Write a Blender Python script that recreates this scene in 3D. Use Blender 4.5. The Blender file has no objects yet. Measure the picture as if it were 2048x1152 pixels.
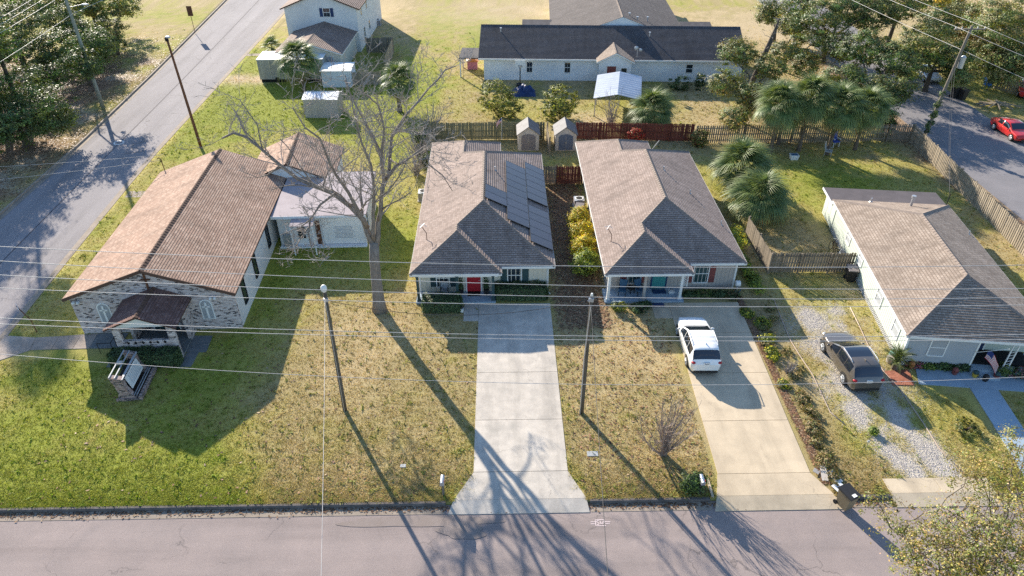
import bpy, bmesh, math, random
import numpy as np
from math import sin, cos, pi, radians, sqrt
from mathutils import Vector, Matrix

# ------------------------------------------------------------------ camera, sky, sun, exposure
scene = bpy.context.scene
COL = scene.collection
CAM_H, CAM_P, CAM_YAW, CAM_F = 28.0, radians(35.3), radians(1.1), 1421.0     # metres, pitch, yaw, focal length in photo pixels
cam = bpy.data.cameras.new("camera"); camo = bpy.data.objects.new("camera", cam); COL.objects.link(camo)
cam.sensor_width = 36.0; cam.lens = CAM_F / 2048 * 36.0; cam.clip_start = 0.1; cam.clip_end = 6000
camo.location = (0, 0, CAM_H); camo.rotation_euler = (pi / 2 - CAM_P, 0, -CAM_YAW)
scene.camera = camo

SUN_EL, SUN_AZ = radians(22.4), radians(-29.0)          # azimuth clockwise from +Y: the sun stands behind the houses, to the left
world = bpy.data.worlds.new("World"); scene.world = world; world.use_nodes = True
wn = world.node_tree; wn.nodes.clear()
sky = wn.nodes.new("ShaderNodeTexSky"); sky.sky_type = 'NISHITA'; sky.sun_disc = False
sky.sun_elevation = SUN_EL; sky.sun_rotation = SUN_AZ; sky.altitude = 0; sky.air_density = 1.0; sky.dust_density = 0.2; sky.ozone_density = 3.0
bg = wn.nodes.new("ShaderNodeBackground"); bg.inputs[1].default_value = 0.112
wo = wn.nodes.new("ShaderNodeOutputWorld")
wn.links.new(sky.outputs[0], bg.inputs[0]); wn.links.new(bg.outputs[0], wo.inputs[0])
sl = bpy.data.lights.new("sun", 'SUN'); sl.energy = 5.0; sl.angle = radians(0.5); sl.color = (1.0, 0.905, 0.765)
so = bpy.data.objects.new("sun", sl); COL.objects.link(so); so.location = (-30, 60, 40)
sd = Vector((sin(SUN_AZ) * cos(SUN_EL), cos(SUN_AZ) * cos(SUN_EL), sin(SUN_EL)))
so.rotation_euler = (-sd).to_track_quat('-Z', 'Y').to_euler()
vs = scene.view_settings
vs.view_transform = 'Standard'; vs.look = 'None'; vs.exposure = 1.33; vs.gamma = 1.0; vs.use_curve_mapping = False
scene.cycles.use_denoising = False
scene.cycles.max_bounces = 6; scene.cycles.diffuse_bounces = 3; scene.cycles.glossy_bounces = 3
scene.cycles.transmission_bounces = 4; scene.cycles.transparent_max_bounces = 6

RND = random.Random(7)
# ------------------------------------------------------------------ survey: photo pixel -> ground metre
def ray(px, py):
    u = (px - 1024) / CAM_F; v = (py - 576) / CAM_F
    dn = sin(CAM_P) + v * cos(CAM_P); fw = cos(CAM_P) - v * sin(CAM_P)
    return (u * cos(CAM_YAW) + fw * sin(CAM_YAW), -u * sin(CAM_YAW) + fw * cos(CAM_YAW), -dn)
def G(px, py, h=0.0):
    d = ray(px, py); t = (CAM_H - h) / -d[2]
    return (d[0] * t, d[1] * t)
def WY(px, py, Y):
    d = ray(px, py); t = Y / d[1]
    return (d[0] * t, Y, CAM_H + d[2] * t)

# ------------------------------------------------------------------ objects and tags
def link(o): COL.objects.link(o); return o
def tag(o, label=None, cat=None, group=None, kind=None):
    if label: o["label"] = label
    if cat: o["category"] = cat
    if group: o["group"] = group
    if kind: o["kind"] = kind
    return o
def thing(name, label, cat, loc=(0, 0, 0), rz=0.0, group=None):
    o = link(bpy.data.objects.new(name, None)); o.empty_display_size = 0.2
    o.location = loc; o.rotation_euler = (0, 0, rz)
    return tag(o, label, cat, group)
def inst(name, me, parent, loc=(0, 0, 0), rot=(0, 0, 0), sc=(1, 1, 1)):
    o = link(bpy.data.objects.new(name, me)); o.parent = parent
    o.location = loc; o.rotation_euler = rot; o.scale = sc
    return o
def copy_tree(o, parent=None):
    c = o.copy(); link(c); c.parent = parent
    for ch in list(o.children): copy_tree(ch, c)
    return c

class MB:
    """collects shapes, builds ONE mesh object"""
    def __init__(s, org=(0, 0, 0)): s.v = []; s.f = []; s.m = []; s.uvs = []; s.o = org
    def add(s, vs, fs, m=0, uv=None):
        b = len(s.v); s.v += [tuple(v) for v in vs]
        for f in fs:
            s.f.append(tuple(i + b for i in f)); s.m.append(m)
            s.uvs.append([uv[i] for i in f] if uv else None)
        return s
    def box(s, x0, x1, y0, y1, z0, z1, m=0):
        return s.add([(x0,y0,z0),(x1,y0,z0),(x1,y1,z0),(x0,y1,z0),(x0,y0,z1),(x1,y0,z1),(x1,y1,z1),(x0,y1,z1)],
              [(0,3,2,1),(4,5,6,7),(0,1,5,4),(1,2,6,5),(2,3,7,6),(3,0,4,7)], m)
    def frus(s, c, a0, b0, z0, a1, b1, z1, m=0):            # tapered box about c
        x, y = c
        return s.add([(x-a0,y-b0,z0),(x+a0,y-b0,z0),(x+a0,y+b0,z0),(x-a0,y+b0,z0),(x-a1,y-b1,z1),(x+a1,y-b1,z1),(x+a1,y+b1,z1),(x-a1,y+b1,z1)],
              [(0,3,2,1),(4,5,6,7),(0,1,5,4),(1,2,6,5),(2,3,7,6),(3,0,4,7)], m)
    def ext(s, poly, vec, m=0):                              # extrude a polygon (3D points) by vec
        n = len(poly); a = [Vector(p) for p in poly]; b = [p + Vector(vec) for p in a]
        nrm = Vector((0, 0, 0))
        for i in range(n): nrm += a[i].cross(a[(i + 1) % n])
        if nrm.dot(Vector(vec)) > 0: a, b = a[::-1], b[::-1]
        return s.add(a + b, [tuple(range(n)), tuple(range(2*n-1, n-1, -1))] + [(i, i+n, (i+1) % n + n, (i+1) % n) for i in range(n)], m)
    def prism(s, poly, z0, z1, m=0):
        return s.ext([(p[0], p[1], z0) for p in poly], (0, 0, z1 - z0), m)
    def poly(s, pts, m=0): return s.add(pts, [tuple(range(len(pts)))], m)
    def bar(s, p, q, w, h=None, m=0):                        # square bar from p to q
        p, q = Vector(p), Vector(q); d = (q - p).normalized(); h = h or w
        a = Vector((0, 0, 1)) if abs(d.z) < .9 else Vector((1, 0, 0))
        u = d.cross(a).normalized(); n = u.cross(d).normalized()
        o = [u*w/2 + n*h/2, -u*w/2 + n*h/2, -u*w/2 - n*h/2, u*w/2 - n*h/2]
        return s.add([p + k for k in o] + [q + k for k in o], [(0,1,2,3),(7,6,5,4),(0,4,5,1),(1,5,6,2),(2,6,7,3),(3,7,4,0)], m)
    def tube(s, pts, rad, n=6, m=0, cap=True):
        pts = [Vector(p) for p in pts]; k = len(pts)
        if not hasattr(rad, '__len__'): rad = [rad] * k
        vs = []; u = None
        for i, p in enumerate(pts):
            d = (pts[min(i+1, k-1)] - pts[max(i-1, 0)])
            d = d.normalized() if d.length > 1e-9 else Vector((0, 0, 1))
            if u is None:
                a = Vector((0, 0, 1)) if abs(d.z) < .9 else Vector((1, 0, 0))
                u = d.cross(a).normalized()
            else:
                u = u - d * u.dot(d); u = u.normalized() if u.length > 1e-6 else d.orthogonal().normalized()
            w = d.cross(u)
            vs += [p + (u * cos(2*pi*j/n) + w * sin(2*pi*j/n)) * rad[i] for j in range(n)]
        fs = [(i*n+j, i*n+(j+1) % n, (i+1)*n+(j+1) % n, (i+1)*n+j) for i in range(k-1) for j in range(n)]
        if cap: fs += [tuple(range(n-1, -1, -1)), tuple(range((k-1)*n, k*n))]
        return s.add(vs, fs, m)
    def cyl(s, x, y, z0, z1, r0, r1=None, n=12, m=0):
        return s.tube([(x, y, z0), (x, y, z1)], [r0, r0 if r1 is None else r1], n, m)
    def ell(s, c, r, n=10, k=6, m=0):
        vs = [(c[0], c[1], c[2]-r[2])]; fs = []
        for i in range(1, k):
            t = pi * i / k
            vs += [(c[0]+r[0]*sin(t)*cos(2*pi*j/n), c[1]+r[1]*sin(t)*sin(2*pi*j/n), c[2]-r[2]*cos(t)) for j in range(n)]
        vs.append((c[0], c[1], c[2]+r[2])); e = len(vs) - 1
        for j in range(n):
            fs.append((0, 1+(j+1) % n, 1+j)); fs.append((e, e-n+j, e-n+(j+1) % n))
        for i in range(k-2):
            for j in range(n): fs.append((1+i*n+j, 1+i*n+(j+1) % n, 1+(i+1)*n+(j+1) % n, 1+(i+1)*n+j))
        return s.add(vs, fs, m)
    def mesh(s, name, mats, smooth=None, uv=True):
        me = bpy.data.meshes.new(name); ox, oy, oz = s.o
        me.from_pydata([(x-ox, y-oy, z-oz) for x, y, z in s.v], [], s.f)
        for mt in (mats if isinstance(mats, (list, tuple)) else [mats]): me.materials.append(mt)
        me.polygons.foreach_set("material_index", s.m)
        if uv:
            l = me.uv_layers.new(name="UVMap"); data = np.zeros((len(me.loops), 2), np.float32)
            for p, cu in zip(me.polygons, s.uvs):
                if cu:
                    for k, li in enumerate(p.loop_indices): data[li] = cu[k]
                else:
                    n = p.normal
                    if abs(n.z) > .75: a, b = Vector((1, 0, 0)), Vector((0, 1, 0))
                    else:
                        a = Vector((-n.y, n.x, 0)).normalized(); b = Vector((0, 0, 1))
                    for li in p.loop_indices:
                        co = me.vertices[me.loops[li].vertex_index].co; data[li] = (co.dot(a), co.dot(b))
            l.data.foreach_set("uv", data.ravel())
        if smooth is not None:
            me.polygons.foreach_set("use_smooth", [True] * len(me.polygons))
            if smooth < 180: me.set_sharp_from_angle(angle=radians(smooth))
        me.update()
        return me
    def build(s, name, mats, parent=None, smooth=None, uv=True):
        o = link(bpy.data.objects.new(name, s.mesh(name, mats, smooth, uv))); o.parent = parent
        return o
def bx(name, mat, parent, x0, x1, y0, y1, z0, z1): return MB().box(x0, x1, y0, y1, z0, z1).build(name, mat, parent)

def npmesh(name, V, F, mat, col=None, parent=None):
    """fast mesh from arrays: V (N,3), F (M,k)"""
    me = bpy.data.meshes.new(name); V = np.asarray(V, np.float32); F = np.asarray(F, np.int32); m, k = F.shape
    me.vertices.add(len(V)); me.vertices.foreach_set("co", V.ravel())
    me.loops.add(m*k); me.loops.foreach_set("vertex_index", F.ravel())
    me.polygons.add(m); me.polygons.foreach_set("loop_start", np.arange(0, m*k, k, dtype=np.int32))
    if col is not None:
        a = me.color_attributes.new("Col", 'FLOAT_COLOR', 'POINT'); c = np.ones((len(V), 4), np.float32); c[:, :3] = col
        a.data.foreach_set("color", c.ravel())
    me.materials.append(mat); me.update(calc_edges=True)
    if name is None: return me
    o = link(bpy.data.objects.new(name, me)); o.parent = parent
    return o

# ------------------------------------------------------------------ numpy noise
def _h(i, j, s):
    n = (i.astype(np.int64) * 374761393 + j.astype(np.int64) * 668265263 + s * 974711) & 0x7fffffff
    n = ((n ^ (n >> 13)) * 1274126177) & 0x7fffffff
    return ((n ^ (n >> 16)) & 0xffff) / 65535.0
def vnoise(x, y, s=0):
    i = np.floor(x); j = np.floor(y); fx = x - i; fy = y - j
    fx = fx*fx*(3-2*fx); fy = fy*fy*(3-2*fy)
    return (_h(i, j, s)*(1-fx) + _h(i+1, j, s)*fx)*(1-fy) + (_h(i, j+1, s)*(1-fx) + _h(i+1, j+1, s)*fx)*fy
def fbm(x, y, sc, s=0, o=4):
    t = 0; a = .5; n = 0
    for k in range(o):
        t = t + a*vnoise(x*sc, y*sc, s+k*17); n += a; a *= .55; sc *= 2.07
    return t / n
def sst(a, b, x):
    t = np.clip((x-a)/(b-a), 0, 1); return t*t*(3-2*t)

# ------------------------------------------------------------------ materials
def new_mat(name):
    m = bpy.data.materials.new(name); m.use_nodes = True; nt = m.node_tree
    return m, nt, nt.nodes["Principled BSDF"]
def nd(nt, t, **kw):
    n = nt.nodes.new("ShaderNode" + t)
    for k, v in kw.items():
        if k.startswith("i_"):
            key = k[2:]; key = int(key) if key.isdigit() else key.replace("_", " ")
            if hasattr(v, "is_linked") or isinstance(v, bpy.types.NodeSocket): nt.links.new(v, n.inputs[key])
            else: n.inputs[key].default_value = v
        else: setattr(n, k, v)
    return n
def c4(c): return (c[0], c[1], c[2], 1.0)
def mixc(nt, f, a, b, blend='MIX'):
    n = nt.nodes.new("ShaderNodeMix"); n.data_type = 'RGBA'; n.blend_type = blend
    for k, v in ((0, f), (6, a), (7, b)):
        if isinstance(v, bpy.types.NodeSocket): nt.links.new(v, n.inputs[k])
        else: n.inputs[k].default_value = c4(v) if k else v
    return n.outputs[2]
def ramp(nt, src, stops, mode='LINEAR'):
    n = nt.nodes.new("ShaderNodeValToRGB"); n.color_ramp.interpolation = mode
    e = n.color_ramp.elements
    while len(e) > 1: e.remove(e[-1])
    e[0].position = stops[0][0]; e[0].color = c4(stops[0][1])
    for p, c in stops[1:]:
        k = e.new(p); k.color = c4(c)
    nt.links.new(src, n.inputs[0]); return n.outputs[0]
def g3(v): return (v, v, v)
def bump(nt, b, h, strength, dist=.02):
    n = nd(nt, "Bump", i_Strength=strength, i_Distance=dist); nt.links.new(h, n.inputs["Height"]); nt.links.new(n.outputs[0], b.inputs["Normal"])
def pm(name, c1, c2=None, scale=2.0, rough=.8, fine=0.0, fscale=40.0, bmp=0.0, bscale=None, metal=0.0, spec=.3, ovar=0.0, stain=0.0, stc=(.08, .07, .06), coat=0.0, stretch=None):
    """general weathered material: two tones mixed by noise, fine grain, stains, bump, variation between objects"""
    m, nt, b = new_mat(name); c2 = c2 or tuple(k*.85 for k in c1)
    tc = nd(nt, "TexCoord").outputs["Object"]
    if stretch: tc = nd(nt, "Mapping", i_Vector=tc, i_Scale=stretch).outputs[0]
    n1 = nd(nt, "TexNoise", i_Vector=tc, i_Scale=scale, i_Detail=6.0, i_Roughness=.62)
    c = mixc(nt, ramp(nt, n1.outputs[0], [(.32, g3(0)), (.68, g3(1))]), c1, c2)
    n2 = nd(nt, "TexNoise", i_Vector=tc, i_Scale=fscale, i_Detail=3.0, i_Roughness=.7)
    if fine: c = mixc(nt, 1.0, c, ramp(nt, n2.outputs[0], [(.25, g3(1-fine)), (.75, g3(1+fine*.6))]), 'MULTIPLY')
    if stain:
        n3 = nd(nt, "TexNoise", i_Vector=tc, i_Scale=scale*.45, i_Detail=8.0, i_Roughness=.7, i_Distortion=.6)
        c = mixc(nt, ramp(nt, n3.outputs[0], [(.52, g3(0)), (.72, g3(stain))]), c, stc)
    if ovar:
        oi = nd(nt, "ObjectInfo").outputs["Random"]
        c = mixc(nt, 1.0, c, ramp(nt, oi, [(0, g3(1-ovar)), (1, g3(1+ovar))]), 'MULTIPLY')
    nt.links.new(c, b.inputs["Base Color"])
    b.inputs["Roughness"].default_value = rough; b.inputs["Metallic"].default_value = metal; b.inputs["Specular IOR Level"].default_value = spec
    if coat: b.inputs["Coat Weight"].default_value = coat
    if bmp:
        nb = n2 if bscale is None else nd(nt, "TexNoise", i_Vector=tc, i_Scale=bscale, i_Detail=5.0)
        bump(nt, b, nb.outputs[0], bmp)
    return m
def shingle_mat(name, c1, c2, c3, w=.24, h=.17, dark=.5, spread=.55):
    m, nt, b = new_mat(name)
    uv = nd(nt, "UVMap").outputs[0]
    br = nd(nt, "TexBrick", i_Vector=uv, i_Scale=1.0, i_Color1=c4(g3(0)), i_Color2=c4(g3(1)), i_Mortar=c4(g3(.5)), offset=.5, offset_frequency=2)
    br.inputs["Mortar Size"].default_value = .013; br.inputs["Brick Width"].default_value = w; br.inputs["Row Height"].default_value = h; br.inputs["Bias"].default_value = 0
    c = ramp(nt, br.outputs[0], [(0, tuple(spread*a+(1-spread)*k for a, k in zip(c1, c2))), (.5, c2), (1, tuple(spread*a+(1-spread)*k for a, k in zip(c3, c2)))])
    n1 = nd(nt, "TexNoise", i_Vector=uv, i_Scale=.55, i_Detail=6.0, i_Roughness=.65)
    c = mixc(nt, 1.0, c, ramp(nt, n1.outputs[0], [(.3, g3(.78)), (.7, g3(1.15))]), 'MULTIPLY')
    n2 = nd(nt, "TexNoise", i_Vector=uv, i_Scale=60.0, i_Detail=2.0)
    c = mixc(nt, 1.0, c, ramp(nt, n2.outputs[0], [(.25, g3(.7)), (.75, g3(1.25))]), 'MULTIPLY')
    mp = nd(nt, "Mapping", i_Vector=uv, i_Scale=(1.6, .22, 1)).outputs[0]; n4 = nd(nt, "TexNoise", i_Vector=mp, i_Scale=1.0, i_Detail=7.0, i_Roughness=.7)
    c = mixc(nt, 1.0, c, ramp(nt, n4.outputs[0], [(.36, g3(.76)), (.5, g3(1.0)), (.68, g3(1.1))]), 'MULTIPLY')
    c = mixc(nt, br.outputs["Fac"], c, tuple(k*dark for k in c2))
    nt.links.new(c, b.inputs["Base Color"]); b.inputs["Roughness"].default_value = .92; b.inputs["Specular IOR Level"].default_value = .2
    bump(nt, b, n2.outputs[0], .35, .01)
    return m
def brick_mat(name, tones, mortar, w=.215, h=.085):
    m, nt, b = new_mat(name); uv = nd(nt, "UVMap").outputs[0]
    br = nd(nt, "TexBrick", i_Vector=uv, i_Scale=1.0, i_Color1=c4(g3(0)), i_Color2=c4(g3(1)), i_Mortar=c4(g3(.5)))
    br.inputs["Mortar Size"].default_value = .009; br.inputs["Brick Width"].default_value = w; br.inputs["Row Height"].default_value = h
    c = ramp(nt, br.outputs[0], tones, 'CONSTANT')
    n1 = nd(nt, "TexNoise", i_Vector=uv, i_Scale=3.0, i_Detail=8.0, i_Roughness=.7)
    c = mixc(nt, 1.0, c, ramp(nt, n1.outputs[0], [(.3, g3(.75)), (.7, g3(1.2))]), 'MULTIPLY')
    c = mixc(nt, br.outputs["Fac"], c, mortar)
    nt.links.new(c, b.inputs["Base Color"]); b.inputs["Roughness"].default_value = .9; b.inputs["Specular IOR Level"].default_value = .2
    inv = nd(nt, "Math", operation='SUBTRACT', i_0=1.0, i_1=br.outputs["Fac"]).outputs[0]
    bump(nt, b, inv, .6, .01)
    return m
def leaf_mat(name, trans=.25, gloss=.35):
    """leaf colour from the per-leaf attribute, part of the light passes through"""
    m, nt, b = new_mat(name); at = nd(nt, "Attribute", attribute_name="Col").outputs["Color"]
    nt.links.new(at, b.inputs["Base Color"]); b.inputs["Roughness"].default_value = .55; b.inputs["Specular IOR Level"].default_value = gloss
    tr = nd(nt, "BsdfTranslucent"); nt.links.new(mixc(nt, 1.0, at, (1.25, 1.2, .55), 'MULTIPLY'), tr.inputs[0])
    mx = nd(nt, "MixShader", i_0=trans); nt.links.new(b.outputs[0], mx.inputs[1]); nt.links.new(tr.outputs[0], mx.inputs[2])
    nt.links.new(mx.outputs[0], nt.nodes["Material Output"].inputs[0])
    return m
def glass_mat(name, col=(.02, .03, .04), rough=.06):
    m, nt, b = new_mat(name); b.inputs["Base Color"].default_value = c4(col); b.inputs["Roughness"].default_value = rough
    b.inputs["Specular IOR Level"].default_value = .8; b.inputs["Coat Weight"].default_value = .5
    return m
def paint(name, c, metal=.0, rough=.3):
    m, nt, b = new_mat(name); tc = nd(nt, "TexCoord").outputs["Object"]
    n = nd(nt, "TexNoise", i_Vector=tc, i_Scale=1.6, i_Detail=6.0)
    nt.links.new(mixc(nt, ramp(nt, n.outputs[0], [(.4, g3(0)), (.8, g3(.35))]), c, tuple(k*.8+.02 for k in c)), b.inputs["Base Color"])
    b.inputs["Metallic"].default_value = metal; b.inputs["Roughness"].default_value = rough; b.inputs["Coat Weight"].default_value = .8; b.inputs["Coat Roughness"].default_value = .08
    return m
# ------------------------------------------------------------------ palette
m_asphalt = pm("asphalt", (.325, .262, .238), (.27, .222, .205), scale=.5, rough=.93, fine=.45, fscale=55, bmp=.5, stain=.3, stc=(.17, .15, .15))
m_asphalt2 = pm("asphalt_side", (.29, .265, .265), (.235, .215, .22), scale=.35, rough=.93, fine=.4, fscale=45, bmp=.4, stain=.3, stc=(.12, .11, .115), stretch=(1, .25, 1))
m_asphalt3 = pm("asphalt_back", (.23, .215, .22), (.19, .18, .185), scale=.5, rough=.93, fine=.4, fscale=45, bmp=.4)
m_patch = pm("asphalt_patch", (.235, .19, .165), (.27, .222, .20), scale=1.5, rough=.95, fine=.4, fscale=50, bmp=.4)
m_conc = pm("concrete_pale", (.56, .50, .425), (.41, .37, .32), scale=1.3, rough=.9, fine=.24, fscale=30, bmp=.15, stain=.35, stc=(.24, .23, .20), ovar=.04)
m_conc2 = pm("concrete_buff", (.56, .455, .32), (.46, .375, .265), scale=1.0, rough=.9, fine=.14, fscale=30, bmp=.15, stain=.35, stc=(.25, .20, .14), ovar=.04)
m_conc3 = pm("concrete_weathered", (.40, .33, .28), (.28, .23, .19), scale=1.3, rough=.92, fine=.3, fscale=25, bmp=.3, stain=.5, stc=(.13, .11, .09), ovar=.08)
m_kerb = pm("kerb_concrete", (.18, .155, .14), (.09, .08, .075), scale=1.6, rough=.95, fine=.4, fscale=25, bmp=.4, stain=.7, stc=(.05, .045, .04))
m_gutter = pm("gutter_concrete", (.36, .29, .225), (.26, .215, .17), scale=1.2, rough=.93, fine=.3, fscale=25, bmp=.3, stain=.5, stc=(.16, .12, .09))
m_slabdk = pm("slab_dark", (.20, .21, .21), (.13, .14, .14), scale=1.4, rough=.85, fine=.2, stain=.4)  # chapel porch slabs and floor, darker than the path slabs
m_white = pm("white_paint", (.74, .74, .72), (.66, .66, .63), scale=1.2, rough=.6, fine=.06, stain=.15, stc=(.4, .38, .33))
m_cream = pm("cream_siding", (.62, .58, .47), (.56, .52, .43), scale=1.0, rough=.75, fine=.06, stain=.15, stc=(.38, .34, .27))
m_taupe = pm("taupe_siding", (.42, .38, .34), (.37, .335, .30), scale=1.0, rough=.75, fine=.06, stain=.12)
m_sage = pm("sage_siding", (.55, .60, .52), (.48, .53, .46), scale=1.0, rough=.75, fine=.06, stain=.2, stc=(.3, .32, .26))
m_greyw = pm("grey_front_siding", (.36, .38, .40), (.32, .34, .36), scale=1.0, rough=.75, fine=.06)
m_stucco = pm("white_stucco", (.66, .66, .64), (.58, .585, .58), scale=.8, rough=.85, fine=.08, stain=.25, stc=(.3, .3, .28))
m_oldwhite = pm("stained_white_wall", (.74, .76, .77), (.64, .66, .675), scale=.6, rough=.85, fine=.06, stain=.22, stc=(.22, .22, .21))
m_teal = pm("dark_teal_paint", (.035, .075, .08), (.03, .06, .065), rough=.55)
m_red = pm("red_paint", (.42, .02, .03), (.36, .018, .025), rough=.45)
m_dkred = pm("faded_red_shutter", (.20, .06, .055), (.16, .05, .045), rough=.7)
m_tealdoor = pm("teal_door_paint", (.05, .26, .25), (.045, .22, .215), rough=.5)
m_navy = pm("navy_shutter", (.025, .05, .13), (.02, .04, .1), rough=.6)
m_glass = glass_mat("window_glass"); m_glass2 = glass_mat("teal_window_glass", (.025, .06, .065))
m_shade = pm("window_blind", (.34, .36, .37), (.3, .31, .32), rough=.6)
m_black = pm("black_plastic", (.02, .02, .022), (.028, .027, .027), rough=.55, fine=.2)
m_rubber = pm("rubber", (.018, .018, .018), rough=.85)
m_dark = pm("dark_void", (.012, .012, .013), rough=.9)
m_metal = pm("galvanised", (.50, .51, .52), (.42, .43, .45), rough=.45, metal=.6, fine=.1)
m_alu = pm("aluminium", (.65, .66, .67), rough=.35, metal=.8)
m_wire = pm("wire_sheath", (.42, .41, .41), rough=.5)
m_wired = pm("wire_dark", (.05, .05, .055), rough=.6)
m_pole = pm("weathered_pole_wood", (.25, .21, .165), (.16, .135, .11), scale=3, rough=.95, fine=.4, fscale=30, bmp=.4, stretch=(3, 3, .25))
m_polec = pm("grey_green_pole", (.30, .32, .28), (.2, .22, .18), scale=2, rough=.95, fine=.3, bmp=.3, stretch=(3, 3, .3))
m_rust = pm("rusty_steel", (.16, .07, .035), (.09, .045, .03), scale=4, rough=.9, fine=.3)
m_bark = pm("grey_bark", (.30, .26, .225), (.17, .14, .12), scale=5, rough=.97, fine=.55, fscale=26, bmp=1.0, bscale=16, stretch=(2, 2, .5), stain=.4, stc=(.30, .29, .26))
m_twig = pm("grey_twig", (.38, .335, .30), (.27, .235, .21), scale=4, rough=.95, fine=.3)
m_bark2 = pm("oak_bark", (.115, .09, .07), (.06, .05, .04), scale=4, rough=.97, fine=.5, bmp=.8, bscale=14)
m_palmtr = pm("palm_trunk", (.20, .155, .115), (.11, .085, .065), scale=6, rough=.97, fine=.5, bmp=1.0, bscale=18, stretch=(1, 1, 2))
m_fence = pm("weathered_fence_wood", (.26, .215, .16), (.17, .14, .105), scale=3, rough=.95, fine=.35, fscale=30, ovar=.28, stretch=(4, 4, .4))
m_fenceg = pm("greenish_fence_wood", (.235, .225, .13), (.16, .155, .095), scale=3, rough=.95, fine=.35, fscale=30, ovar=.2, stretch=(4, 4, .4))
m_fencer = pm("red_stained_fence_wood", (.20, .06, .04), (.13, .042, .03), scale=3, rough=.9, fine=.35, fscale=30, ovar=.22, stretch=(4, 4, .4))
m_fencep = pm("pale_fence_wood", (.36, .30, .22), (.25, .205, .15), scale=3, rough=.95, fine=.35, fscale=30, ovar=.25, stretch=(4, 4, .4))
m_mulch = pm("dark_mulch", (.06, .042, .032), (.1, .07, .05), scale=6, rough=1, fine=.5, fscale=30, bmp=.8)
m_solar = pm("solar_cell", (.055, .05, .07), (.05, .045, .064), rough=.3, spec=.35, ovar=.1)
m_sh_tan = shingle_mat("roof_brown_grey", (.225, .17, .14), (.31, .24, .205), (.385, .305, .262))
m_sh_cap = pm("ridge_shingle", (.27, .215, .18), (.20, .16, .135), scale=3, rough=.93, fine=.35, fscale=60)
m_sh_ch = shingle_mat("roof_orange_tan", (.25, .15, .11), (.39, .255, .185), (.54, .40, .31), w=.33, h=.16, spread=.45)
m_sh_chcap = pm("ridge_brown", (.13, .075, .055), (.09, .055, .04), scale=3, rough=.95, fine=.3)
m_sh_porch = shingle_mat("roof_red_brown", (.14, .075, .06), (.21, .12, .098), (.29, .185, .155))
m_sh_dark = shingle_mat("roof_charcoal", (.075, .07, .075), (.10, .095, .10), (.135, .13, .135))
m_sh_wing = shingle_mat("roof_taupe_grey", (.09, .078, .074), (.125, .108, .102), (.165, .145, .135))
m_sh_h4 = shingle_mat("roof_sandy_brown", (.215, .165, .13), (.315, .25, .20), (.395, .325, .268))
m_sh_tl = shingle_mat("roof_mottled_tan", (.21, .15, .125), (.29, .21, .17), (.36, .28, .24))
m_flat = pm("flat_roof_membrane", (.42, .36, .36), (.33, .28, .285), scale=.9, rough=.9, fine=.15, stain=.35, stc=(.22, .19, .19))
m_flatdk = pm("rolled_roofing", (.115, .1, .105), (.085, .075, .08), scale=1.2, rough=.95, fine=.3)
m_brick = brick_mat("pale_mottled_brick", [(0, (.06, .048, .05)), (.17, (.34, .265, .24)), (.3, (.50, .425, .40)), (.55, (.58, .51, .48)), (.8, (.45, .37, .345))], (.55, .51, .49))
m_paver = brick_mat("red_paver", [(0, (.36, .12, .07)), (.4, (.43, .16, .1)), (.7, (.30, .10, .06))], (.2, .12, .09))
m_steel = pm("corrugated_steel", (.62, .64, .66), (.5, .52, .55), scale=.8, rough=.4, metal=.5, stain=.25, stc=(.3, .29, .28))
m_plasticb = pm("beige_plastic", (.48, .43, .37), (.44, .39, .34), rough=.6)
m_plasticd = pm("grey_brown_plastic", (.19, .17, .17), (.17, .15, .15), rough=.6)
m_oak = leaf_mat("oak_leaf"); m_bush = leaf_mat("bush_leaf", .3, .3); m_grassm = leaf_mat("grass_blade", .45, .1); m_frond = leaf_mat("palm_frond", .25, .4); m_litter = leaf_mat("dry_leaf", .1, .1)

# ------------------------------------------------------------------ ground
Y0 = 21.9                                                    # back of the front kerb
RX = [(10, -30.4), (34, -30.75), (46, -31.35), (60, -31.95), (103, -32.0), (160, -32.5)]     # side street, east kerb
LX = [(10, -39.8), (50, -40.1), (63, -40.2), (84, -41.2), (120, -43.5), (160, -46.0)]        # side street, west kerb
def RXf(y): return np.interp(y, [p[0] for p in RX], [p[1] for p in RX])
def LXf(y): return np.interp(y, [p[0] for p in LX], [p[1] for p in LX])
RRL, RRR = 41.2, 50.4                                        # back street

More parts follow.
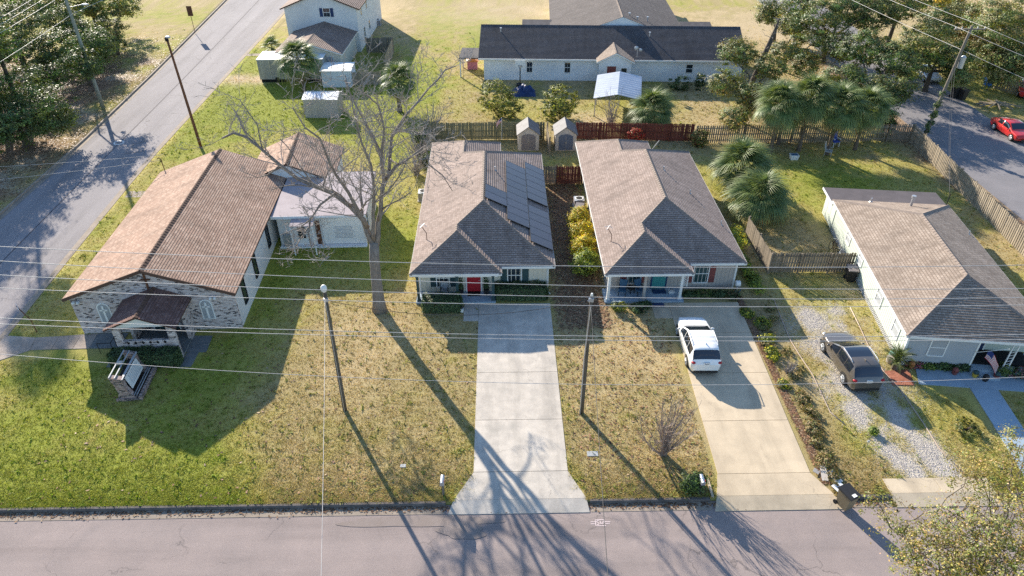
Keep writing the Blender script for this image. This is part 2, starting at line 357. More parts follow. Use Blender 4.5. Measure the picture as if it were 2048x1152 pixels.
def box_d(x, y, x0, x1, y0, y1):                             # signed distance to a rectangle, negative inside
    dx = np.maximum(x0 - x, x - x1); dy = np.maximum(y0 - y, y - y1)
    return np.where((dx > 0) & (dy > 0), np.hypot(np.maximum(dx, 0), np.maximum(dy, 0)), np.maximum(dx, dy))
def gravel_w(x, y):
    w = fbm(x, y, .9, 51, 4)
    cx = np.interp(y, [22, 25, 29, 33, 37], [21.4, 20.9, 20.35, 20.4, 20.9])
    d = np.abs(x - cx)
    tr = np.exp(-((d - .95) / .7) ** 2) * sst(21.8, 23.4, y) * (1 - sst(35.0, 38.0, y))
    mid = np.exp(-(d / 2.0) ** 2) * sst(26.5, 29.5, y) * (1 - sst(34.5, 37.5, y)) * .9
    k = np.maximum(tr, mid); return np.clip(k * 1.15 + ((w - .5) * 3.0 - .14) * sst(.02, .5, k), 0, 1)
def litter_w(x, y):
    n = (fbm(x, y, .35, 23, 4) - .5) * 4
    a = sst(1.2, -1.0, box_d(x, y, 3.7, 6.7, 35, 57.5) + n*.5)          # alley between the two twin houses
    b = sst(.6, -.6, box_d(x, y, 15.4, 17.7, 21.9, 38.5) + n*.35)       # planting strip by the buff drive
    c = sst(4, -4, x - LXf(y) + 1.5 + n*2.5) * sst(96, 84, y + n*3)       # under the oaks
    d = sst(1.5, -1.5, box_d(x, y, 38.6, 42.5, 40, 90) + n)             # verge of the back street
    return a, b, c, d
def ground_col(x, y):
    n1 = fbm(x, y, .11, 1, 4); n2 = fbm(x, y, .45, 5, 4); n3 = fbm(x, y, 1.9, 9, 3)
    g = (n1 - .5)*1.5 + (n2 - .5)*.55 + (n3 - .5)*.55
    bias = np.full_like(x, -.12)
    bias += .34 * sst(-11, -17, x) * sst(60, 40, y)                     # chapel lawn
    bias += .25 * sst(29, 24, y) * sst(-6, -12, x)
    bias += .62 * sst(-8, -12, x) * sst(57, 62, y) * sst(-34, -30, x) * sst(100, 82, y)   # lush lawn behind the chapel
    bias += .40 * sst(-5.8, -6.8, x) * sst(-13, -9, x) * sst(39, 43, y)
    bias -= .30 * sst(-15, -10, x) * sst(-5, -8, x) * sst(38, 34, y)
    bias -= .38 * sst(3, 4.5, x) * sst(11, 10, x) * sst(40, 36, y)
    bias += .22 * sst(23.6, 22.4, y)
    bias += .18 * sst(17.5, 19, x) * sst(44, 48, y) * sst(64, 60, y)
    bias += .10 * sst(66, 70, y) * sst(-14, -8, x) * sst(6, 0, x)
    bias -= .25 * sst(96, 112, y) - .12 * sst(84, 92, y) * sst(8, -4, x)
    bias -= .25 * sst(18, 22, x) * sst(64, 68, y)
    g = g + bias + ((fbm(x, y, .07, 61, 4) - .5)*1.6 + (n3 - .5)*.9) * sst(72, 88, y)
    dry = np.array([.29, .23, .122]); yel = np.array([.285, .25, .085]); grn = np.array([.205, .22, .042]); tan = np.array([.37, .285, .175])
    t1 = sst(-.35, .12, g)[..., None]; t2 = sst(.05, .55, g)[..., None]; t0 = sst(-.85, -.3, g)[..., None]
    c = tan*(1-t0) + dry*t0; c = c*(1-t1) + yel*t1; c = c*(1-t2) + grn*t2
    c = c * (.86 + .28*fbm(x, y, 3.1, 31, 3))[..., None]
    a, b, cc, d = litter_w(x, y)
    lit = np.array([.19, .135, .085])*(.7 + .6*n3[..., None]) ; pink = np.array([.25, .175, .14])*(.75 + .5*n2[..., None])
    for w, k in ((a*.95, lit), (b*.55, lit*1.25), (d*.85, pink)): c = c*(1-w[..., None]) + k*w[..., None]
    wood = np.array([.20, .125, .09])*(.6 + .8*n3[..., None]); sandy = np.array([.36, .30, .26])
    s = sst(.56, .68, fbm(x, y, .3, 77, 4))[..., None]*.75; wood = wood*(1-s) + sandy*s
    c = c*(1-cc[..., None]) + wood*cc[..., None]
    gv = gravel_w(x, y)[..., None]; c = c*(1-gv) + np.array([.42, .375, .335])*gv
    # bare sandy places
    for (px, py, r, k) in ((-28.4, 82.0, 2.0, 1.2), (-30.5, 82.2, 1.8, 1.3), (9.5, 69.5, 3.2, .8), (2, 112, 12, .6), (-25, 91.3, 1.4, .7), (42, 98, 12, .8), (30, 78, 6, .4), (19.5, 66, 5, .35), (24.2, 38.5, 2, .5)):
        w = np.exp(-(((x-px)**2 + (y-py)**2*1.6)/r**2))*k; w = np.clip(w + (n2-.5)*w*1.8, 0, 1)[..., None]
        c = c*(1-w) + np.array([.40, .315, .225])*w
    return np.clip(c*np.array([1.2, 1.2, 1.08]), .01, .9)
def steps(a, b, d): return list(np.arange(a, b + 1e-6, d))
gx = sorted(set([-1500, -600, -250, -120, -90, -75] + steps(-62, -41, .6) + [-40.6, -40.5] + steps(-40, -32, .8) + [-31.5, -31.4] + steps(-31, 52, .45) + steps(53, 66, .8) + [75, 90, 130, 300, 700, 1500]))
gy = sorted(set([-1200, -400, -100, -30, 0, 8] + steps(14, 21.3, .8) + [21.8, 21.9] + steps(22.2, 66, .4) + steps(66.7, 116, .7) + [120, 130, 150, 200, 400, 900, 2000]))
gx = np.array(gx, float); gy = np.array(gy, float); GXm, GYm = np.meshgrid(gx, gy)
for r in range(len(gy)):
    y = gy[r]; yy = min(max(y, 10), 160); GXm[r] = np.interp(gx, [-75, -40.5, -31.45, -27.5, 1500], [-75, LXf(yy), RXf(yy), -27.5, 1500]); GXm[r][gx < -75] = gx[gx < -75]
inroad = ((gx[None, :] > -40.55) & (gx[None, :] < -31.45)) | (GYm < 21.85)
GZ = np.where(inroad, -.26, 0.0)
ncx = len(gx); idx = np.arange(ncx*len(gy)).reshape(len(gy), ncx)
Fq = np.stack([idx[:-1, :-1], idx[:-1, 1:], idx[1:, 1:], idx[1:, :-1]], -1).reshape(-1, 4)
m_ground, nt, b = new_mat("ground_turf")
at = nd(nt, "Attribute", attribute_name="Col").outputs["Color"]; tc = nd(nt, "TexCoord").outputs["Object"]
n1 = nd(nt, "TexNoise", i_Vector=tc, i_Scale=9.0, i_Detail=8.0, i_Roughness=.78)
c = mixc(nt, 1.0, at, ramp(nt, n1.outputs[0], [(.28, g3(.68)), (.5, g3(1.0)), (.75, g3(1.28))]), 'MULTIPLY')
n2 = nd(nt, "TexNoise", i_Vector=tc, i_Scale=28.0, i_Detail=4.0, i_Roughness=.8)
c = mixc(nt, 1.0, c, ramp(nt, n2.outputs[0], [(.3, g3(.72)), (.7, g3(1.25))]), 'MULTIPLY')
nt.links.new(c, b.inputs["Base Color"]); b.inputs["Roughness"].default_value = 1.0; b.inputs["Specular IOR Level"].default_value = .1
bump(nt, b, n1.outputs[0], .8, .05)
ground = npmesh("ground", np.stack([GXm, GYm, GZ], -1).reshape(-1, 3), Fq, m_ground, ground_col(GXm, GYm).reshape(-1, 3))
tag(ground, "dry patchy lawns and bare earth between the houses", None, None, "structure")

# ------------------------------------------------------------------ streets, kerbs, drives
def struct(o, label=None): return tag(o, label, None, None, "structure")
RZ = -.13
def sheet(name, rows, mat, z, label=None):                   # rows: (xl, xr, y[, z])
    mb = MB()
    for (a, b_, y, *k), (c_, d, y2, *k2) in zip(rows[:-1], rows[1:]):
        za = k[0] if k else z; zb = k2[0] if k2 else z
        mb.poly([(a, y, za), (b_, y, za), (d, y2, zb), (c_, y2, zb)])
    return mb.build(name, mat)
struct(sheet("front_street", [(-700, 700, 9.0), (-700, 700, Y0 - .1)], m_asphalt, RZ), "grey asphalt street along the bottom of the picture")
ysd = [Y0 - .1, 28, 34, 40, 46, 53, 60, 72, 84, 103, 120, 160, 400]
struct(sheet("side_street", [(float(LXf(y)) + .05, float(RXf(y)) - .05, y) for y in ysd], m_asphalt2, RZ + .004), "grey asphalt side street beside the brick chapel")
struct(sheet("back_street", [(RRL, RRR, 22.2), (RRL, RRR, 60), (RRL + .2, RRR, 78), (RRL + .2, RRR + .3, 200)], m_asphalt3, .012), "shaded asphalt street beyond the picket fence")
seam = MB()
for a, b_ in zip(ysd[2:-2], ysd[3:-1]):
    xa, xb = float(LXf(a)+RXf(a))/2 - .4, float(LXf(b_)+RXf(b_))/2 - .4
    seam.poly([(xa-.05, a, RZ+.009), (xa+.05, a, RZ+.009), (xb+.05, b_, RZ+.009), (xb-.05, b_, RZ+.009)])
struct(seam.build("road_seam", m_flatdk), "dark tar seam along the middle of the side street")
def blob(cx, cy, rx, ry, n, s, z, rough=.25):
    r = random.Random(s); ph = [r.uniform(0, 6.28) for _ in range(4)]
    return [(cx + rx*k*cos(t), cy + ry*k*sin(t), z) for i in range(n) for t in [2*pi*i/n] for k in [1 + rough*(sin(2*t+ph[0])*.5 + sin(3*t+ph[1])*.35 + sin(5*t+ph[2])*.3 + sin(9*t+ph[3])*.15)]]
struct(MB().poly(blob(-3.9, 20.9, 3.3, .34, 40, 3, RZ+.012)).build("road_stain", m_patch), "brown damp stain along the gutter before the pale drive")
struct(MB().poly(blob(-1.9, 20.35, 1.15, .42, 40, 5, RZ+.016)).build("road_stain", m_patch), "dark damp stain on the asphalt below the mailbox shadow")
def cracks(m, sc, w, dark):
    nt = m.node_tree; b = nt.nodes["Principled BSDF"]; src = b.inputs["Base Color"].links[0].from_socket; tc = nd(nt, "TexCoord").outputs["Object"]
    n = nd(nt, "TexNoise", i_Vector=tc, i_Scale=1.1, i_Detail=5.0); v = nt.nodes.new("ShaderNodeVectorMath"); v.operation = 'MULTIPLY_ADD'; nt.links.new(n.outputs["Color"], v.inputs[0]); v.inputs[1].default_value = (1.6, 1.6, 0); nt.links.new(tc, v.inputs[2])
    vo = nd(nt, "TexVoronoi", feature='DISTANCE_TO_EDGE', i_Vector=v.outputs[0], i_Scale=sc)
    gate = nd(nt, "TexNoise", i_Vector=tc, i_Scale=.25, i_Detail=3.0)
    k = nd(nt, "Math", operation='MULTIPLY', i_0=ramp(nt, vo.outputs["Distance"], [(0, g3(dark)), (w, g3(0))]), i_1=ramp(nt, gate.outputs[0], [(.45, g3(0)), (.6, g3(1))])).outputs[0]
    nt.links.new(mixc(nt, k, src, (.07, .062, .06)), b.inputs["Base Color"])
def lanes(m, sc):
    nt = m.node_tree; b = nt.nodes["Principled BSDF"]; src = b.inputs["Base Color"].links[0].from_socket; tc = nd(nt, "TexCoord").outputs["Object"]
    n = nd(nt, "TexNoise", i_Vector=nd(nt, "Mapping", i_Vector=tc, i_Scale=sc).outputs[0], i_Scale=1.0, i_Detail=6.0, i_Roughness=.6)
    nt.links.new(mixc(nt, 1.0, src, ramp(nt, n.outputs[0], [(.3, g3(.8)), (.5, g3(1.0)), (.7, g3(1.1))]), 'MULTIPLY'), b.inputs["Base Color"])
lanes(m_asphalt, (.05, .8, 1)); lanes(m_asphalt2, (.7, .04, 1)); lanes(m_conc, (.9, .12, 1)); lanes(m_conc2, (.9, .12, 1))
cracks(m_asphalt, .22, .006, .7); cracks(m_asphalt2, .3, .012, .75); cracks(m_conc, .33, .004, .45); cracks(m_conc2, .3, .004, .4)
kf = tag(link(bpy.data.objects.new("front_kerb", None)), "weathered concrete kerb along the front lawns", None, None, "structure")
def kerb_sec(parent, x0, x1):
    MB().ext([(x0, Y0-.17, RZ-.1), (x0, Y0-.13, .0), (x0, Y0-.1, .022), (x0, Y0+.03, .022), (x0, Y0+.03, -.2)], (x1-x0, 0, 0)).build("kerb_section", m_kerb, parent)
    MB().ext([(x0, Y0-.62, RZ-.05), (x0, Y0-.62, RZ+.012), (x0, Y0-.165, RZ+.022), (x0, Y0-.165, RZ-.05)], (x1-x0, 0, 0)).build("gutter_section", m_gutter, parent)
for a, b_ in ((-31, -2.75), (4.15, 9.95), (16.35, 18.7), (24.0, 44)):
    n = max(1, round((b_-a)/3.05)); w = (b_-a)/n
    for i in range(n): kerb_sec(kf, a + i*w + .008, a + (i+1)*w - .008)
for nm, fx, sg, lab in (("east_kerb", RXf, 1, "pale concrete kerb on the chapel side of the side street"), ("west_kerb", LXf, -1, "concrete kerb on the wooded side of the side street")):
    kr = tag(link(bpy.data.objects.new(nm, None)), lab, None, None, "structure")
    y = 23.0 if sg > 0 else 30
    while y < 125:
        y2 = y + 6
        if sg > 0 and y < 33.6: y2 = min(y2, 31.9) if y < 31.8 else 36
        if sg > 0 and 31.8 < y < 34: y = 34.6; y2 = 38
        a, b_ = float(fx(y+.01)), float(fx(y2-.01)); s = sg
        MB().add([(a-s*.14, y+.01, RZ-.1), (a-s*.12, y+.01, .02), (a+s*.06, y+.01, .02), (a+s*.06, y+.01, -.2), (b_-s*.14, y2-.01, RZ-.1), (b_-s*.12, y2-.01, .02), (b_+s*.06, y2-.01, .02), (b_+s*.06, y2-.01, -.2)],
            [(0,1,5,4),(1,2,6,5),(2,3,7,6),(0,3,2,1),(4,5,6,7)]).build("kerb_section", m_gutter, kr)
        MB().add([(a-s*.13, y+.01, RZ+.02), (a-s*.55, y+.01, RZ+.010), (b_-s*.55, y2-.01, RZ+.010), (b_-s*.13, y2-.01, RZ+.02)], [(0,1,2,3)]).build("gutter_section", m_gutter, kr)
        y = y2

def slabs(parent, mat, quads, z=.03, t=.16, name="slab"):
    for q in quads:
        MB().add([(p[0], p[1], (p[2] if len(p) > 2 else z)) for p in q] + [(p[0], p[1], (p[2] if len(p) > 2 else z)-t) for p in q],
                 [(0,1,2,3)] + [(i, i+4, (i+1) % 4+4, (i+1) % 4) for i in range(4)]).build(name, mat, parent)
def run(parent, mat, xl, xr, ys, gap=.014):
    for a, b_ in zip(ys[:-1], ys[1:]):
        slabs(parent, mat, [[(xl(a), a+gap), (xr(a), a+gap), (xr(b_), b_-gap), (xl(b_), b_-gap)]])
d1 = tag(link(bpy.data.objects.new("pale_driveway", None)), "pale grey concrete driveway of the house with solar panels", None, None, "structure")
run(d1, m_conc, lambda y: -1.46, lambda y: 3.24, [23.65, 27.2, 31.0, 34.3, 37.72])
slabs(d1, m_conc, [[(3.24, 23.635), (-1.46, 23.635), (-2.38, 21.98, .014), (4.0, 21.98, .014)], [(4.0, 21.97, .012), (-2.38, 21.97, .012), (-2.62, 21.25, RZ+.024), (4.1, 21.25, RZ+.024)]], name="apron_slab")
slabs(d1, m_conc, [[(-2.42, 35.9), (-1.475, 35.9), (-1.475, 37.72), (-2.42, 37.72)]], name="walk_slab")
d2 = tag(link(bpy.data.objects.new("buff_driveway", None)), "buff concrete driveway under the white car", None, None, "structure")
xl2 = lambda y: float(np.interp(y, [21, 38], [10.62, 11.1])); xr2 = lambda y: float(np.interp(y, [21, 38], [15.25, 15.7]))
run(d2, m_conc2, xl2, xr2, [23.3, 26.9, 30.7, 34.4, 37.6])
slabs(d2, m_conc2, [[(15.3, 23.29), (10.66, 23.29), (10.3, 21.98, .014), (16.0, 21.98, .014)], [(16.0, 21.97, .012), (10.3, 21.97, .012), (10.05, 21.2, RZ+.024), (16.3, 21.2, RZ+.024)]], name="apron_slab")
slabs(d2, m_conc2, [[(9.9, 35.95), (11.03, 35.95), (11.06, 37.6), (9.9, 37.6)]], name="walk_slab")
for a, b_ in ((10.2, .1),): MB().box(10.02, 10.14, 21.9, 23.0, -.1, .09).build("drive_kerb", m_conc2, d2)
d3 = tag(link(bpy.data.objects.new("gravel_drive_apron", None)), "cracked concrete apron at the foot of the gravel drive", None, None, "structure")
slabs(d3, m_conc2, [[(21.3, 22.85), (18.75, 22.85), (18.75, 21.98, .014), (21.3, 21.98, .014)], [(21.3, 21.97, .012), (18.75, 21.97, .012), (18.75, 21.25, RZ+.024), (21.3, 21.25, RZ+.024)], [(23.9, 22.85), (21.32, 22.85), (21.32, 21.98, .014), (23.9, 21.98, .014)], [(23.9, 21.97, .012), (21.32, 21.97, .012), (21.32, 21.25, RZ+.024), (23.9, 21.25, RZ+.024)]], name="apron_slab")
pth = tag(link(bpy.data.objects.new("chapel_path", None)), "worn concrete path from the side street to the chapel porch", None, None, "structure")
for q in ([(-30.7, 32.1), (-28.6, 33.55), (-28.9, 34.75), (-30.9, 35.0)], [(-28.58, 33.56), (-27.35, 33.6), (-27.5, 34.85), (-28.88, 34.76)], [(-27.33, 33.6), (-26.1, 33.62), (-26.2, 35.0), (-27.48, 34.86)], [(-26.08, 33.62), (-25.1, 33.64), (-25.2, 35.08), (-26.18, 35.0)]):
    slabs(pth, m_conc3, [q], z=.028)
for q in ([(-25.08, 33.64), (-23.3, 33.66), (-23.3, 35.1), (-25.18, 35.08)], [(-23.28, 31.9), (-22.75, 31.9), (-22.75, 33.6), (-23.28, 33.6)], [(-19.1, 33.2), (-17.85, 33.15), (-17.95, 34.72), (-19.1, 34.75)], [(-19.0, 31.85), (-18.3, 31.85), (-18.3, 33.15), (-19.0, 33.15)]):
    slabs(pth, m_slabdk, [q], z=.034, name="porch_slab")
w4 = tag(link(bpy.data.objects.new("garden_walk", None)), "smooth grey concrete walk before the sage house porch", None, None, "structure")
m_walk4 = pm("shade_tinted_walk", (.31, .39, .46), (.26, .335, .40), scale=1, rough=.8, fine=.12, stain=.2)  # blue of deep shade put into the concrete's colour, porch floors too
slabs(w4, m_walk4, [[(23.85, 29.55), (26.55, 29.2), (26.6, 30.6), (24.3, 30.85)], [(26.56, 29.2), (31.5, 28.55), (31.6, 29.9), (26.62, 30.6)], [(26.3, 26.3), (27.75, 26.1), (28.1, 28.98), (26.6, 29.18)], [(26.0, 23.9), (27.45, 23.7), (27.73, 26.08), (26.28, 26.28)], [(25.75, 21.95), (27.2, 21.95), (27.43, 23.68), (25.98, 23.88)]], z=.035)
slabs(w4, m_paver, [[(22.3, 29.5), (23.55, 29.45), (23.85, 30.75), (22.4, 30.7)]], z=.04, name="paver_pad")
struct(sheet("church_walk_cross", [(-31.2, -26.5, 53.2), (-31.3, -26.6, 54.3)], m_conc3, .006), "short concrete crossing behind the kerb of the side street")
struct(sheet("drive_spur", [(-32.0, -26.5, 91.0), (-32.0, -26.5, 92.0)], m_gutter, .006), "thin sandy walk to the white two-storey house")

# ------------------------------------------------------------------ grass, gravel, litter (uncountable)
RECTS = [(-26.4, -16.1, 35.2, 52.6), (-16.2, -9.6, 44.8, 56.2), (-5.4, 3.15, 38.0, 58), (7.0, 15.9, 37.9, 58), (-1.5, 3.3, 21, 38), (-2.4, 4.05, 21, 22.6), (-1.9, 3.6, 22.5, 23.2), (10.2, 16.1, 21, 22.6), (-2.5, -1.4, 35.9, 38), (10.4, 15.7, 21, 38), (9.9, 11, 35.9, 38),
         (-31, -25, 32.6, 35), (-25.1, -18, 31.9, 35.2), (23.8, 31.6, 28.6, 31), (25.8, 28, 22, 29), (22.3, 23.8, 29.4, 30.8), (18.7, 24, 21, 22.9), (-27.6, -22.7, 80.9, 84.6), (-24.5, -17, 83, 110), (-20, -16.4, 70, 72.5), (41, 51, 20, 200), (-1.6, 28, 79, 100), (1.6, 4, 61.8, 64), (5.3, 7.4, 61.8, 64), (24, 34, 30.4, 49)]
def free(x, y, pad=0.0):
    ok = (y > Y0 + .06) & ((x > RXf(y) + .12) | (x < LXf(y) - .12))
    for a, b_, c_, d_ in RECTS: ok &= ~((x > a-pad) & (x < b_+pad) & (y > c_-pad) & (y < d_+pad))
    return ok
rg = np.random.default_rng(3)
def scatter_grass():
    n = 520000
    y = Y0 + .06 + (112 - Y0) * rg.random(n)**2.0; half = 19 + y*.75
    x = (rg.random(n)*2 - 1)*np.minimum(half, 62)
    a, b_, c_, d_ = litter_w(x, y)
    bare = np.maximum.reduce([a, b_*.45, c_, d_*.8, gravel_w(x, y), sst(66, 112, y)])
    k = free(x, y, -.07) & (rg.random(n) > bare*1.05) & (fbm(x, y, 1.7, 91, 3) + rg.random(n)*.7 > .5)
    x, y = x[k], y[k]; n = len(x)
    col = ground_col(x, y) * (.95 + .5*rg.random((n, 1))) * (1 + .1*(rg.random((n, 3)) - .5))
    s = (.75 + .7*rg.random(n)) * (1 + (y-22)*.008)
    wd_ = rg.random(n) < .022; s[wd_] *= 2.4; col[wd_] = col[wd_]*np.array([.55, .72, .5])
    V = np.zeros((n, 3, 3, 3)); th = rg.random((n, 3))*6.283; h = (.02 + .03*rg.random((n, 3)))*s[:, None]; w = (.008 + .012*rg.random((n, 3)))*s[:, None]
    ln = (.02 + .06*rg.random((n, 3)))*s[:, None]; ox = (rg.random((n, 3))-.5)*.16; oy = (rg.random((n, 3))-.5)*.16
    bx_, by_ = x[:, None]+ox, y[:, None]+oy
    V[:, :, 0] = np.stack([bx_ - w*np.sin(th), by_ + w*np.cos(th), 0*h], -1); V[:, :, 1] = np.stack([bx_ + w*np.sin(th), by_ - w*np.cos(th), 0*h], -1)
    V[:, :, 2] = np.stack([bx_ + ln*np.cos(th), by_ + ln*np.sin(th), h], -1)
    C = np.repeat(col, 9, axis=0)
    return V.reshape(-1, 3), np.arange(n*9).reshape(-1, 3), C
Vg, Fg, Cg = scatter_grass()
tag(npmesh("grass", Vg, Fg, m_grassm, Cg), "short dry and green winter grass of the lawns", None, None, "stuff")
def scatter_litter():
    n = 60000
    xs = np.concatenate([rg.uniform(-75, -40, n), rg.uniform(3.5, 7, n//6), rg.uniform(15.3, 16.1, n//7), rg.uniform(38.5, 42.5, n//10), rg.uniform(3.6, 11, n//20), rg.uniform(14, 40, n//12), rg.uniform(-24, 12, n//16)])
    ys = np.concatenate([rg.uniform(45, 100, n), rg.uniform(35, 57, n//6), rg.uniform(22, 38.5, n//7), rg.uniform(40, 80, n//10), rg.uniform(22, 36, n//20), rg.uniform(62, 90, n//12), rg.uniform(22, 40, n//16)])
    a, b_, c_, d_ = litter_w(xs, ys); w = np.maximum.reduce([a, b_, c_, d_, .25 + 0*xs]); k = free(xs, ys) & (rg.random(len(xs)) < w); xs, ys = xs[k], ys[k]; n = len(xs)
    pal = np.array([[.22, .12, .065], [.16, .085, .05], [.30, .17, .10], [.12, .07, .05], [.33, .24, .15], [.22, .13, .07]]); col = pal[rg.integers(0, 6, n)]*(.6+.7*rg.random((n, 1)))
    th = rg.random(n)*6.283; s = .035 + .04*rg.random(n); t = (rg.random((n, 4))-.5)*.07
    V = np.zeros((n, 4, 3))
    for q in range(4):
        V[:, q, 0] = xs + s*np.cos(th + q*pi/2)*(1.5 if q % 2 else .8); V[:, q, 1] = ys + s*np.sin(th + q*pi/2)*(1.5 if q % 2 else .8); V[:, q, 2] = .03 + t[:, q]*.5
    m = 2600; gxx = rg.uniform(-26, 26, m); gyy = Y0 - .2 - np.abs(rg.normal(0, .14, m)); th = rg.random(m)*6.283; s = .025 + .03*rg.random(m); W = np.zeros((m, 4, 3))
    for q in range(4): W[:, q] = np.stack([gxx + s*np.cos(th+q*pi/2)*(1.5 if q % 2 else .8), gyy + s*np.sin(th+q*pi/2)*(1.5 if q % 2 else .8), np.full(m, RZ+.035) + (rg.random(m)-.5)*.012], -1)
    V = np.concatenate([V, W]); col = np.concatenate([col, pal[rg.integers(0, 6, m)]*(.5+.6*rg.random((m, 1)))]); n = n + m
    return V.reshape(-1, 3), np.arange(n*4).reshape(-1, 4), np.repeat(col, 4, axis=0)
Vl, Fl, Cl = scatter_litter(); tag(npmesh("leaf_litter", Vl, Fl, m_litter, Cl), "fallen brown leaves under the trees and in the planting strip", None, None, "stuff")
def scatter_gravel():
    n = 60000; x = rg.uniform(17.6, 24, n); y = rg.uniform(22.9, 38, n); k = rg.random(n) < gravel_w(x, y)*.85; x, y = x[k], y[k]; n = len(x)
    s = .012 + .022*rg.random(n); col = (np.array([[.54, .485, .45]])*(.5+.8*rg.random((n, 1))))
    th = rg.random(n)*6.283; V = np.zeros((n, 5, 3))
    for q in range(4):
        V[:, q] = np.stack([x + s*np.cos(th+q*pi/2), y + s*np.sin(th+q*pi/2), np.full(n, .001)], -1)
    V[:, 4] = np.stack([x, y, s*.9], -1); b_ = np.arange(n)[:, None]*5
    F = np.concatenate([b_ + np.array([q, (q+1) % 4, 4]) for q in range(4)])
    return V.reshape(-1, 3), F, np.repeat(col, 5, axis=0)
Vv, Fv, Cv = scatter_gravel(); tag(npmesh("gravel", Vv, Fv, m_litter, Cv), "pale loose gravel in two tracks under the bronze car", None, None, "stuff")
# ------------------------------------------------------------------ building kit
def clip(poly, f):
    out = []; n = len(poly)
    for i in range(n):
        p, q = poly[i], poly[(i+1) % n]; a, b_ = f(p), f(q)
        if a >= 0: out.append(p)
        if (a > 0) != (b_ > 0) and a != b_ and (a < 0 or b_ < 0):
            t = a/(a-b_); out.append(tuple(p[k] + (q[k]-p[k])*t for k in range(len(p))))
    return out
m_butt = pm("shingle_butt_edge", (.10, .08, .07), (.13, .105, .092), rough=.95)
def shingle_plane(mb, pts, course=.17, t=.026):
    """overlapping courses on one roof plane; pts[0]->pts[1] is the eave"""
    P = [Vector(p) for p in pts]; n = Vector((0, 0, 0))
    for i in range(len(P)): n += P[i].cross(P[(i+1) % len(P)])
    n.normalize()
    if n.z < 0: n = -n
    e = (P[1]-P[0]).normalized(); s = n.cross(e)
    if s.z < 0: s = -s
    q = [((p-P[0]).dot(e), (p-P[0]).dot(s)) for p in P]; vmax = max(k[1] for k in q); off = RND.uniform(0, 50)
    k = 0
    while k*course < vmax - 1e-4:
        v0, v1 = k*course, (k+1)*course
        r = clip(clip(q, lambda p: p[1]-v0), lambda p: v1-p[1])
        if len(r) >= 3:
            pos = [P[0] + e*u + s*v + n*(.006 + t*(1-(v-v0)/course)) for u, v in r]
            mb.add(pos, [tuple(range(len(r)))], 0, [(u+off, v+.001) for u, v in r])
            lo = [u for u, v in r if abs(v-v0) < 1e-5]
            if len(lo) >= 2:
                a, b_ = min(lo), max(lo)
                mb.add([P[0]+e*a+s*v0+n*(.006+t), P[0]+e*b_+s*v0+n*(.006+t), P[0]+e*b_+s*v0-n*.01, P[0]+e*a+s*v0-n*.01], [(0, 3, 2, 1)], 1, [(a+off, v0+.01), (b_+off, v0+.01), (b_+off, v0), (a+off, v0)])
        k += 1
def roof(root, planes, caps, mat, capmat, org=(0, 0, 0), course=.17, cap_w=.3, deck=m_white, edge=.12, t=.026):
    d = MB(org)
    for p in planes:
        P = [Vector(k) for k in p]; n = Vector((0, 0, 0))
        for i in range(len(P)): n += P[i].cross(P[(i+1) % len(P)])
        n.normalize(); n = n if n.z > 0 else -n
        d.ext([k - n*.012 for k in P], (0, 0, -edge))
    r = d.build("roof", deck, root)
    s = MB(org)
    for p in planes: shingle_plane(s, p, course, t)
    tag(s.build("shingles", [mat, m_butt], r), None, None, None, "stuff")
    for a, b_ in caps:
        A, B = Vector(a), Vector(b_); L = (B-A).length; dr = (B-A).normalized(); u = Vector((-dr.y, dr.x, 0)).normalized()
        dz = Vector((0, 0, 1)); cm = MB(org); w = cap_w/2; drop = w*.36
        prof = [u*w - dz*drop, dz*.045, -u*w - dz*drop]
        k = int(L/.3)+1
        for i in range(k):
            p = A + dr*(i*L/k); q2 = A + dr*((i+1)*L/k + .02); h0, h1 = dz*.012, dz*.034
            cm.add([p+prof[0]+h1, p+prof[1]+h1, p+prof[2]+h1, q2+prof[0]+h0, q2+prof[1]+h0, q2+prof[2]+h0], [(0,1,4,3),(1,2,5,4),(0,2,1)])
        cm.build("ridge_cap", capmat, r)
    return r
_wc = {}
def window(parent, x, y, z, w, h, rz=0, frame=None, glass=None, shutter=None, sw=.4, mull=1, cols=1, name="window"):
    """sash window standing proud of a wall; (x, y, z) = sill centre, facing -Y before rz"""
    frame = frame or m_white; glass = glass or m_glass
    f = MB(); t = .06
    f.box(-w/2-t, -w/2, -.05, 0, -t, h+t); f.box(w/2, w/2+t, -.05, 0, -t, h+t); f.box(-w/2, w/2, -.05, 0, h, h+t); f.box(-w/2, w/2, -.075, 0, -t, 0)
    if mull: f.box(-w/2, w/2, -.04, 0, h/2-.025, h/2+.025)
    o = f.build(name, frame, parent); o.location = (x, y, z); o.rotation_euler = (0, 0, rz)
    zs = [0, h/2-.025, h/2+.025, h] if mull else [0, h]
    for k in range(0, len(zs), 2):
        for c_ in range(cols):
            a = -w/2 + c_*w/cols; b_ = a + w/cols
            MB().box(a + (.012 if c_ else 0), b_ - (.012 if c_ < cols-1 else 0), -.018, -.004, zs[k], zs[k+1]).build("pane", glass, o)
    if shutter:
        for s in (-1, 1):
            sh = MB(); a = s*(w/2+t+.02+sw/2); sh.box(a-sw/2, a+sw/2, -.035, 0, -.02, h+.02)
            for i in range(6): sh.box(a-sw/2+.05, a+sw/2-.05, -.045, -.035, .06+i*(h-.1)/6, .06+(i+.6)*(h-.1)/6)
            so_ = sh.build("shutter", shutter, parent); so_.location = (x, y, z); so_.rotation_euler = (0, 0, rz)
    return o
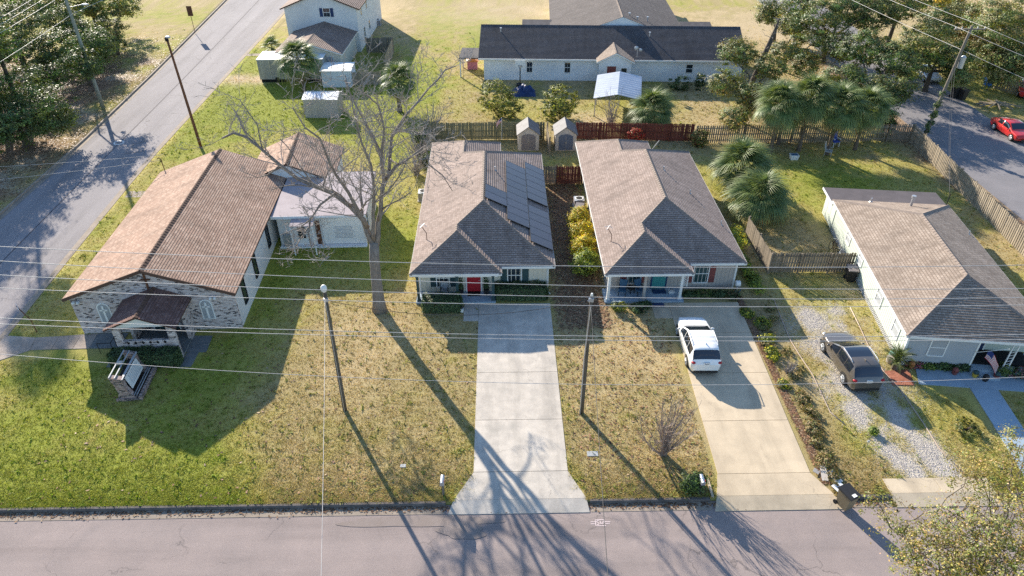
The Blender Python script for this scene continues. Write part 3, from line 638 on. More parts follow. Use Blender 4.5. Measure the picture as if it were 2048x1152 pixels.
def door(parent, x, y, z, w, h, mat, rz=0, frame=None, pane=None):
    f = MB(); f.box(-w/2-.09, -w/2, -.05, 0, 0, h+.09); f.box(w/2, w/2+.09, -.05, 0, 0, h+.09); f.box(-w/2, w/2, -.05, 0, h, h+.09); f.box(-w/2, w/2, -.08, 0, -.04, .0)
    fo = f.build("door_frame", frame or m_white, parent); fo.location = (x, y, z); fo.rotation_euler = (0, 0, rz)
    d = MB(); d.box(-w/2, w/2, -.03, -.002, 0, h)
    for a, b_ in ((.12, .48), (.56, .92)):
        for s in (-1, 1): d.box(s*w*.25-w*.17, s*w*.25+w*.17, -.042, -.03, h*a, h*b_)
    do = d.build("door", mat, parent); do.location = (x, y, z); do.rotation_euler = (0, 0, rz)
    MB().ell((w*.4, -.07, h*.47), (.035, .035, .035), 8, 5).build("handle", m_alu, do)
    if pane: MB().box(-w*.3, w*.3, -.05, -.043, h*.3, h*.9).build("pane", pane, do)
    return do
bat_me = {}
def battens(parent, mat, y, xs, z0, z1, key, org, proud=.02, wdt=.045):
    if key not in bat_me: bat_me[key] = MB().box(-wdt/2, wdt/2, -proud, .005, 0, 1).mesh("batten", mat)
    for x in xs: inst("batten", bat_me[key], parent, (x-org[0], y-org[1], z0), (0, 0, 0), (1, 1, z1-z0))
def post(parent, mat, x, y, z0, z1, w, org=(0, 0, 0), name="porch_column", cap=True):
    m = MB(org); m.box(x-w/2, x+w/2, y-w/2, y+w/2, z0, z1)
    if cap: m.box(x-w*.75, x+w*.75, y-w*.75, y+w*.75, z0, z0+.12); m.box(x-w*.75, x+w*.75, y-w*.75, y+w*.75, z1-.1, z1)
    return m.build(name, mat, parent)

# ------------------------------------------------------------------ twin hip-roofed houses
def hip_house(name, label, eL, eR, pr, prb, yP, yF, yB, yBB, ze, wallmat, trim):
    tn = .503; xm = (eL+eR)/2; hw = (eR-eL)/2; zr = ze + hw*tn; h1 = (pr-eL)/2; xp = (pr+eL)/2; zp = ze + h1*tn; h2 = (prb-eL)/2; xb = (prb+eL)/2; zb = ze + h2*tn
    org = (xm, yF, 0); root = thing(name, label, "house", org)
    fr = (xm, yF+hw, zr); br = (xm, yB-hw, zr); pa = (xp, yP+h1, zp); pv = (xp, yF+h1, zp); ba = (xb, yBB-h2, zb); bv = (xb, yB-h2, zb)
    planes = [[(eL, yBB, ze), (eL, yP, ze), pa, pv, fr, br, bv, ba],
              [(eR, yF, ze), (eR, yB, ze), br, fr],
              [(pr, yF, ze), (eR, yF, ze), fr, pv],
              [(eL, yP, ze), (pr, yP, ze), pa], [(pr, yP, ze), (pr, yF, ze), pv, pa],
              [(eR, yB, ze), (prb, yB, ze), bv, br], [(prb, yBB, ze), (eL, yBB, ze), ba], [(prb, yB, ze), (prb, yBB, ze), ba, bv]]
    caps = [(fr, br), (pa, pv), (ba, bv), ((eL, yP, ze), pa), ((pr, yP, ze), pa), ((eR, yF, ze), fr), (pv, fr), ((eR, yB, ze), br), (bv, br), ((eL, yBB, ze), ba), ((prb, yBB, ze), ba)]
    r = roof(root, planes, caps, m_sh_tan, m_sh_cap, org, deck=trim)
    # white drip edge / gutter boards
    ed = [((eL, yP), (pr, yP)), ((pr, yP), (pr, yF)), ((pr, yF), (eR, yF)), ((eR, yF), (eR, yB)), ((eR, yB), (prb, yB)), ((prb, yB), (prb, yBB)), ((prb, yBB), (eL, yBB)), ((eL, yBB), (eL, yP))]
    for a, b_ in ed: MB(org).bar((a[0], a[1], ze-.06), (b_[0], b_[1], ze-.06), .06, .17).build("fascia", trim, r)
    o = .42; wl = [(eL+o, yF+o-.02), (eR-o, yF+o-.02), (eR-o, yB-o), (prb-o, yB-o), (prb-o, yBB-o), (eL+o, yBB-o)]
    w = MB(org).prism(wl, 0, ze-.06).build("wall", wallmat, root)
    MB(org).prism([(eL+.03, yP+.03), (pr-.03, yP+.03), (pr-.03, yF+.03), (eR-.03, yF+.03), (eR-.03, yF+o), (eL+.03, yF+o)], ze-.16, ze-.13).build("soffit", trim, root)
    return root, w, org, yF+o-.02
H1, w1, o1, yw1 = hip_house("house", "cream board-and-batten house with solar panels on its brown hip roof", -5.85, 3.55, .05, .1, 37.85, 38.65, 56.1, 58.4, 2.32, m_cream, m_white)
battens(w1, m_cream, yw1, [x for x in np.arange(-5.3, 3.1, .3)], .15, 2.2, "cream", o1)
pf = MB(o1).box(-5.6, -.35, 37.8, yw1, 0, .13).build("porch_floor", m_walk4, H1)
for x in (-5.42, -2.85, -.5): post(H1, m_teal, x, 38.02, .13, 2.18, .16, o1)
MB(o1).box(-5.55, -.2, 37.95, 38.1, 2.02, 2.2).build("porch_beam", m_white, H1)
L = lambda x, o: x - o[0]
window(H1, L(-3.85, o1), yw1-o1[1], .55, .8, 1.35, shutter=m_teal, sw=.36)
window(H1, L(.92, o1), yw1-o1[1], .75, .86, 1.3, shutter=m_teal, sw=.42)
door(H1, L(-1.8, o1), yw1-o1[1], .13, .92, 1.95, m_red)
for x in (-5.4, 3.1): MB(o1).box(x-.06, x+.06, yw1-.025, yw1+.05, 0, 2.2).build("corner_board", m_white, H1)
MB(o1).tube([(3.3, 38.72, 2.15), (3.14, yw1-.06, 1.9), (3.14, yw1-.06, .1), (3.3, yw1-.3, .05)], .045, 6).build("downspout", m_white, H1)

H2, w2, o2, yw2 = hip_house("house", "taupe board-and-batten house with teal door and plain brown hip roof", 6.72, 16.2, 12.45, 13.05, 37.6, 38.78, 56.2, 58.4, 2.32, m_taupe, m_white)
battens(w2, m_taupe, yw2, [x for x in np.arange(7.3, 15.7, .26)], .1, 2.2, "taupe", o2)
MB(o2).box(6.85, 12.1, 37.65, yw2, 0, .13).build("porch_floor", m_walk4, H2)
for x in (7.08, 9.45, 11.85): post(H2, m_taupe if x == 9.45 else m_white, x, 37.95, .13, 2.18, .17, o2)
MB(o2).box(6.95, 12.2, 37.88, 38.03, 2.02, 2.2).build("porch_beam", m_white, H2)
lt2 = MB(o2)
for z in np.arange(1.15, 2.0, .14): lt2.bar((11.98, 37.95, z), (12.2, 37.95, z+.14), .02); lt2.bar((12.2, 37.95, z), (11.98, 37.95, z+.14), .02)
lt2.box(12.2, 12.24, 37.93, 37.97, 1.1, 2.18).build("column_trellis", m_white, H2)
window(H2, L(8.95, o2), yw2-o2[1], .6, .85, 1.35, glass=m_glass2)
for s in (-1, 1): MB(o2).box(8.95+s*.72-.2, 8.95+s*.72+.2, yw2-.035, yw2, .58, 1.97).build("shutter", m_dkred, H2)
window(H2, L(13.42, o2), yw2-o2[1], .58, .95, 1.4, glass=m_glass2, shutter=m_dkred, sw=.4)
door(H2, L(10.65, o2), yw2-o2[1], .13, .92, 1.95, m_tealdoor, frame=m_navy)
MB(o2).box(15.68, 15.8, yw2-.025, yw2+.05, 0, 2.2).build("corner_board", m_white, H2)

# roof fittings
def vent_pipe(root, org, x, y, z, h=.35, r=.05): MB(org).cyl(x, y, z-.2, z+h, r, r*1.0, 8).cyl(x, y, z-.02, z+.04, r*2.4, r*1.3, 10).build("vent_pipe", m_metal, root)
def rz_at(org_e, x, eR, ze=2.32): return ze + (eR-x)*.503
vent_pipe(H1, o1, -.35, 48.9, rz_at(0, -.35, 3.55), .3); vent_pipe(H2, o2, 12.4, 48.8, rz_at(0, 12.4, 16.2), .3); vent_pipe(H2, o2, 14.0, 46.5, rz_at(0, 14.0, 16.2), .3); vent_pipe(H2, o2, 15.6, 43.3, rz_at(0, 15.6, 16.2), .3)
def antenna(x, y, z, label):
    t = thing("roof_antenna", label, "antenna", (x, y, z)); m = MB(); m.tube([(0, 0, 0), (.02, 0, .55), (-.25, .1, .95)], .025, 6); m.tube([(0, 0, 0), (.35, -.2, .0)], .02, 6).tube([(0, 0, 0), (-.2, .1, -.12)], .02, 6); m.build("mast", m_rust, t)
    d = MB(); d.tube([(-.5, .1, 1.1), (-.2, .1, 1.2), (0.05, .1, 1.0)], .018, 5).tube([(-.4, -.1, 1.0), (-.1, .3, 1.15)], .014, 5); d.build("dish_rim", m_metal, t)
antenna(-5.0, 41.4, 2.32+.85*.503, "bent satellite dish mast on the roof with solar panels")
antenna(7.5, 41.0, 2.32+.78*.503, "bent satellite dish mast on the plain brown roof")

# solar panels lie on the right slope of H1
sa = thing("solar_array", "rows of dark blue solar panels on the brown hip roof", "solar panels", (3.55, 46, 2.32))
tn = .503; sl_ = sqrt(1+tn*tn); ang = math.atan(tn)
pan_me = MB().box(-.83, .83, -.49, .49, 0, .04).mesh("solar_panel", m_solar)
fr_mb = MB()
for a in (-1, 1): fr_mb.box(a*.845-.012, a*.845+.012, -.5, .5, -.005, .045); fr_mb.box(-.83, .83, a*.502-.01, a*.502+.01, -.005, .045)
fr_me = fr_mb.mesh("panel_frame", m_black)
def panels(s_mid, ys):
    """s_mid = distance up the slope from the eave"""
    px = -s_mid/sl_; pz = s_mid*tn/sl_
    for y in ys:
        p = inst("solar_panel", pan_me, sa, (px + .12*sin(ang), y-46, pz + .12*cos(ang)), (0, ang, 0))
        inst("panel_frame", fr_me, p)
        MB().box(-.6, -.55, -.45, .45, -.1, -.006).box(.55, .6, -.45, .45, -.1, -.006).build("rail", m_alu, p)
yy = lambda a, n: [a + 1.02*i for i in range(n)]
panels(4.35, yy(44.2, 2)); panels(2.65, yy(42.5, 9)); panels(.93, yy(46.9, 6)); panels(.93, yy(40.85, 5))

# ------------------------------------------------------------------ brick chapel
CH = thing("chapel", "brick-fronted chapel with orange tan gable roof and white cross windows", "church", (-21.2, 35.3, 0), radians(2.3))
ze, zr, hw, ln_ = 2.85, 4.72, 5.1, 16.9
MB().add([(-4.85, .2, 0), (4.85, .2, 0), (4.85, 16.6, 0), (-4.85, 16.6, 0), (-4.85, .2, 2.87), (4.85, .2, 2.87), (4.85, 16.6, 2.87), (-4.85, 16.6, 2.87), (0, .2, 4.6), (0, 16.6, 4.6)],
         [(1, 2, 6, 5), (3, 0, 4, 7), (2, 3, 7, 9, 6), (0, 1, 5, 8, 4)]).build("wall", m_stucco, CH)
MB().ext([(-4.87, 0, 0), (4.87, 0, 0), (4.87, 0, 2.86), (0, 0, 4.62), (-4.87, 0, 2.86)], (0, .19, 0)).build("brick_front", m_brick, CH)
A, B = (0, -.28, zr), (0, ln_, zr)
CR = roof(CH, [[(-hw, ln_, ze), (-hw, -.28, ze), A, B], [(hw, -.28, ze), (hw, ln_, ze), B, A]], [(A, B)], m_sh_ch, m_sh_chcap, course=.16, cap_w=.34, deck=m_sh_chcap, t=.015)
for s in (-1, 1): MB().bar((s*hw, -.3, ze-.05), (0, -.3, zr-.05), .05, .2).build("rake_board", m_sh_chcap, CR)
cw = MB()
def arch(w, h, y, n=8): return [(-w/2, y, 0), (w/2, y, 0), (w/2, y, h-w/2)] + [(w/2*cos(t), y, h-w/2+w/2*sin(t)) for t in [pi*i/n for i in range(1, n)]] + [(-w/2, y, h-w/2)]
for x in (-3.1, 3.05):
    f = MB().ext(arch(.78, 1.5, 0), (0, -.035, 0)).build("arched_window", m_white, CH); f.location = (x, 0, .82)
    MB().ext(arch(.62, 1.36, -.036), (0, -.012, 0)).build("pane", m_shade, f).location = (0, 0, .06)
    MB().box(-.06, .06, -.075, -.05, .12, 1.3).box(-.24, .24, -.075, -.05, .92, 1.02).build("window_cross", m_white, f)
MB().box(-.06, .06, -.07, -.005, 3.25, 4.3).box(-.26, .26, -.07, -.005, 3.88, 3.98).build("wall_cross", m_rust, CH)
for x in (-4.45, 3.65):
    f = MB().box(-.16, .16, -.1, 0, 0, .08).ell((-.13, -.2, .1), (.1, .14, .1)).ell((.13, -.2, .1), (.1, .14, .1)).build("floodlight", m_white, CH); f.location = (x, 0, 2.42)
for y in (1.8, 4.75, 8.6, 13.0): window(CH, 4.85, y, .8, .62, 1.65, radians(90), frame=m_dark, glass=m_glass, mull=0, name="side_window")
for y in (1.8, 4.75, 8.6, 13.0): window(CH, -4.85, y, .8, .62, 1.65, radians(-90), frame=m_dark, glass=m_glass, mull=0, name="side_window")
# porch
px0, px1, py0 = -1.45, 2.05, -2.75; pc = (px0+px1)/2
pze, pzr = 2.5, 3.35
MB().box(px0-.0, px1, py0, py0+.2, 0, 1.45).build("porch_brick_wall", m_brick, CH)
for x in (px0, px1-.42): MB().box(x, x+.42, py0+.02, py0+.22, 1.45, 2.42).build("porch_pier", m_brick, CH)
for i in range(6): MB().ext([(pc-1.05+i*.42, py0-.012, 1.2), (pc-.95+i*.42, py0-.012, 1.32), (pc-1.05+i*.42, py0-.012, 1.44), (pc-1.15+i*.42, py0-.012, 1.32)], (0, .01, 0)).build("screen_hole", m_dark, CH)
for x in (px0, px1-.2): MB().box(x, x+.2, -1.0, -.02, 0, 2.42).build("porch_side_wall", m_brick, CH)
MB().box(px0+.01, px1-.01, py0+.21, -.02, 0, .12).build("porch_floor", m_slabdk, CH)
MB().ext([(px0-.1, py0+.05, 2.42), (px1+.1, py0+.05, 2.42), (pc, py0+.05, pzr-.1)], (0, .12, 0)).build("porch_gable", m_white, CH)
A, B = (pc, py0-.28, pzr), (pc, -.02, pzr); q0, q1 = px0-.28, px1+.28
PR = roof(CH, [[(q0, -.02, pze), (q0, py0-.28, pze), A, B], [(q1, py0-.28, pze), (q1, -.02, pze), B, A]], [(A, B)], m_sh_porch, m_sh_chcap, course=.16, deck=m_sh_chcap, edge=.08)
door(CH, pc, 0, .12, 1.5, 2.05, m_teal)
rl = MB()
for x in (-2.2,):
    for y in (-.6, -1.1, -1.6, -2.1): rl.tube([(x, y, .03), (x, y, .85)], .018, 5)
    rl.tube([(x, -.6, .85), (x, -2.1, .85)], .02, 5)
rl.tube([(-3.0, -2.1, .03), (-3.0, -2.1, .85)], .018, 5).tube([(-2.2, -2.1, .85), (-3.0, -2.1, .85)], .02, 5).tube([(-2.2, -2.1, .45), (-3.0, -2.1, .45)], .015, 5)
rl.build("railing", m_dark, CH)
# rear wing with its own gable
A, B = (5.35, 15.0, 4.15), (5.2, 21.2, 4.15); e0, e1 = 1.9, 8.75
MB().add([(2.1, 15.3, 0), (8.5, 15.3, 0), (8.5, 21, 0), (2.1, 21, 0), (2.1, 15.3, 2.7), (8.5, 15.3, 2.7), (8.5, 21, 2.7), (2.1, 21, 2.7), (5.35, 15.3, 4.05), (5.2, 21, 4.05)], [(0,1,5,8,4),(1,2,6,5),(2,3,7,9,6),(3,0,4,7)]).build("wing_wall", m_oldwhite, CH)
roof(CH, [[(e0, 21.2, 2.68), (e0, 15.0, 2.68), A, B], [(e1, 15.0, 2.68), (e1, 21.2, 2.68), B, A]], [(A, B)], m_sh_ch, m_sh_chcap, course=.16, deck=m_sh_chcap, t=.015)
window(CH, 8.5, 18.2, .9, .8, 1.1, radians(90))
# flat annex between chapel and the bare tree
AN = thing("annex", "white flat-roofed annex beside the chapel with lines of lettering", "building", (-13.0, 45.35, 0), radians(1))
MB().box(-3.25, 3.05, .0, 6.0, 0, 2.55).build("wall", m_stucco, AN)
MB().add([(-3.5, -.45, 2.56), (3.3, -.25, 2.56), (3.3, 6.3, 2.75), (-3.5, 6.3, 2.75), (-3.5, -.45, 2.72), (3.3, -.25, 2.72), (3.3, 6.3, 2.92), (-3.5, 6.3, 2.92)], [(0,3,2,1),(4,5,6,7),(0,1,5,4),(1,2,6,5),(2,3,7,6),(3,0,4,7)]).build("roof", m_flat, AN)
MB().box(-3.5, -.2, -.46, -.44, 2.5, 2.6).box(-3.5, 3.3, -.48, -.46, 2.58, 2.74).build("roof_edge", m_oldwhite, AN)
MB().add([(-2.0, -1.4, 2.4), (-.35, -1.4, 2.4), (-.35, -.5, 2.5), (-2.0, -.5, 2.5), (-2.0, -1.4, 2.46), (-.35, -1.4, 2.46), (-.35, -.5, 2.56), (-2.0, -.5, 2.56)], [(0,3,2,1),(4,5,6,7),(0,1,5,4),(1,2,6,5),(2,3,7,6),(3,0,4,7)]).build("door_canopy", m_flat, AN)
for x in (-1.95, -.4): post(AN, m_white, x, -1.35, 0, 2.4, .08, cap=False, name="canopy_post")
door(AN, -1.6, 0, .05, .9, 2.0, m_white, pane=m_glass); MB().box(-.55, -.2, -.03, 0, .05, 2.1).build("dark_doorway", m_rust, AN)
board = MB().ext([(-.05, -.003, .15), (2.95, -.003, .15), (2.95, -.003, 1.2)] + [(2.2+.75*cos(a), -.003, 1.2+1.1*sin(a)) for a in np.linspace(.2, pi/2, 8)] + [(-.05, -.003, 2.3)], (0, -.047, 0)).build("notice_board", m_white, AN)
let = MB()
for i in range(9):
    r = random.Random(i); a = .75 + r.uniform(0, .18); e = 2.35 - r.uniform(0, .25); z = 1.55 - i*.115
    while a < e:
        l_ = r.uniform(.06, .2); let.box(a, min(a+l_, e), -.056, -.0505, z, z+.055); a += l_ + .03
let.build("lettering", m_greyw, board)
MB().box(-3.25, 3.1, -.4, -.02, 0, .12).build("plinth", m_oldwhite, AN)
window(AN, 3.05, 1.2, .9, .7, 1.1, radians(90), name="window")
MB().box(-2.9, -2.4, -.35, -.02, .1, 1.1).build("air_unit", m_metal, AN)

# ------------------------------------------------------------------ sage house on the right
A4 = radians(-7.2)
H4 = thing("house", "sage green sided house with sandy brown hip roof and flag porch", "house", (23.02, 30.87, 0), A4)
W4, L4, e4, r4 = 8.3, 16.3, 2.5, 4.3; hf = W4/2
a_, b__ = (hf, 3.95, r4), (hf, L4-5.0, r4)
R4 = roof(H4, [[(0, L4, e4), (0, 0, e4), a_, b__], [(W4, 0, e4), (W4, L4, e4), b__, a_], [(0, 0, e4), (W4, 0, e4), a_], [(W4, L4, e4), (0, L4, e4), b__]], [(a_, b__), ((0, 0, e4), a_), ((W4, 0, e4), a_), ((0, L4, e4), b__), ((W4, L4, e4), b__)], m_sh_h4, m_sh_cap, course=.17, deck=m_white, edge=.1)
for p, q in (((0, 0), (W4, 0)), ((0, 0), (0, L4)), ((W4, 0), (W4, L4)), ((0, L4), (W4, L4))): MB().bar((p[0], p[1], e4-.06), (q[0], q[1], e4-.06), .06, .16).build("fascia", m_white, R4)
wl = MB().prism([(.35, .4), (4.25, .4), (4.25, 1.9), (W4-.35, 1.9), (W4-.35, L4-.4), (.35, L4-.4)], .42, e4-.06).build("wall", m_sage, H4)
MB().box(.36, 4.24, .385, .399, .42, e4-.08).build("front_panel", m_greyw, H4)
gr_me = MB().box(-.018, .0, -.015, .015, 0, 1).mesh("siding_groove", m_greyw)
gv_me = MB().box(-.012, .004, -.022, .022, 0, 1).mesh("batten", m_sage)
for i, y in enumerate(np.arange(.5, L4-.4, .24)): inst("batten", gv_me, wl, (.35, y, .42), (0, 0, 0), (1, 1, e4-.1-.42))
# lattice skirt
sk = MB()
for y in np.arange(.45, L4-.4, .16): sk.bar((.37, y, .02), (.37, y+.3, .42), .03, .02); sk.bar((.37, y+.3, .02), (.37, y, .42), .03, .02)
for x in np.arange(.4, 4.0, .16): sk.bar((x, .41, .02), (x+.3, .41, .42), .03, .02); sk.bar((x+.3, .41, .02), (x, .41, .42), .03, .02)
sk.build("lattice_skirt", m_white, H4)
MB().box(.5, W4-.5, .6, L4-.6, 0, .42).build("foundation", m_dark, H4)
for y, w, h, z in ((2.0, .9, 1.1, 1.0), (5.2, .9, 1.1, 1.0), (9.4, .75, .8, 1.25), (12.3, .8, .9, 1.2)): window(H4, .35, y, z, w, h, radians(-90), glass=m_shade)
window(H4, 2.1, .385, .95, .85, 1.15, glass=m_shade)
for x, y in ((.35, .4),): MB().box(x-.05, x+.07, y-.05, y+.07, .3, e4-.08).build("corner_board", m_white, H4)
MB().box(4.2, 4.3, .36, .46, .3, e4-.08).build("corner_board", m_white, H4)
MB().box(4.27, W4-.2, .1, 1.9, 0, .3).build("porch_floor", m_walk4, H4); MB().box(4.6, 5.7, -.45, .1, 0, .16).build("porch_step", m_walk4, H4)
for x in (5.95, 6.25): MB().bar((x, .2, .3), (x, .2, e4-.1), .06).build("porch_post", m_white, H4)
lad = MB()
for z in np.arange(.5, 2.3, .22): lad.bar((5.95, .2, z), (6.25, .2, z+.12), .025)
lad.build("post_trellis", m_white, H4)
post(H4, m_white, W4-.3, .2, .3, e4-.1, .12, name="porch_post", cap=False)
window(H4, 7.0, 1.9, .95, 1.4, 1.0, glass=m_glass2, cols=2); door(H4, 5.1, 1.9, .3, .85, 1.95, m_navy)
# flat rear lean-to
MB().box(.3, W4-.2, L4-.39, L4+2.2, .2, 2.15).build("lean_to_wall", m_sage, H4)
MB().add([(.0, L4-.3, 2.2), (W4+.1, L4-.3, 2.2), (W4+.1, L4+2.5, 2.16), (.0, L4+2.5, 2.16), (.0, L4-.3, 2.32), (W4+.1, L4-.3, 2.32), (W4+.1, L4+2.5, 2.27), (.0, L4+2.5, 2.27)], [(0,3,2,1),(4,5,6,7),(0,1,5,4),(1,2,6,5),(2,3,7,6),(3,0,4,7)]).build("lean_to_roof", m_flatdk, H4)
MB().bar((-.03, L4-.3, 2.24), (-.03, L4+2.5, 2.2), .05, .16).build("fascia", m_white, H4)
for y in (L4+.5, L4+1.4): inst("batten", gv_me, wl, (.3, y, .25), (0, 0, 0), (1, 1, 1.85))
vent_pipe(H4, (0, 0, 0), 2.6, 15.9, 2.7, .3, .06); MB().cyl(5.0, 14.9, 2.9, 3.75, .09, .09, 10).cyl(5.0, 14.9, 3.7, 3.86, .15, .15, 10).build("flue", m_metal, H4)
MB().tube([(W4-.2, L4-.1, 2.2), (W4-.2, L4-.1, 3.5)], .035, 6).build("service_mast", m_dark, H4); vent_pipe(H4, (0, 0, 0), 7.9, 11.8, 2.68, .25, .05)

# ------------------------------------------------------------------ long white house behind the fences
A5 = radians(-3.0)
H5 = thing("long_house", "long white house with charcoal gable roof behind the garden sheds", "house", (-2.2, 81.0, 0), A5)
L5, d5, e5, r5 = 30.3, 5.6, 2.62, 4.85
A, B = (-.1, d5, r5), (L5, d5, r5)
R5 = roof(H5, [[(-.1, 0, e5), (L5, 0, e5), B, A], [(L5, 2*d5, e5), (-.1, 2*d5, e5), A, B]], [(A, B)], m_sh_dark, m_sh_dark, course=.2, deck=m_white)
MB().bar((-.1, -.02, e5-.05), (L5, -.02, e5-.05), .06, .16).build("fascia", m_white, R5)
MB().box(.5, L5-.3, .6, 2*d5-.5, 0, e5-.1).build("wall", m_oldwhite, H5)
MB().ext([(.5, .6, e5-.12), (.5, 2*d5-.5, e5-.12), (.5, d5, r5-.15)], (.1, 0, 0)).build("gable", m_oldwhite, H5)
for x in (5.75, 10.1): window(H5, x, .6, .95, .62, 1.15, cols=2)
window(H5, 24.0, .6, 1.1, .7, .9)
# entry gable
A, B = (15.4, -1.2, 3.75), (15.4, 2.8, 3.75)
roof(H5, [[(13.3, .9, 2.72), (13.3, -1.2, 2.72), A, B], [(17.5, -1.2, 2.72), (17.5, .9, 2.72), B, A]], [(A, B)], m_sh_h4, m_sh_cap, course=.2)
MB().ext([(13.6, -.9, 0), (17.2, -.9, 0), (17.2, -.9, 2.7), (15.4, -.9, 3.6), (13.6, -.9, 2.7)], (0, 1.49, 0)).build("entry_wall", m_oldwhite, H5)
door(H5, 15.0, -.9, .3, 1.0, 1.9, m_dkred); window(H5, 16.4, -.9, .9, .6, 1.1)
# porch at the left end
MB().box(-2.4, -.12, 1.2, 5.0, 2.2, 2.34).build("side_porch_roof", m_sh_dark, H5)
for y in (1.35, 4.8): post(H5, m_white, -2.3, y, 0, 2.2, .14, cap=False, name="porch_post")
MB().tube([(-1.9, .3, 0), (-1.9, .3, 1.1), (.3, .3, 1.1), (.3, .3, 0)], .025, 5).tube([(-1.9, .3, .6), (.3, .3, .6)], .02, 5).tube([(-1.9, 1.3, 1.1), (-1.9, .3, 1.1)], .02, 5).build("side_railing", m_dark, H5)
# rear wing
A, B = (16.6, d5+.5, 5.75), (16.6, 34, 5.75)
MB().ext([(14.2, d5+.55, 4.7), (19.0, d5+.55, 4.7), (16.6, d5+.55, 5.62)], (0, .1, 0)).build("wing_gable", m_oldwhite, H5)
roof(H5, [[(8.2, 34, 2.7), (8.2, d5+.5, 2.7), A, B], [(25.0, d5+.5, 2.7), (25.0, 34, 2.7), B, A]], [(A, B)], m_sh_wing, m_sh_cap, course=.22)
MB().box(8.8, 24.8, 2*d5-.49, 33.5, 0, 2.65).build("wing_wall", m_oldwhite, H5)
for x0, x1, y0 in ((4.6, 8.4, 12.6), (25.0, 29.0, 12.2)):
    MB().add([(x0, y0, 2.3), (x1, y0, 2.3), (x1, y0+3.2, 2.75), (x0, y0+3.2, 2.75), (x0, y0, 2.42), (x1, y0, 2.42), (x1, y0+3.2, 2.87), (x0, y0+3.2, 2.87)], [(0,3,2,1),(4,5,6,7),(0,1,5,4),(1,2,6,5),(2,3,7,6),(3,0,4,7)]).build("porch_roof", m_sh_dark, H5)
    for x in (x0+.2, x1-.2): MB().box(x-.15, x+.15, y0+.1, y0+.4, 0, 2.32).build("porch_post", m_white, H5)
for x, y, z in ((2.3, 4.4, 4.35), (19.6, 3.9, 4.15)): MB().cyl(x, y, z-.3, z+.5, .07, .07, 8).cyl(x, y, z+.42, z+.52, .13, .13, 8).build("vent_pipe", m_metal, H5)
for x, y, z in ((17.6, 8.3, 5.0), (18.5, 7.6, 4.75), (19.9, 8.9, 4.4)): MB().cyl(x, y, z-.2, z+.65, .08, .08, 8).cyl(x, y, z+.58, z+.7, .15, .15, 8).build("vent_pipe", m_metal, H5)
MB().tube([(17.9, .4, 2.6), (17.9, .4, 4.0)], .04, 6).ell((17.7, .2, 3.9), (.25, .1, .25)).ell((18.2, .2, 3.7), (.2, .1, .2)).build("service_mast", m_metal, H5)

# ------------------------------------------------------------------ two-storey house and sheds, back left
A6 = radians(-2.0)
H6 = thing("two_storey_house", "white two-storey house with navy shutters behind the palm", "house", (-22.1, 92.6, 0), A6)
MB().add([(-4.5, 0, 0), (4.5, 0, 0), (4.5, 16, 0), (-4.5, 16, 0), (-4.5, 0, 5.4), (4.5, 0, 5.4), (4.5, 16, 5.4), (-4.5, 16, 5.4), (0, 0, 7.1), (0, 16, 7.1)], [(0,1,5,8,4),(1,2,6,5),(2,3,7,9,6),(3,0,4,7)]).build("wall", m_stucco, H6)
A, B = (0, -.35, 7.25), (0, 16.3, 7.25)
roof(H6, [[(-4.95, 16.3, 5.33), (-4.95, -.35, 5.33), A, B], [(4.95, -.35, 5.33), (4.95, 16.3, 5.33), B, A]], [(A, B)], m_sh_tl, m_sh_cap, course=.2, deck=m_sh_chcap)
window(H6, .75, 0, 4.35, .8, 1.0, frame=m_white, shutter=m_navy, sw=.38, cols=2)
for y in (2.5, 6.0): window(H6, 4.5, y, 3.9, .7, 1.1, radians(90)); window(H6, 4.5, y+.8, 1.0, .8, 1.2, radians(90))
MB().add([(-3.4, -9.0, 0), (4.0, -9.0, 0), (4.0, 0, 0), (-3.4, 0, 0), (-3.4, -9.0, 2.55), (4.0, -9.0, 2.55), (4.0, 0, 2.55), (-3.4, 0, 2.55), (.3, -9, 3.6), (.3, 0, 3.6)], [(0,1,5,8,4),(1,2,6,5),(3,0,4,7)]).build("addition_wall", m_cream, H6)
A, B = (.3, -9.3, 3.75), (.3, -.01, 3.75)
roof(H6, [[(-3.75, -.01, 2.55), (-3.75, -9.3, 2.55), A, B], [(4.35, -9.3, 2.55), (4.35, -.01, 2.55), B, A]], [(A, B)], m_sh_tl, m_sh_cap, course=.2, deck=m_white)
window(H6, 2.75, -9.0, .9, .75, 1.3, frame=m_white, glass=m_shade, cols=2); MB().ext([(-.05, -9.01, 3.1), (.65, -9.01, 3.1), (.3, -9.01, 3.35)], (0, -.03, 0)).build("gable_vent", m_shade, H6)
MB().box(-4.9, -3.4, -3.0, -2.0, 0, .15).build("side_step", m_conc3, H6)
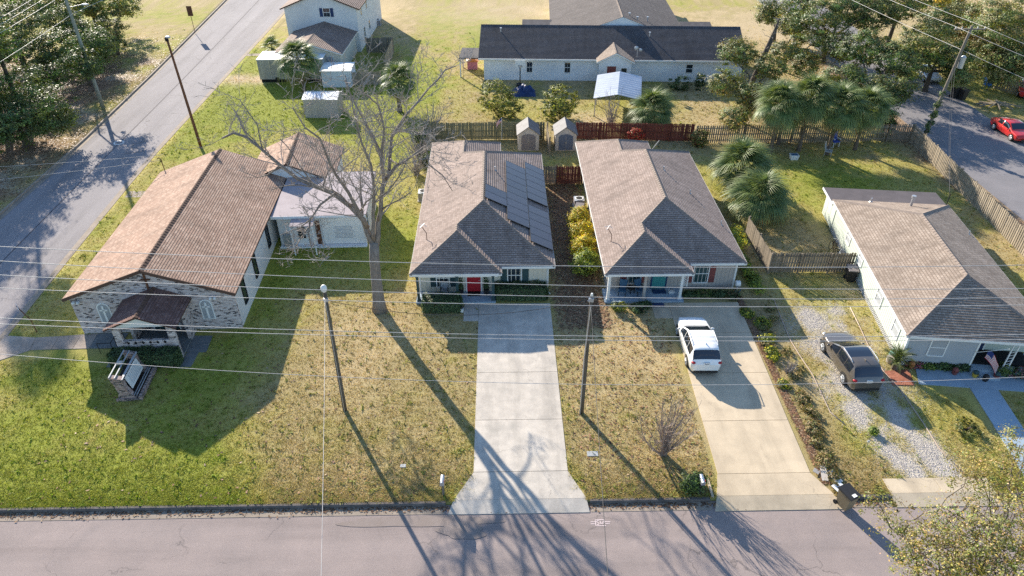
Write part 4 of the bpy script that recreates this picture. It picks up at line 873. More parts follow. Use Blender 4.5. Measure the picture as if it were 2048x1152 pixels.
# fenced yard beside it
def picket_fence(name, label, p, q, h, mat, w=.14, gap=.02, tilt=0.0, group=None, posts=2.4, rails_front=True, mpost=None, jit=.02, zt=.0, thick=.022):
    """every picket is a piece of its own, on rails and posts"""
    p, q = Vector((p[0], p[1], 0)), Vector((q[0], q[1], 0)); L_ = (q-p).length; d = (q-p).normalized(); an = math.atan2(d.y, d.x)
    root = thing(name, label, "fence", p, an, group)
    me = [MB().add([(-w/2, -thick/2, 0), (w/2, -thick/2, 0), (w/2, thick/2, 0), (-w/2, thick/2, 0), (-w/2, -thick/2, h-.05), (w/2, -thick/2, h-.05), (w/2, thick/2, h-.05), (-w/2, thick/2, h-.05), (0, -thick/2, h), (0, thick/2, h)],
        [(0,3,2,1),(0,1,5,8,4),(1,2,6,9,8,5)[:0] or (1,2,6,5),(2,3,7,9,6),(3,0,4,7),(4,8,9,7),(8,5,6,9)]).mesh("picket", mat) for _ in range(1)][0]
    n = int(L_/(w+gap)); r = random.Random(len(label)*7+int(abs(p.x)*10))
    for i in range(n):
        inst("picket", me, root, ((i+.5)*L_/n, r.uniform(-.004, .004), .03+r.uniform(-jit, jit)), (0, r.uniform(-.015, .015)+tilt, 0), (1, 1, 1+r.uniform(-jit, jit)))
    s = 1 if rails_front else -1
    for z in (h*.18, h*.52, h*.86): MB().box(0, L_, s*.015 if s > 0 else -.055, s*.055 if s > 0 else -.015, z-.045, z+.045).build("rail", mpost or mat, root)
    k = max(1, round(L_/posts))
    for i in range(k+1): MB().box(i*L_/k-.05, i*L_/k+.05, s*.06 if s > 0 else -.16, s*.16 if s > 0 else -.06, 0, h+.04).build("post", mpost or mat, root)
    return root
picket_fence("board_fence", "brown board fence panel closing the yard behind the two-storey house's annex", (-16.8, 92.0), (-13.4, 92.0), 1.9, m_fence, .15, .01, group="yard fence of the two-storey house")
picket_fence("board_fence", "pale board fence side of the yard near the two-storey house", (-13.4, 92.0), (-13.4, 84.6), 1.9, m_fencep, .15, .01, rails_front=False, group="yard fence of the two-storey house")
picket_fence("board_fence", "orange tan board fence panel beside the pale shed", (-16.6, 79.9), (-13.4, 80.1), 1.5, m_fencep, .15, .01, group="yard fence of the two-storey house")
def shed(name, label, x, y, w, d, h, rz, wall, roofm, seams=9, pitch=.25):
    t = thing(name, label, "shed", (x, y, 0), rz)
    MB().add([(0,0,0),(w,0,0),(w,d,0),(0,d,0),(0,0,h),(w,0,h),(w,d,h),(0,d,h),(0,d/2,h+pitch),(w,d/2,h+pitch)], [(0,1,5,4),(1,2,6,9,5),(2,3,7,6),(3,0,4,8,7)]).build("wall", wall, t)
    o = .1
    r = MB(); r.add([(-o,-o,h-.02),(w+o,-o,h-.02),(w+o,d/2,h+pitch+.03),(-o,d/2,h+pitch+.03),(-o,d+o,h-.02),(w+o,d+o,h-.02)], [(0,1,2,3),(3,2,5,4)]).add([(-o,-o,h-.08),(w+o,-o,h-.08),(w+o,-o,h-.02),(-o,-o,h-.02)], [(0,1,2,3)]).build("roof", roofm, t)
    sm = MB().box(-.012, .012, -.012, .003, 0, 1).mesh("wall_seam", wall)
    for i in range(seams): inst("wall_seam", sm, t, ((i+.5)*w/seams, 0, .04), (0, 0, 0), (1, 1, h-.12))
    return t
m_shedw = pm("dull_metal_wall", (.36, .36, .33), (.28, .28, .26), scale=1.2, rough=.6, metal=.2, stain=.35, stc=(.2, .19, .16), stretch=(2, 2, .4))
S1 = shed("metal_shed", "small grey metal garden shed with ribbed walls nearest the chapel", -19.9, 70.3, 3.45, 2.3, 2.0, radians(-2), m_shedw, m_steel, 12, .28)
hr = MB().box(0, 3.4, -.012, .004, -.012, .012).mesh("wall_rib", m_metal)
for i in range(8): inst("wall_rib", hr, S1, (.02, 0, .2+i*.22))
shed("metal_shed", "white roofed shed behind the ribbed grey shed", -19.9, 79.3, 3.3, 3.0, 1.9, radians(0), m_oldwhite, m_white, 8, .1)
TR = thing("storage_trailer", "long white box trailer with stained side panels behind the palm", "trailer", (-27.4, 81.1, 0), radians(1))
MB().box(0, 7.4, 0, 3.1, .35, 2.55).build("body", m_shedw, TR); MB().box(-.03, 7.43, -.03, 3.13, 2.56, 2.63).build("roof", m_white, TR)
for i in range(8): MB().box(i*.92+.4, i*.92+.46, -.03, -.002, .38, 2.5).build("side_rib", m_metal, TR)
MB().box(.1, 7.3, .1, 3.0, .0, .34).build("skirt", m_dark, TR)
for x in (2.0, 5.6): MB().tube([(x, -.02, .3), (x, .2, .3)], .3, 12).build("wheel", m_rubber, TR)

# ------------------------------------------------------------------ plastic garden sheds and back fences
def plastic_shed(label, x, y, dm, rm):
    t = thing("garden_shed", label, "shed", (x, y, 0)); w, d, h, pk = 1.95, 2.2, 1.62, 2.3
    MB().add([(-w/2,0,0),(w/2,0,0),(w/2,d,0),(-w/2,d,0),(-w/2,0,h),(w/2,0,h),(w/2,d,h),(-w/2,d,h),(0,0,pk),(0,d,pk)], [(0,1,5,8,4),(1,2,6,5),(2,3,7,9,6),(3,0,4,7)]).build("wall", m_plasticb, t)
    for s in (-1, 1): MB().ext([(s*(w/2+.12), -.15, h-.08), (0, -.15, pk+.06), (0, d+.12, pk+.06), (s*(w/2+.12), d+.12, h-.08)], (0, 0, .06)).build("roof_panel", rm, t)
    for s in (-1, 1):
        D = MB().add([(s*.02,-.03,.08),(s*.66,-.03,.08),(s*.66,-.03,1.42),(s*.45,-.03,1.58),(s*.02,-.03,1.66)], [(0,1,2,3,4) if s > 0 else (4,3,2,1,0)]).ext([(s*.02,-.031,.08),(s*.66,-.031,.08),(s*.66,-.031,1.42),(s*.45,-.031,1.58),(s*.02,-.031,1.66)], (0, .025, 0)).build("door", dm, t)
        MB().box(s*.06-.015, s*.06+.015, -.07, -.032, .75, .95).build("handle", m_alu, D)
    return t
m_shroof = pm("dappled_shed_roof", (.13, .125, .13), (.07, .068, .075), scale=2, rough=.7)
plastic_shed("beige plastic garden shed with grey brown doors by the greenish fence", 2.72, 61.8, m_plasticd, m_shroof)
plastic_shed("plastic garden shed with blue grey doors by the red fence", 6.2, 61.7, pm("blue_grey_plastic", (.12, .14, .18), (.1, .12, .16), rough=.6), m_shroof)
picket_fence("board_fence", "greenish wooden board fence behind the house with solar panels", (-7.2, 64.4), (4.3, 64.4), 1.75, m_fenceg, .125, .012, rails_front=False, group="back garden fences")
picket_fence("board_fence", "short pale board fence between the two garden sheds", (4.55, 64.4), (4.55, 60.9), 1.75, m_fencep, .125, .012, group="back garden fences")
picket_fence("board_fence", "red stained board fence behind the teal door house", (7.4, 64.3), (18.5, 63.6), 1.75, m_fencer, .125, .012, rails_front=False, group="back garden fences")
picket_fence("side_gate_fence", "red stained gate fence in the alley between the twin houses", (4.85, 54.95), (7.05, 54.9), 1.65, m_fencer, .11, .012, group="alley fences")
picket_fence("side_gate_fence", "short grey fence section beside the red alley gate", (3.7, 54.97), (4.83, 54.95), 1.65, m_fence, .11, .012, group="alley fences")
picket_fence("picket_fence", "weathered picket fence along the yard's back behind the palm clump", (18.7, 63.2), (39.4, 63.2), 1.75, m_fence, .125, .075, tilt=.0, rails_front=False, group="weathered picket fences of the sage house")
picket_fence("picket_fence", "weathered picket fence along the back street verge", (39.4, 63.2), (37.6, 37.0), 1.75, m_fencep, .15, .085, rails_front=True, group="weathered picket fences of the sage house")
picket_fence("picket_fence", "weathered picket fence joining the two plots before the bicycles", (18.75, 41.1), (25.0, 41.0), 1.6, m_fence, .15, .03, rails_front=False, group="weathered picket fences of the sage house")
picket_fence("picket_fence", "short picket fence return below the fan palms", (18.65, 46.2), (18.75, 41.15), 1.6, m_fence, .15, .03, group="weathered picket fences of the sage house")
# ------------------------------------------------------------------ vegetation kit
rl_ = np.random.default_rng(11)
def leaves_at(P, Nrm, size, cols, var=.35, droop=.0, asp=1.9):
    """one small folded leaf face per point; returns arrays"""
    n = len(P); th = rl_.random(n)*6.283
    nr = Nrm + rl_.normal(0, .42, (n, 3)); nr /= np.linalg.norm(nr, axis=1)[:, None] + 1e-9
    a = np.stack([np.cos(th), np.sin(th), rl_.normal(-droop, .35, n)], -1); a -= nr*(a*nr).sum(1)[:, None]; a /= np.linalg.norm(a, axis=1)[:, None] + 1e-9
    b_ = np.cross(nr, a); s = (size*(.6 + .8*rl_.random(n)))[:, None]
    V = np.stack([P - a*s*asp*.5, P + b_*s*.5 + nr*s*.12, P + a*s*asp*.5, P - b_*s*.5 + nr*s*.12], 1)
    pal = np.array(cols)*1.65; c = pal[rl_.integers(0, len(pal), n)] * (1 - var + 2*var*rl_.random((n, 1)))
    return V.reshape(-1, 3), np.arange(n*4).reshape(-1, 4), np.repeat(c, 4, axis=0)
def cloud(ells, n, clumps, csz, seed=0, shell=.6):
    """points in many small clumps spread through a union of ellipsoids"""
    w = np.array([e[3]*e[4]*e[5] for e in ells])**.67; w = w/w.sum(); r = np.random.default_rng(seed)
    k = r.choice(len(ells), clumps, p=w); E_ = np.array(ells)[k]
    d = r.normal(0, 1, (clumps, 3)); d /= np.linalg.norm(d, axis=1)[:, None]
    rad = (shell + (1-shell)*r.random(clumps)**.6)*(.86 + .28*r.random(clumps))
    C = E_[:, :3] + d*rad[:, None]*E_[:, 3:6]
    q = r.integers(0, clumps, n); cs = csz*(.35 + 1.1*r.random(clumps)**1.4)
    off = r.normal(0, 1, (n, 3))*cs[q][:, None]*np.array([1, 1, .48])
    nr = d[q]*.8 + off*.55/(cs[q][:, None]+1e-6)*.6 + np.array([0, 0, .45]); return C[q] + off, nr, C, q
def join(*L_):
    V, F, C, o = [], [], [], 0
    for v, f, c in L_: V.append(v); F.append(f + o); C.append(c); o += len(v)
    return np.concatenate(V), np.concatenate(F), np.concatenate(C)
OAK = [(.045, .07, .018), (.06, .088, .024), (.038, .058, .018), (.08, .105, .03), (.03, .048, .018)]
OLIVE = [(.085, .105, .026), (.11, .125, .034), (.07, .088, .026), (.14, .14, .042), (.05, .066, .02), (.16, .13, .055)]
DEEP = [(.035, .06, .025), (.05, .08, .03), (.03, .05, .022), (.07, .10, .04)]
def limb(mb, a, b_, r0, r1, k=5, wob=.12, seed=0, n=6):
    r = random.Random(seed); a, b_ = Vector(a), Vector(b_); L_ = (b_-a).length
    pts = [a.lerp(b_, i/k) + (Vector((r.uniform(-1, 1), r.uniform(-1, 1), r.uniform(-.5, .8)))*L_*wob*sin(pi*i/k)) for i in range(k+1)]
    mb.tube(pts, [r0 + (r1-r0)*i/k for i in range(k+1)], n); return pts
def tree(name, label, x, y, ells, n, clumps, csz, size, cols, trunk_r, seed, bark=None, group=None, trunk_h=None, mat=None, shell=.6, twigs=40, branch_w=.3, cat="tree"):
    """ells: crown lobes (dx, dy, z, rx, ry, rz)"""
    t = thing(name, label, cat, (x, y, 0), 0, group); r = random.Random(seed)
    if name != "roadside_tree": n = int(n*(1.15 if name == "live_oak" else 1.5)); clumps = int(clumps*1.1)
    P, Nr, C, q = cloud(ells, n, clumps, csz, seed, shell)
    V, F, Cc = leaves_at(P, Nr, np.full(n, size), cols)
    vr = np.random.default_rng(seed+1); vary = (.6 + .8*vr.random((clumps, 1)))*(1 + (vr.random((clumps, 3))-.5)*np.array([.5, .2, .4])); Cc = Cc*np.repeat(vary[q], 4, axis=0)
    npmesh("crown", V, F, mat or m_oak, Cc, t)
    zc = np.mean([e[2] for e in ells]); th = trunk_h or zc*.55
    mb = MB(); lean = (r.uniform(-.3, .3), r.uniform(-.3, .3))
    base = [(0, 0, -.05), (.02, 0, .25), (lean[0]*.4, lean[1]*.4, th*.5), (lean[0], lean[1], th)]
    mb.tube(base, [trunk_r*1.5, trunk_r*1.05, trunk_r*.9, trunk_r*.75], 10)
    mb.build("trunk", bark or m_bark2, t, 180)
    lm = MB()
    for i, e in enumerate(ells): 
        pts = limb(lm, base[-1], (e[0], e[1], e[2]), trunk_r*.55, trunk_r*.16, 6, .1, seed*31+i)
        for j in range(max(2, twigs//len(ells))):
            c = C[r.randrange(clumps)]; s = pts[r.randrange(2, len(pts))]
            if (Vector(c)-s).length < 4.5: limb(lm, s, c, trunk_r*.13, .012, 4, .1, seed*77+i*40+j, 4)
    lm.build("limbs", bark or m_bark2, t, 180)
    return t
def bush(name, label, x, y, ells, n, size, cols, seed, group=None, csz=.14, clumps=None, cat="shrub", stems=True, mat=None):
    t = thing(name, label, cat, (x, y, 0), 0, group); clumps = clumps or max(20, n//40)
    P, Nr, C, q = cloud(ells, n, clumps, csz, seed, .55); P[:, 2] = np.maximum(P[:, 2], .03)
    V, F, Cc = leaves_at(P, Nr, np.full(n, size), cols)
    vary = .7 + .6*np.random.default_rng(seed+1).random(clumps); Cc = Cc*np.repeat(vary[q], 4)[:, None]
    npmesh("foliage", V, F, mat or m_bush, Cc, t)
    if stems:
        mb = MB(); r = random.Random(seed)
        for i in range(7):
            c = C[r.randrange(len(C))]; limb(mb, (r.uniform(-.1, .1), r.uniform(-.1, .1), 0), c, .03, .008, 4, .08, seed+i, 5)
        mb.build("stems", m_bark2, t)
    return t

# ------------------------------------------------------------------ bare tree (the large one in the middle of the picture)
BT = thing("bare_tree", "tall leafless grey tree forking low on the lawn beside the chapel annex", "tree", (-7.9, 37.2, 0))
def skel(seed):
    rr = random.Random(seed); big, small = MB((-7.9, 37.2, 0)), MB((-7.9, 37.2, 0))
    def wander(p, d, L_, k, wob, up):
        pts = [Vector(p)]; d = Vector(d).normalized()
        for i in range(k):
            d = (d + Vector((rr.uniform(-1, 1), rr.uniform(-1, 1), rr.uniform(-.8, .8)+up))*wob).normalized(); pts.append(pts[-1] + d*L_/k)
        return pts
    def grow(pts, r0, r1, depth, dens):
        k = len(pts)-1; rad = [r0 + (r1-r0)*(i/k)**.8 for i in range(k+1)]
        (big if r0 > .05 else small).tube(pts, rad, 8 if r0 > .1 else (5 if r0 > .03 else 3))
        if depth == 0: return
        L_ = sum((pts[i+1]-pts[i]).length for i in range(k)); n = max(2, int(dens*L_))
        for j in range(n):
            f = rr.uniform(.18, 1.0); i = min(int(f*k), k-1); p = pts[i].lerp(pts[i+1], f*k-i); d0 = (pts[i+1]-pts[i]).normalized()
            side = Vector((rr.uniform(-1, 1), rr.uniform(-1, 1), rr.uniform(-.35, .9))).normalized(); d = (d0*.55 + side).normalized()
            r = rad[i]*rr.uniform(.28, .5); l_ = max(.35, min(3.4, L_*rr.uniform(.22, .5)))*(1.1-.35*f)
            q = wander(p, d, l_, 5 if l_ > .8 else 3, .28, .12); grow(q, max(r, .013), max(r*.35, .009), depth-1, dens*1.3)
    def path(pix): return [Vector(WY(px, py, Y)) for px, py, Y in pix]
    def refine(pts, r_):
        out = []
        for a, b_ in zip(pts[:-1], pts[1:]):
            n = max(1, int((b_-a).length/.7))
            for i in range(n): out.append(a.lerp(b_, i/n) + (Vector((rr.uniform(-1, 1), rr.uniform(-1, 1), rr.uniform(-1, 1)))*r_ if i else Vector((0, 0, 0))))
        return out + [pts[-1]]
    LIMBS = [
     ([(746, 490, 37.2), (727, 440, 37.5), (700, 412, 37.8), (665, 386, 38.1), (637, 375, 38.4), (595, 357, 38.8), (560, 330, 39.1), (525, 300, 39.4), (495, 275, 39.6), (467, 266, 39.8), (445, 276, 40.0)], .20, .06, 3, 1.0),
     ([(735, 455, 37.3), (697, 385, 36.9), (672, 350, 36.6), (657, 320, 36.4), (640, 277, 36.2), (610, 255, 36.0), (585, 215, 35.9)], .15, .03, 3, 1.1),
     ([(748, 480, 37.2), (746, 425, 36.9), (747, 367, 36.5), (742, 330, 36.2), (725, 290, 35.9), (712, 240, 35.6), (702, 190, 35.4), (690, 160, 35.2)], .13, .025, 3, 1.1),
     ([(753, 490, 37.2), (762, 400, 37.6), (768, 360, 37.9), (761, 305, 38.2), (745, 272, 38.4), (722, 230, 38.8), (700, 187, 39.2), (690, 150, 39.5)], .19, .03, 3, 1.1),
     ([(768, 360, 37.9), (763, 300, 37.6), (768, 255, 37.4), (757, 210, 37.2), (738, 195, 37.0), (715, 175, 36.8)], .11, .025, 3, 1.1),
     ([(767, 372, 37.9), (778, 345, 38.3), (783, 275, 39.0), (810, 232, 39.6), (835, 205, 40.2), (857, 177, 40.8), (890, 140, 41.5), (912, 132, 42.0)], .12, .03, 3, 1.1),
     ([(772, 358, 38.0), (790, 334, 38.2), (825, 312, 38.6), (850, 292, 39.0), (858, 330, 39.3), (885, 350, 39.6), (905, 382, 39.8)], .10, .02, 3, 1.1),
     ([(672, 385, 38.0), (640, 410, 37.2), (620, 440, 36.6), (600, 455, 36.2), (560, 470, 35.9)], .08, .02, 3, 1.5),
     ([(620, 440, 36.6), (617, 470, 36.2), (625, 505, 35.9), (640, 535, 35.7)], .06, .015, 3, 2.0),
     ([(617, 455, 36.4), (590, 495, 36.0), (575, 530, 35.7)], .05, .012, 3, 2.0),
     ([(560, 332, 39.1), (535, 350, 38.6), (515, 355, 38.2), (490, 345, 37.9)], .06, .015, 3, 1.3),
     ([(525, 300, 39.4), (515, 250, 39.8), (480, 200, 40.2), (430, 180, 40.6)], .05, .012, 2, 1.2),
    ]
    tr = path([(760, 624, 37.2), (757, 600, 37.2), (752, 555, 37.2), (749, 520, 37.2), (748, 484, 37.2)])
    tb = MB((-7.9, 37.2, 0)); tb.tube(refine(tr, .02), list(np.interp(np.linspace(0, 1, len(refine(tr, 0))), [0, .12, .5, 1], [.52, .40, .33, .30])), 14)
    tb.build("trunk", m_bark, BT, 180)
    for pix, r0, r1, dep, den in LIMBS: grow(refine(path(pix), .06), r0*1.05, r1, dep, den*2.0)
    big.build("limbs", m_bark, BT, 180); small.build("twigs", m_twig, BT)
skel(5)
# leafless shrub on the front lawn
CM = thing("bare_shrub", "leafless multi-stemmed grey shrub on the lawn between the driveways", "shrub", (8.2, 24.6, 0))
sm = MB(); rr = random.Random(4)
for i in range(34):
    a = rr.uniform(0, 6.28); tp = rr.uniform(.1, .75); L_ = rr.uniform(2.2, 3.5); p = Vector((rr.uniform(-.15, .15), rr.uniform(-.12, .12), 0)); d = Vector((cos(a)*tp, sin(a)*tp*.8, 1)).normalized(); pts = [p]
    for k in range(7): d = (d + Vector((rr.uniform(-1, 1), rr.uniform(-1, 1), .3))*.13).normalized(); pts.append(pts[-1] + d*L_/7)
    sm.tube(pts, [.03*(1-k/8) + .005 for k in range(8)], 4)
    for j in range(14):
        k = rr.randrange(1, 7); q = [pts[k].lerp(pts[k+1], rr.random())]; e = (d + Vector((rr.uniform(-1, 1), rr.uniform(-1, 1), rr.uniform(0, .6)))*.9).normalized()
        for m_ in range(3): e = (e + Vector((rr.uniform(-1, 1), rr.uniform(-1, 1), .2))*.25).normalized(); q.append(q[-1] + e*rr.uniform(.12, .28))
        sm.tube(q, [.011, .009, .007, .005], 3)
sm.build("stems", pm("pinkish_twig", (.33, .26, .22), (.24, .19, .16), scale=4, rough=.95), CM)

# ------------------------------------------------------------------ broadleaf trees
LG = "oaks beyond the side street"
def lobes(x, y, L_): return [(G(px, py, z)[0]-x, G(px, py, z)[1]-y, z, r, r*.92, r*.72) for px, py, z, r in L_]
def mid(L_): return (sum(G(px, py, z)[0] for px, py, z, r in L_)/len(L_), sum(G(px, py, z)[1] for px, py, z, r in L_)/len(L_))
tree("live_oak", "broad dark oak at the left edge beyond the side street", *mid([(20, 175, 4.2, 3.2), (85, 215, 3.4, 2.9), (20, 250, 3.2, 2.6), (-60, 190, 4.5, 3.5), (110, 235, 2.4, 1.9), (-40, 260, 3.4, 2.8)]), lobes(*mid([(20, 175, 4.2, 3.2), (85, 215, 3.4, 2.9), (20, 250, 3.2, 2.6), (-60, 190, 4.5, 3.5), (110, 235, 2.4, 1.9), (-40, 260, 3.4, 2.8)]), [(20, 175, 4.2, 3.2), (85, 215, 3.4, 2.9), (20, 250, 3.2, 2.6), (-60, 190, 4.5, 3.5), (110, 235, 2.4, 1.9), (-40, 260, 3.4, 2.8)]), 36000, 560, .40, .10, OAK, .3, 101, group=LG, shell=.5)
tree("live_oak", "dark oak with open crown around the grey green utility pole", *mid([(120, 95, 4.2, 2.8), (175, 62, 4.0, 2.3), (95, 150, 3.0, 2.0), (200, 100, 2.6, 1.8), (130, 40, 5.0, 2.4), (165, 130, 5.4, 2.1), (190, 85, 6.0, 2.0)]), lobes(*mid([(120, 95, 4.2, 2.8), (175, 62, 4.0, 2.3), (95, 150, 3.0, 2.0), (200, 100, 2.6, 1.8), (130, 40, 5.0, 2.4), (165, 130, 5.4, 2.1), (190, 85, 6.0, 2.0)]), [(120, 95, 4.2, 2.8), (175, 62, 4.0, 2.3), (95, 150, 3.0, 2.0), (200, 100, 2.6, 1.8), (130, 40, 5.0, 2.4), (165, 130, 5.4, 2.1), (190, 85, 6.0, 2.0)]), 34000, 520, .36, .10, OAK, .26, 102, group=LG, shell=.4)
tree("live_oak", "tall oak cut by the top left corner of the picture", *mid([(20, 60, 5.4, 3.8), (-70, 80, 6, 4), (60, 20, 5.5, 3.2), (60, 110, 4.0, 2.6), (0, -10, 6.5, 3.6)]), lobes(*mid([(20, 60, 5.4, 3.8), (-70, 80, 6, 4), (60, 20, 5.5, 3.2), (60, 110, 4.0, 2.6), (0, -10, 6.5, 3.6)]), [(20, 60, 5.4, 3.8), (-70, 80, 6, 4), (60, 20, 5.5, 3.2), (60, 110, 4.0, 2.6), (0, -10, 6.5, 3.6)]), 30000, 460, .42, .11, OAK, .32, 103, group=LG, shell=.5)
tree("live_oak", "yellow green small oak above the brown verge by the street", *mid([(225, 60, 2.6, 2.0), (215, 88, 1.8, 1.5), (240, 85, 1.4, 1.1)]), lobes(*mid([(225, 60, 2.6, 2.0), (215, 88, 1.8, 1.5), (240, 85, 1.4, 1.1)]), [(225, 60, 2.6, 2.0), (215, 88, 1.8, 1.5), (240, 85, 1.4, 1.1)]), 9000, 140, .3, .09, OLIVE + OAK, .16, 104, group=LG, shell=.4)
tree("live_oak", "oak with sunlit top behind the utility pole at the top edge", *mid([(200, 10, 4.4, 3.0), (255, 15, 3.2, 2.0), (150, 0, 5.2, 3.2), (90, -15, 5.5, 3.2)]), lobes(*mid([(200, 10, 4.4, 3.0), (255, 15, 3.2, 2.0), (150, 0, 5.2, 3.2), (90, -15, 5.5, 3.2)]), [(200, 10, 4.4, 3.0), (255, 15, 3.2, 2.0), (150, 0, 5.2, 3.2), (90, -15, 5.5, 3.2)]), 18000, 280, .42, .12, OLIVE + OAK, .28, 105, group=LG)
tree("live_oak", "oak outside the left border whose shade falls across the side street", -47.8, 66.0, [(0, 0, 9.0, 2.8, 2.6, 2.0), (-2.2, 1.2, 8.4, 2.6, 2.6, 2.0), (.4, 2.6, 8.4, 2.4, 2.2, 1.8)], 14000, 220, .42, .11, OAK, .34, 106, group=LG, trunk_h=5.5)
tree("live_oak", "oak outside the left border shading the street corner", -46.5, 58.0, [(0, 0, 7.6, 2.6, 2.6, 1.9), (.6, 2.2, 7.4, 2.2, 2.2, 1.7), (-2, 1, 7.2, 2.6, 2.6, 2.0)], 14000, 220, .4, .11, OAK, .3, 107, group=LG, trunk_h=4.5)
tree("tall_pine", "tall pine whose top stands above the left border and shades the lawn", -46.5, 67.5, [(0, 0, 15.0, 2.2, 2.2, 1.6), (.6, -.4, 13.4, 2.0, 1.9, 1.3), (-.5, .3, 16.6, 1.4, 1.4, 1.2)], 9000, 150, .36, .1, DEEP, .2, 108, group=LG, trunk_h=12.5)
RG = "trees around the back yards"
tree("broadleaf_tree", "olive brown leafy tree at the right end of the long white house", *mid([(1478, 105, 5.4, 2.0), (1452, 165, 4.0, 1.9), (1505, 190, 3.4, 1.8), (1540, 135, 4.6, 1.7), (1475, 235, 2.2, 1.5), (1530, 215, 2.6, 1.4)]), lobes(*mid([(1478, 105, 5.4, 2.0), (1452, 165, 4.0, 1.9), (1505, 190, 3.4, 1.8), (1540, 135, 4.6, 1.7), (1475, 235, 2.2, 1.5), (1530, 215, 2.6, 1.4)]), [(1478, 105, 5.4, 2.0), (1452, 165, 4.0, 1.9), (1505, 190, 3.4, 1.8), (1540, 135, 4.6, 1.7), (1475, 235, 2.2, 1.5), (1530, 215, 2.6, 1.4)]), 20000, 330, .32, .085, OLIVE, .2, 111, group=RG, shell=.45)
tree("broadleaf_tree", "large round oak in the right back yards at the top edge", *mid([(1640, 40, 5.2, 3.4), (1700, 15, 5.6, 3.0), (1615, 95, 3.6, 2.2), (1680, 90, 3.4, 2.4), (1750, 25, 5.4, 2.8), (1600, 10, 5.4, 2.6)]), lobes(*mid([(1640, 40, 5.2, 3.4), (1700, 15, 5.6, 3.0), (1615, 95, 3.6, 2.2), (1680, 90, 3.4, 2.4), (1750, 25, 5.4, 2.8), (1600, 10, 5.4, 2.6)]), [(1640, 40, 5.2, 3.4), (1700, 15, 5.6, 3.0), (1615, 95, 3.6, 2.2), (1680, 90, 3.4, 2.4), (1750, 25, 5.4, 2.8), (1600, 10, 5.4, 2.6)]), 30000, 430, .42, .105, OLIVE + OAK, .34, 112, group=RG, shell=.5)
tree("broadleaf_tree", "dense oak standing at the corner of the picket fence by the street", *mid([(1730, 95, 5.4, 2.6), (1790, 120, 5.0, 2.3), (1690, 160, 3.8, 2.1), (1760, 185, 3.2, 2.2), (1720, 225, 2.0, 1.8), (1800, 180, 3.4, 1.7), (1765, 235, 1.8, 1.5)]), lobes(*mid([(1730, 95, 5.4, 2.6), (1790, 120, 5.0, 2.3), (1690, 160, 3.8, 2.1), (1760, 185, 3.2, 2.2), (1720, 225, 2.0, 1.8), (1800, 180, 3.4, 1.7), (1765, 235, 1.8, 1.5)]), [(1730, 95, 5.4, 2.6), (1790, 120, 5.0, 2.3), (1690, 160, 3.8, 2.1), (1760, 185, 3.2, 2.2), (1720, 225, 2.0, 1.8), (1800, 180, 3.4, 1.7), (1765, 235, 1.8, 1.5)]), 32000, 430, .36, .095, OLIVE + OAK + OAK, .34, 113, group=RG, shell=.5)
tree("broadleaf_tree", "leafy oak overhanging the far end of the back street", *mid([(1850, 85, 5.4, 2.8), (1905, 110, 4.6, 2.2), (1830, 135, 3.4, 1.8), (1880, 45, 5.6, 2.4), (1915, 150, 2.8, 1.5)]), lobes(*mid([(1850, 85, 5.4, 2.8), (1905, 110, 4.6, 2.2), (1830, 135, 3.4, 1.8), (1880, 45, 5.6, 2.4), (1915, 150, 2.8, 1.5)]), [(1850, 85, 5.4, 2.8), (1905, 110, 4.6, 2.2), (1830, 135, 3.4, 1.8), (1880, 45, 5.6, 2.4), (1915, 150, 2.8, 1.5)]), 20000, 300, .4, .1, OLIVE + OAK, .28, 114, group=RG, shell=.45)
tree("broadleaf_tree", "tall grey green tree at the top right corner", *mid([(2010, 60, 6.4, 3.4), (2050, 110, 4.6, 2.8), (1985, 110, 4.2, 2.2), (1975, 30, 6.5, 2.6), (2060, 20, 7, 3.4), (2000, 150, 2.4, 1.6)]), lobes(*mid([(2010, 60, 6.4, 3.4), (2050, 110, 4.6, 2.8), (1985, 110, 4.2, 2.2), (1975, 30, 6.5, 2.6), (2060, 20, 7, 3.4), (2000, 150, 2.4, 1.6)]), [(2010, 60, 6.4, 3.4), (2050, 110, 4.6, 2.8), (1985, 110, 4.2, 2.2), (1975, 30, 6.5, 2.6), (2060, 20, 7, 3.4), (2000, 150, 2.4, 1.6)]), 24000, 340, .45, .11, OLIVE, .3, 115, group=RG, shell=.45)
tree("broadleaf_tree", "yellowing tree behind the transformer on the leaning pole", *mid([(1935, 60, 4.4, 2.2), (1960, 90, 3.2, 1.8), (1925, 25, 5, 2.2)]), lobes(*mid([(1935, 60, 4.4, 2.2), (1960, 90, 3.2, 1.8), (1925, 25, 5, 2.2)]), [(1935, 60, 4.4, 2.2), (1960, 90, 3.2, 1.8), (1925, 25, 5, 2.2)]), 10000, 170, .4, .1, [(.18, .15, .05), (.14, .13, .045), (.22, .17, .07), (.10, .10, .03)], .22, 116, group=RG, shell=.45)
tree("broadleaf_tree", "small tree beyond the oaks at the top edge right of the charcoal roof", *mid([(1540, 25, 3.6, 2.0), (1575, 45, 2.6, 1.6)]), lobes(*mid([(1540, 25, 3.6, 2.0), (1575, 45, 2.6, 1.6)]), [(1540, 25, 3.6, 2.0), (1575, 45, 2.6, 1.6)]), 7000, 110, .38, .11, OLIVE + OAK, .2, 117, group=RG, shell=.4)
tree("broadleaf_tree", "oak at the top edge above the end of the back street", *mid([(1800, 10, 6, 3.0), (1760, -20, 6, 3), (1850, -10, 6, 3)]), lobes(*mid([(1800, 10, 6, 3.0), (1760, -20, 6, 3), (1850, -10, 6, 3)]), [(1800, 10, 6, 3.0), (1760, -20, 6, 3), (1850, -10, 6, 3)]), 12000, 180, .45, .12, OLIVE + OAK, .28, 118, group=RG)
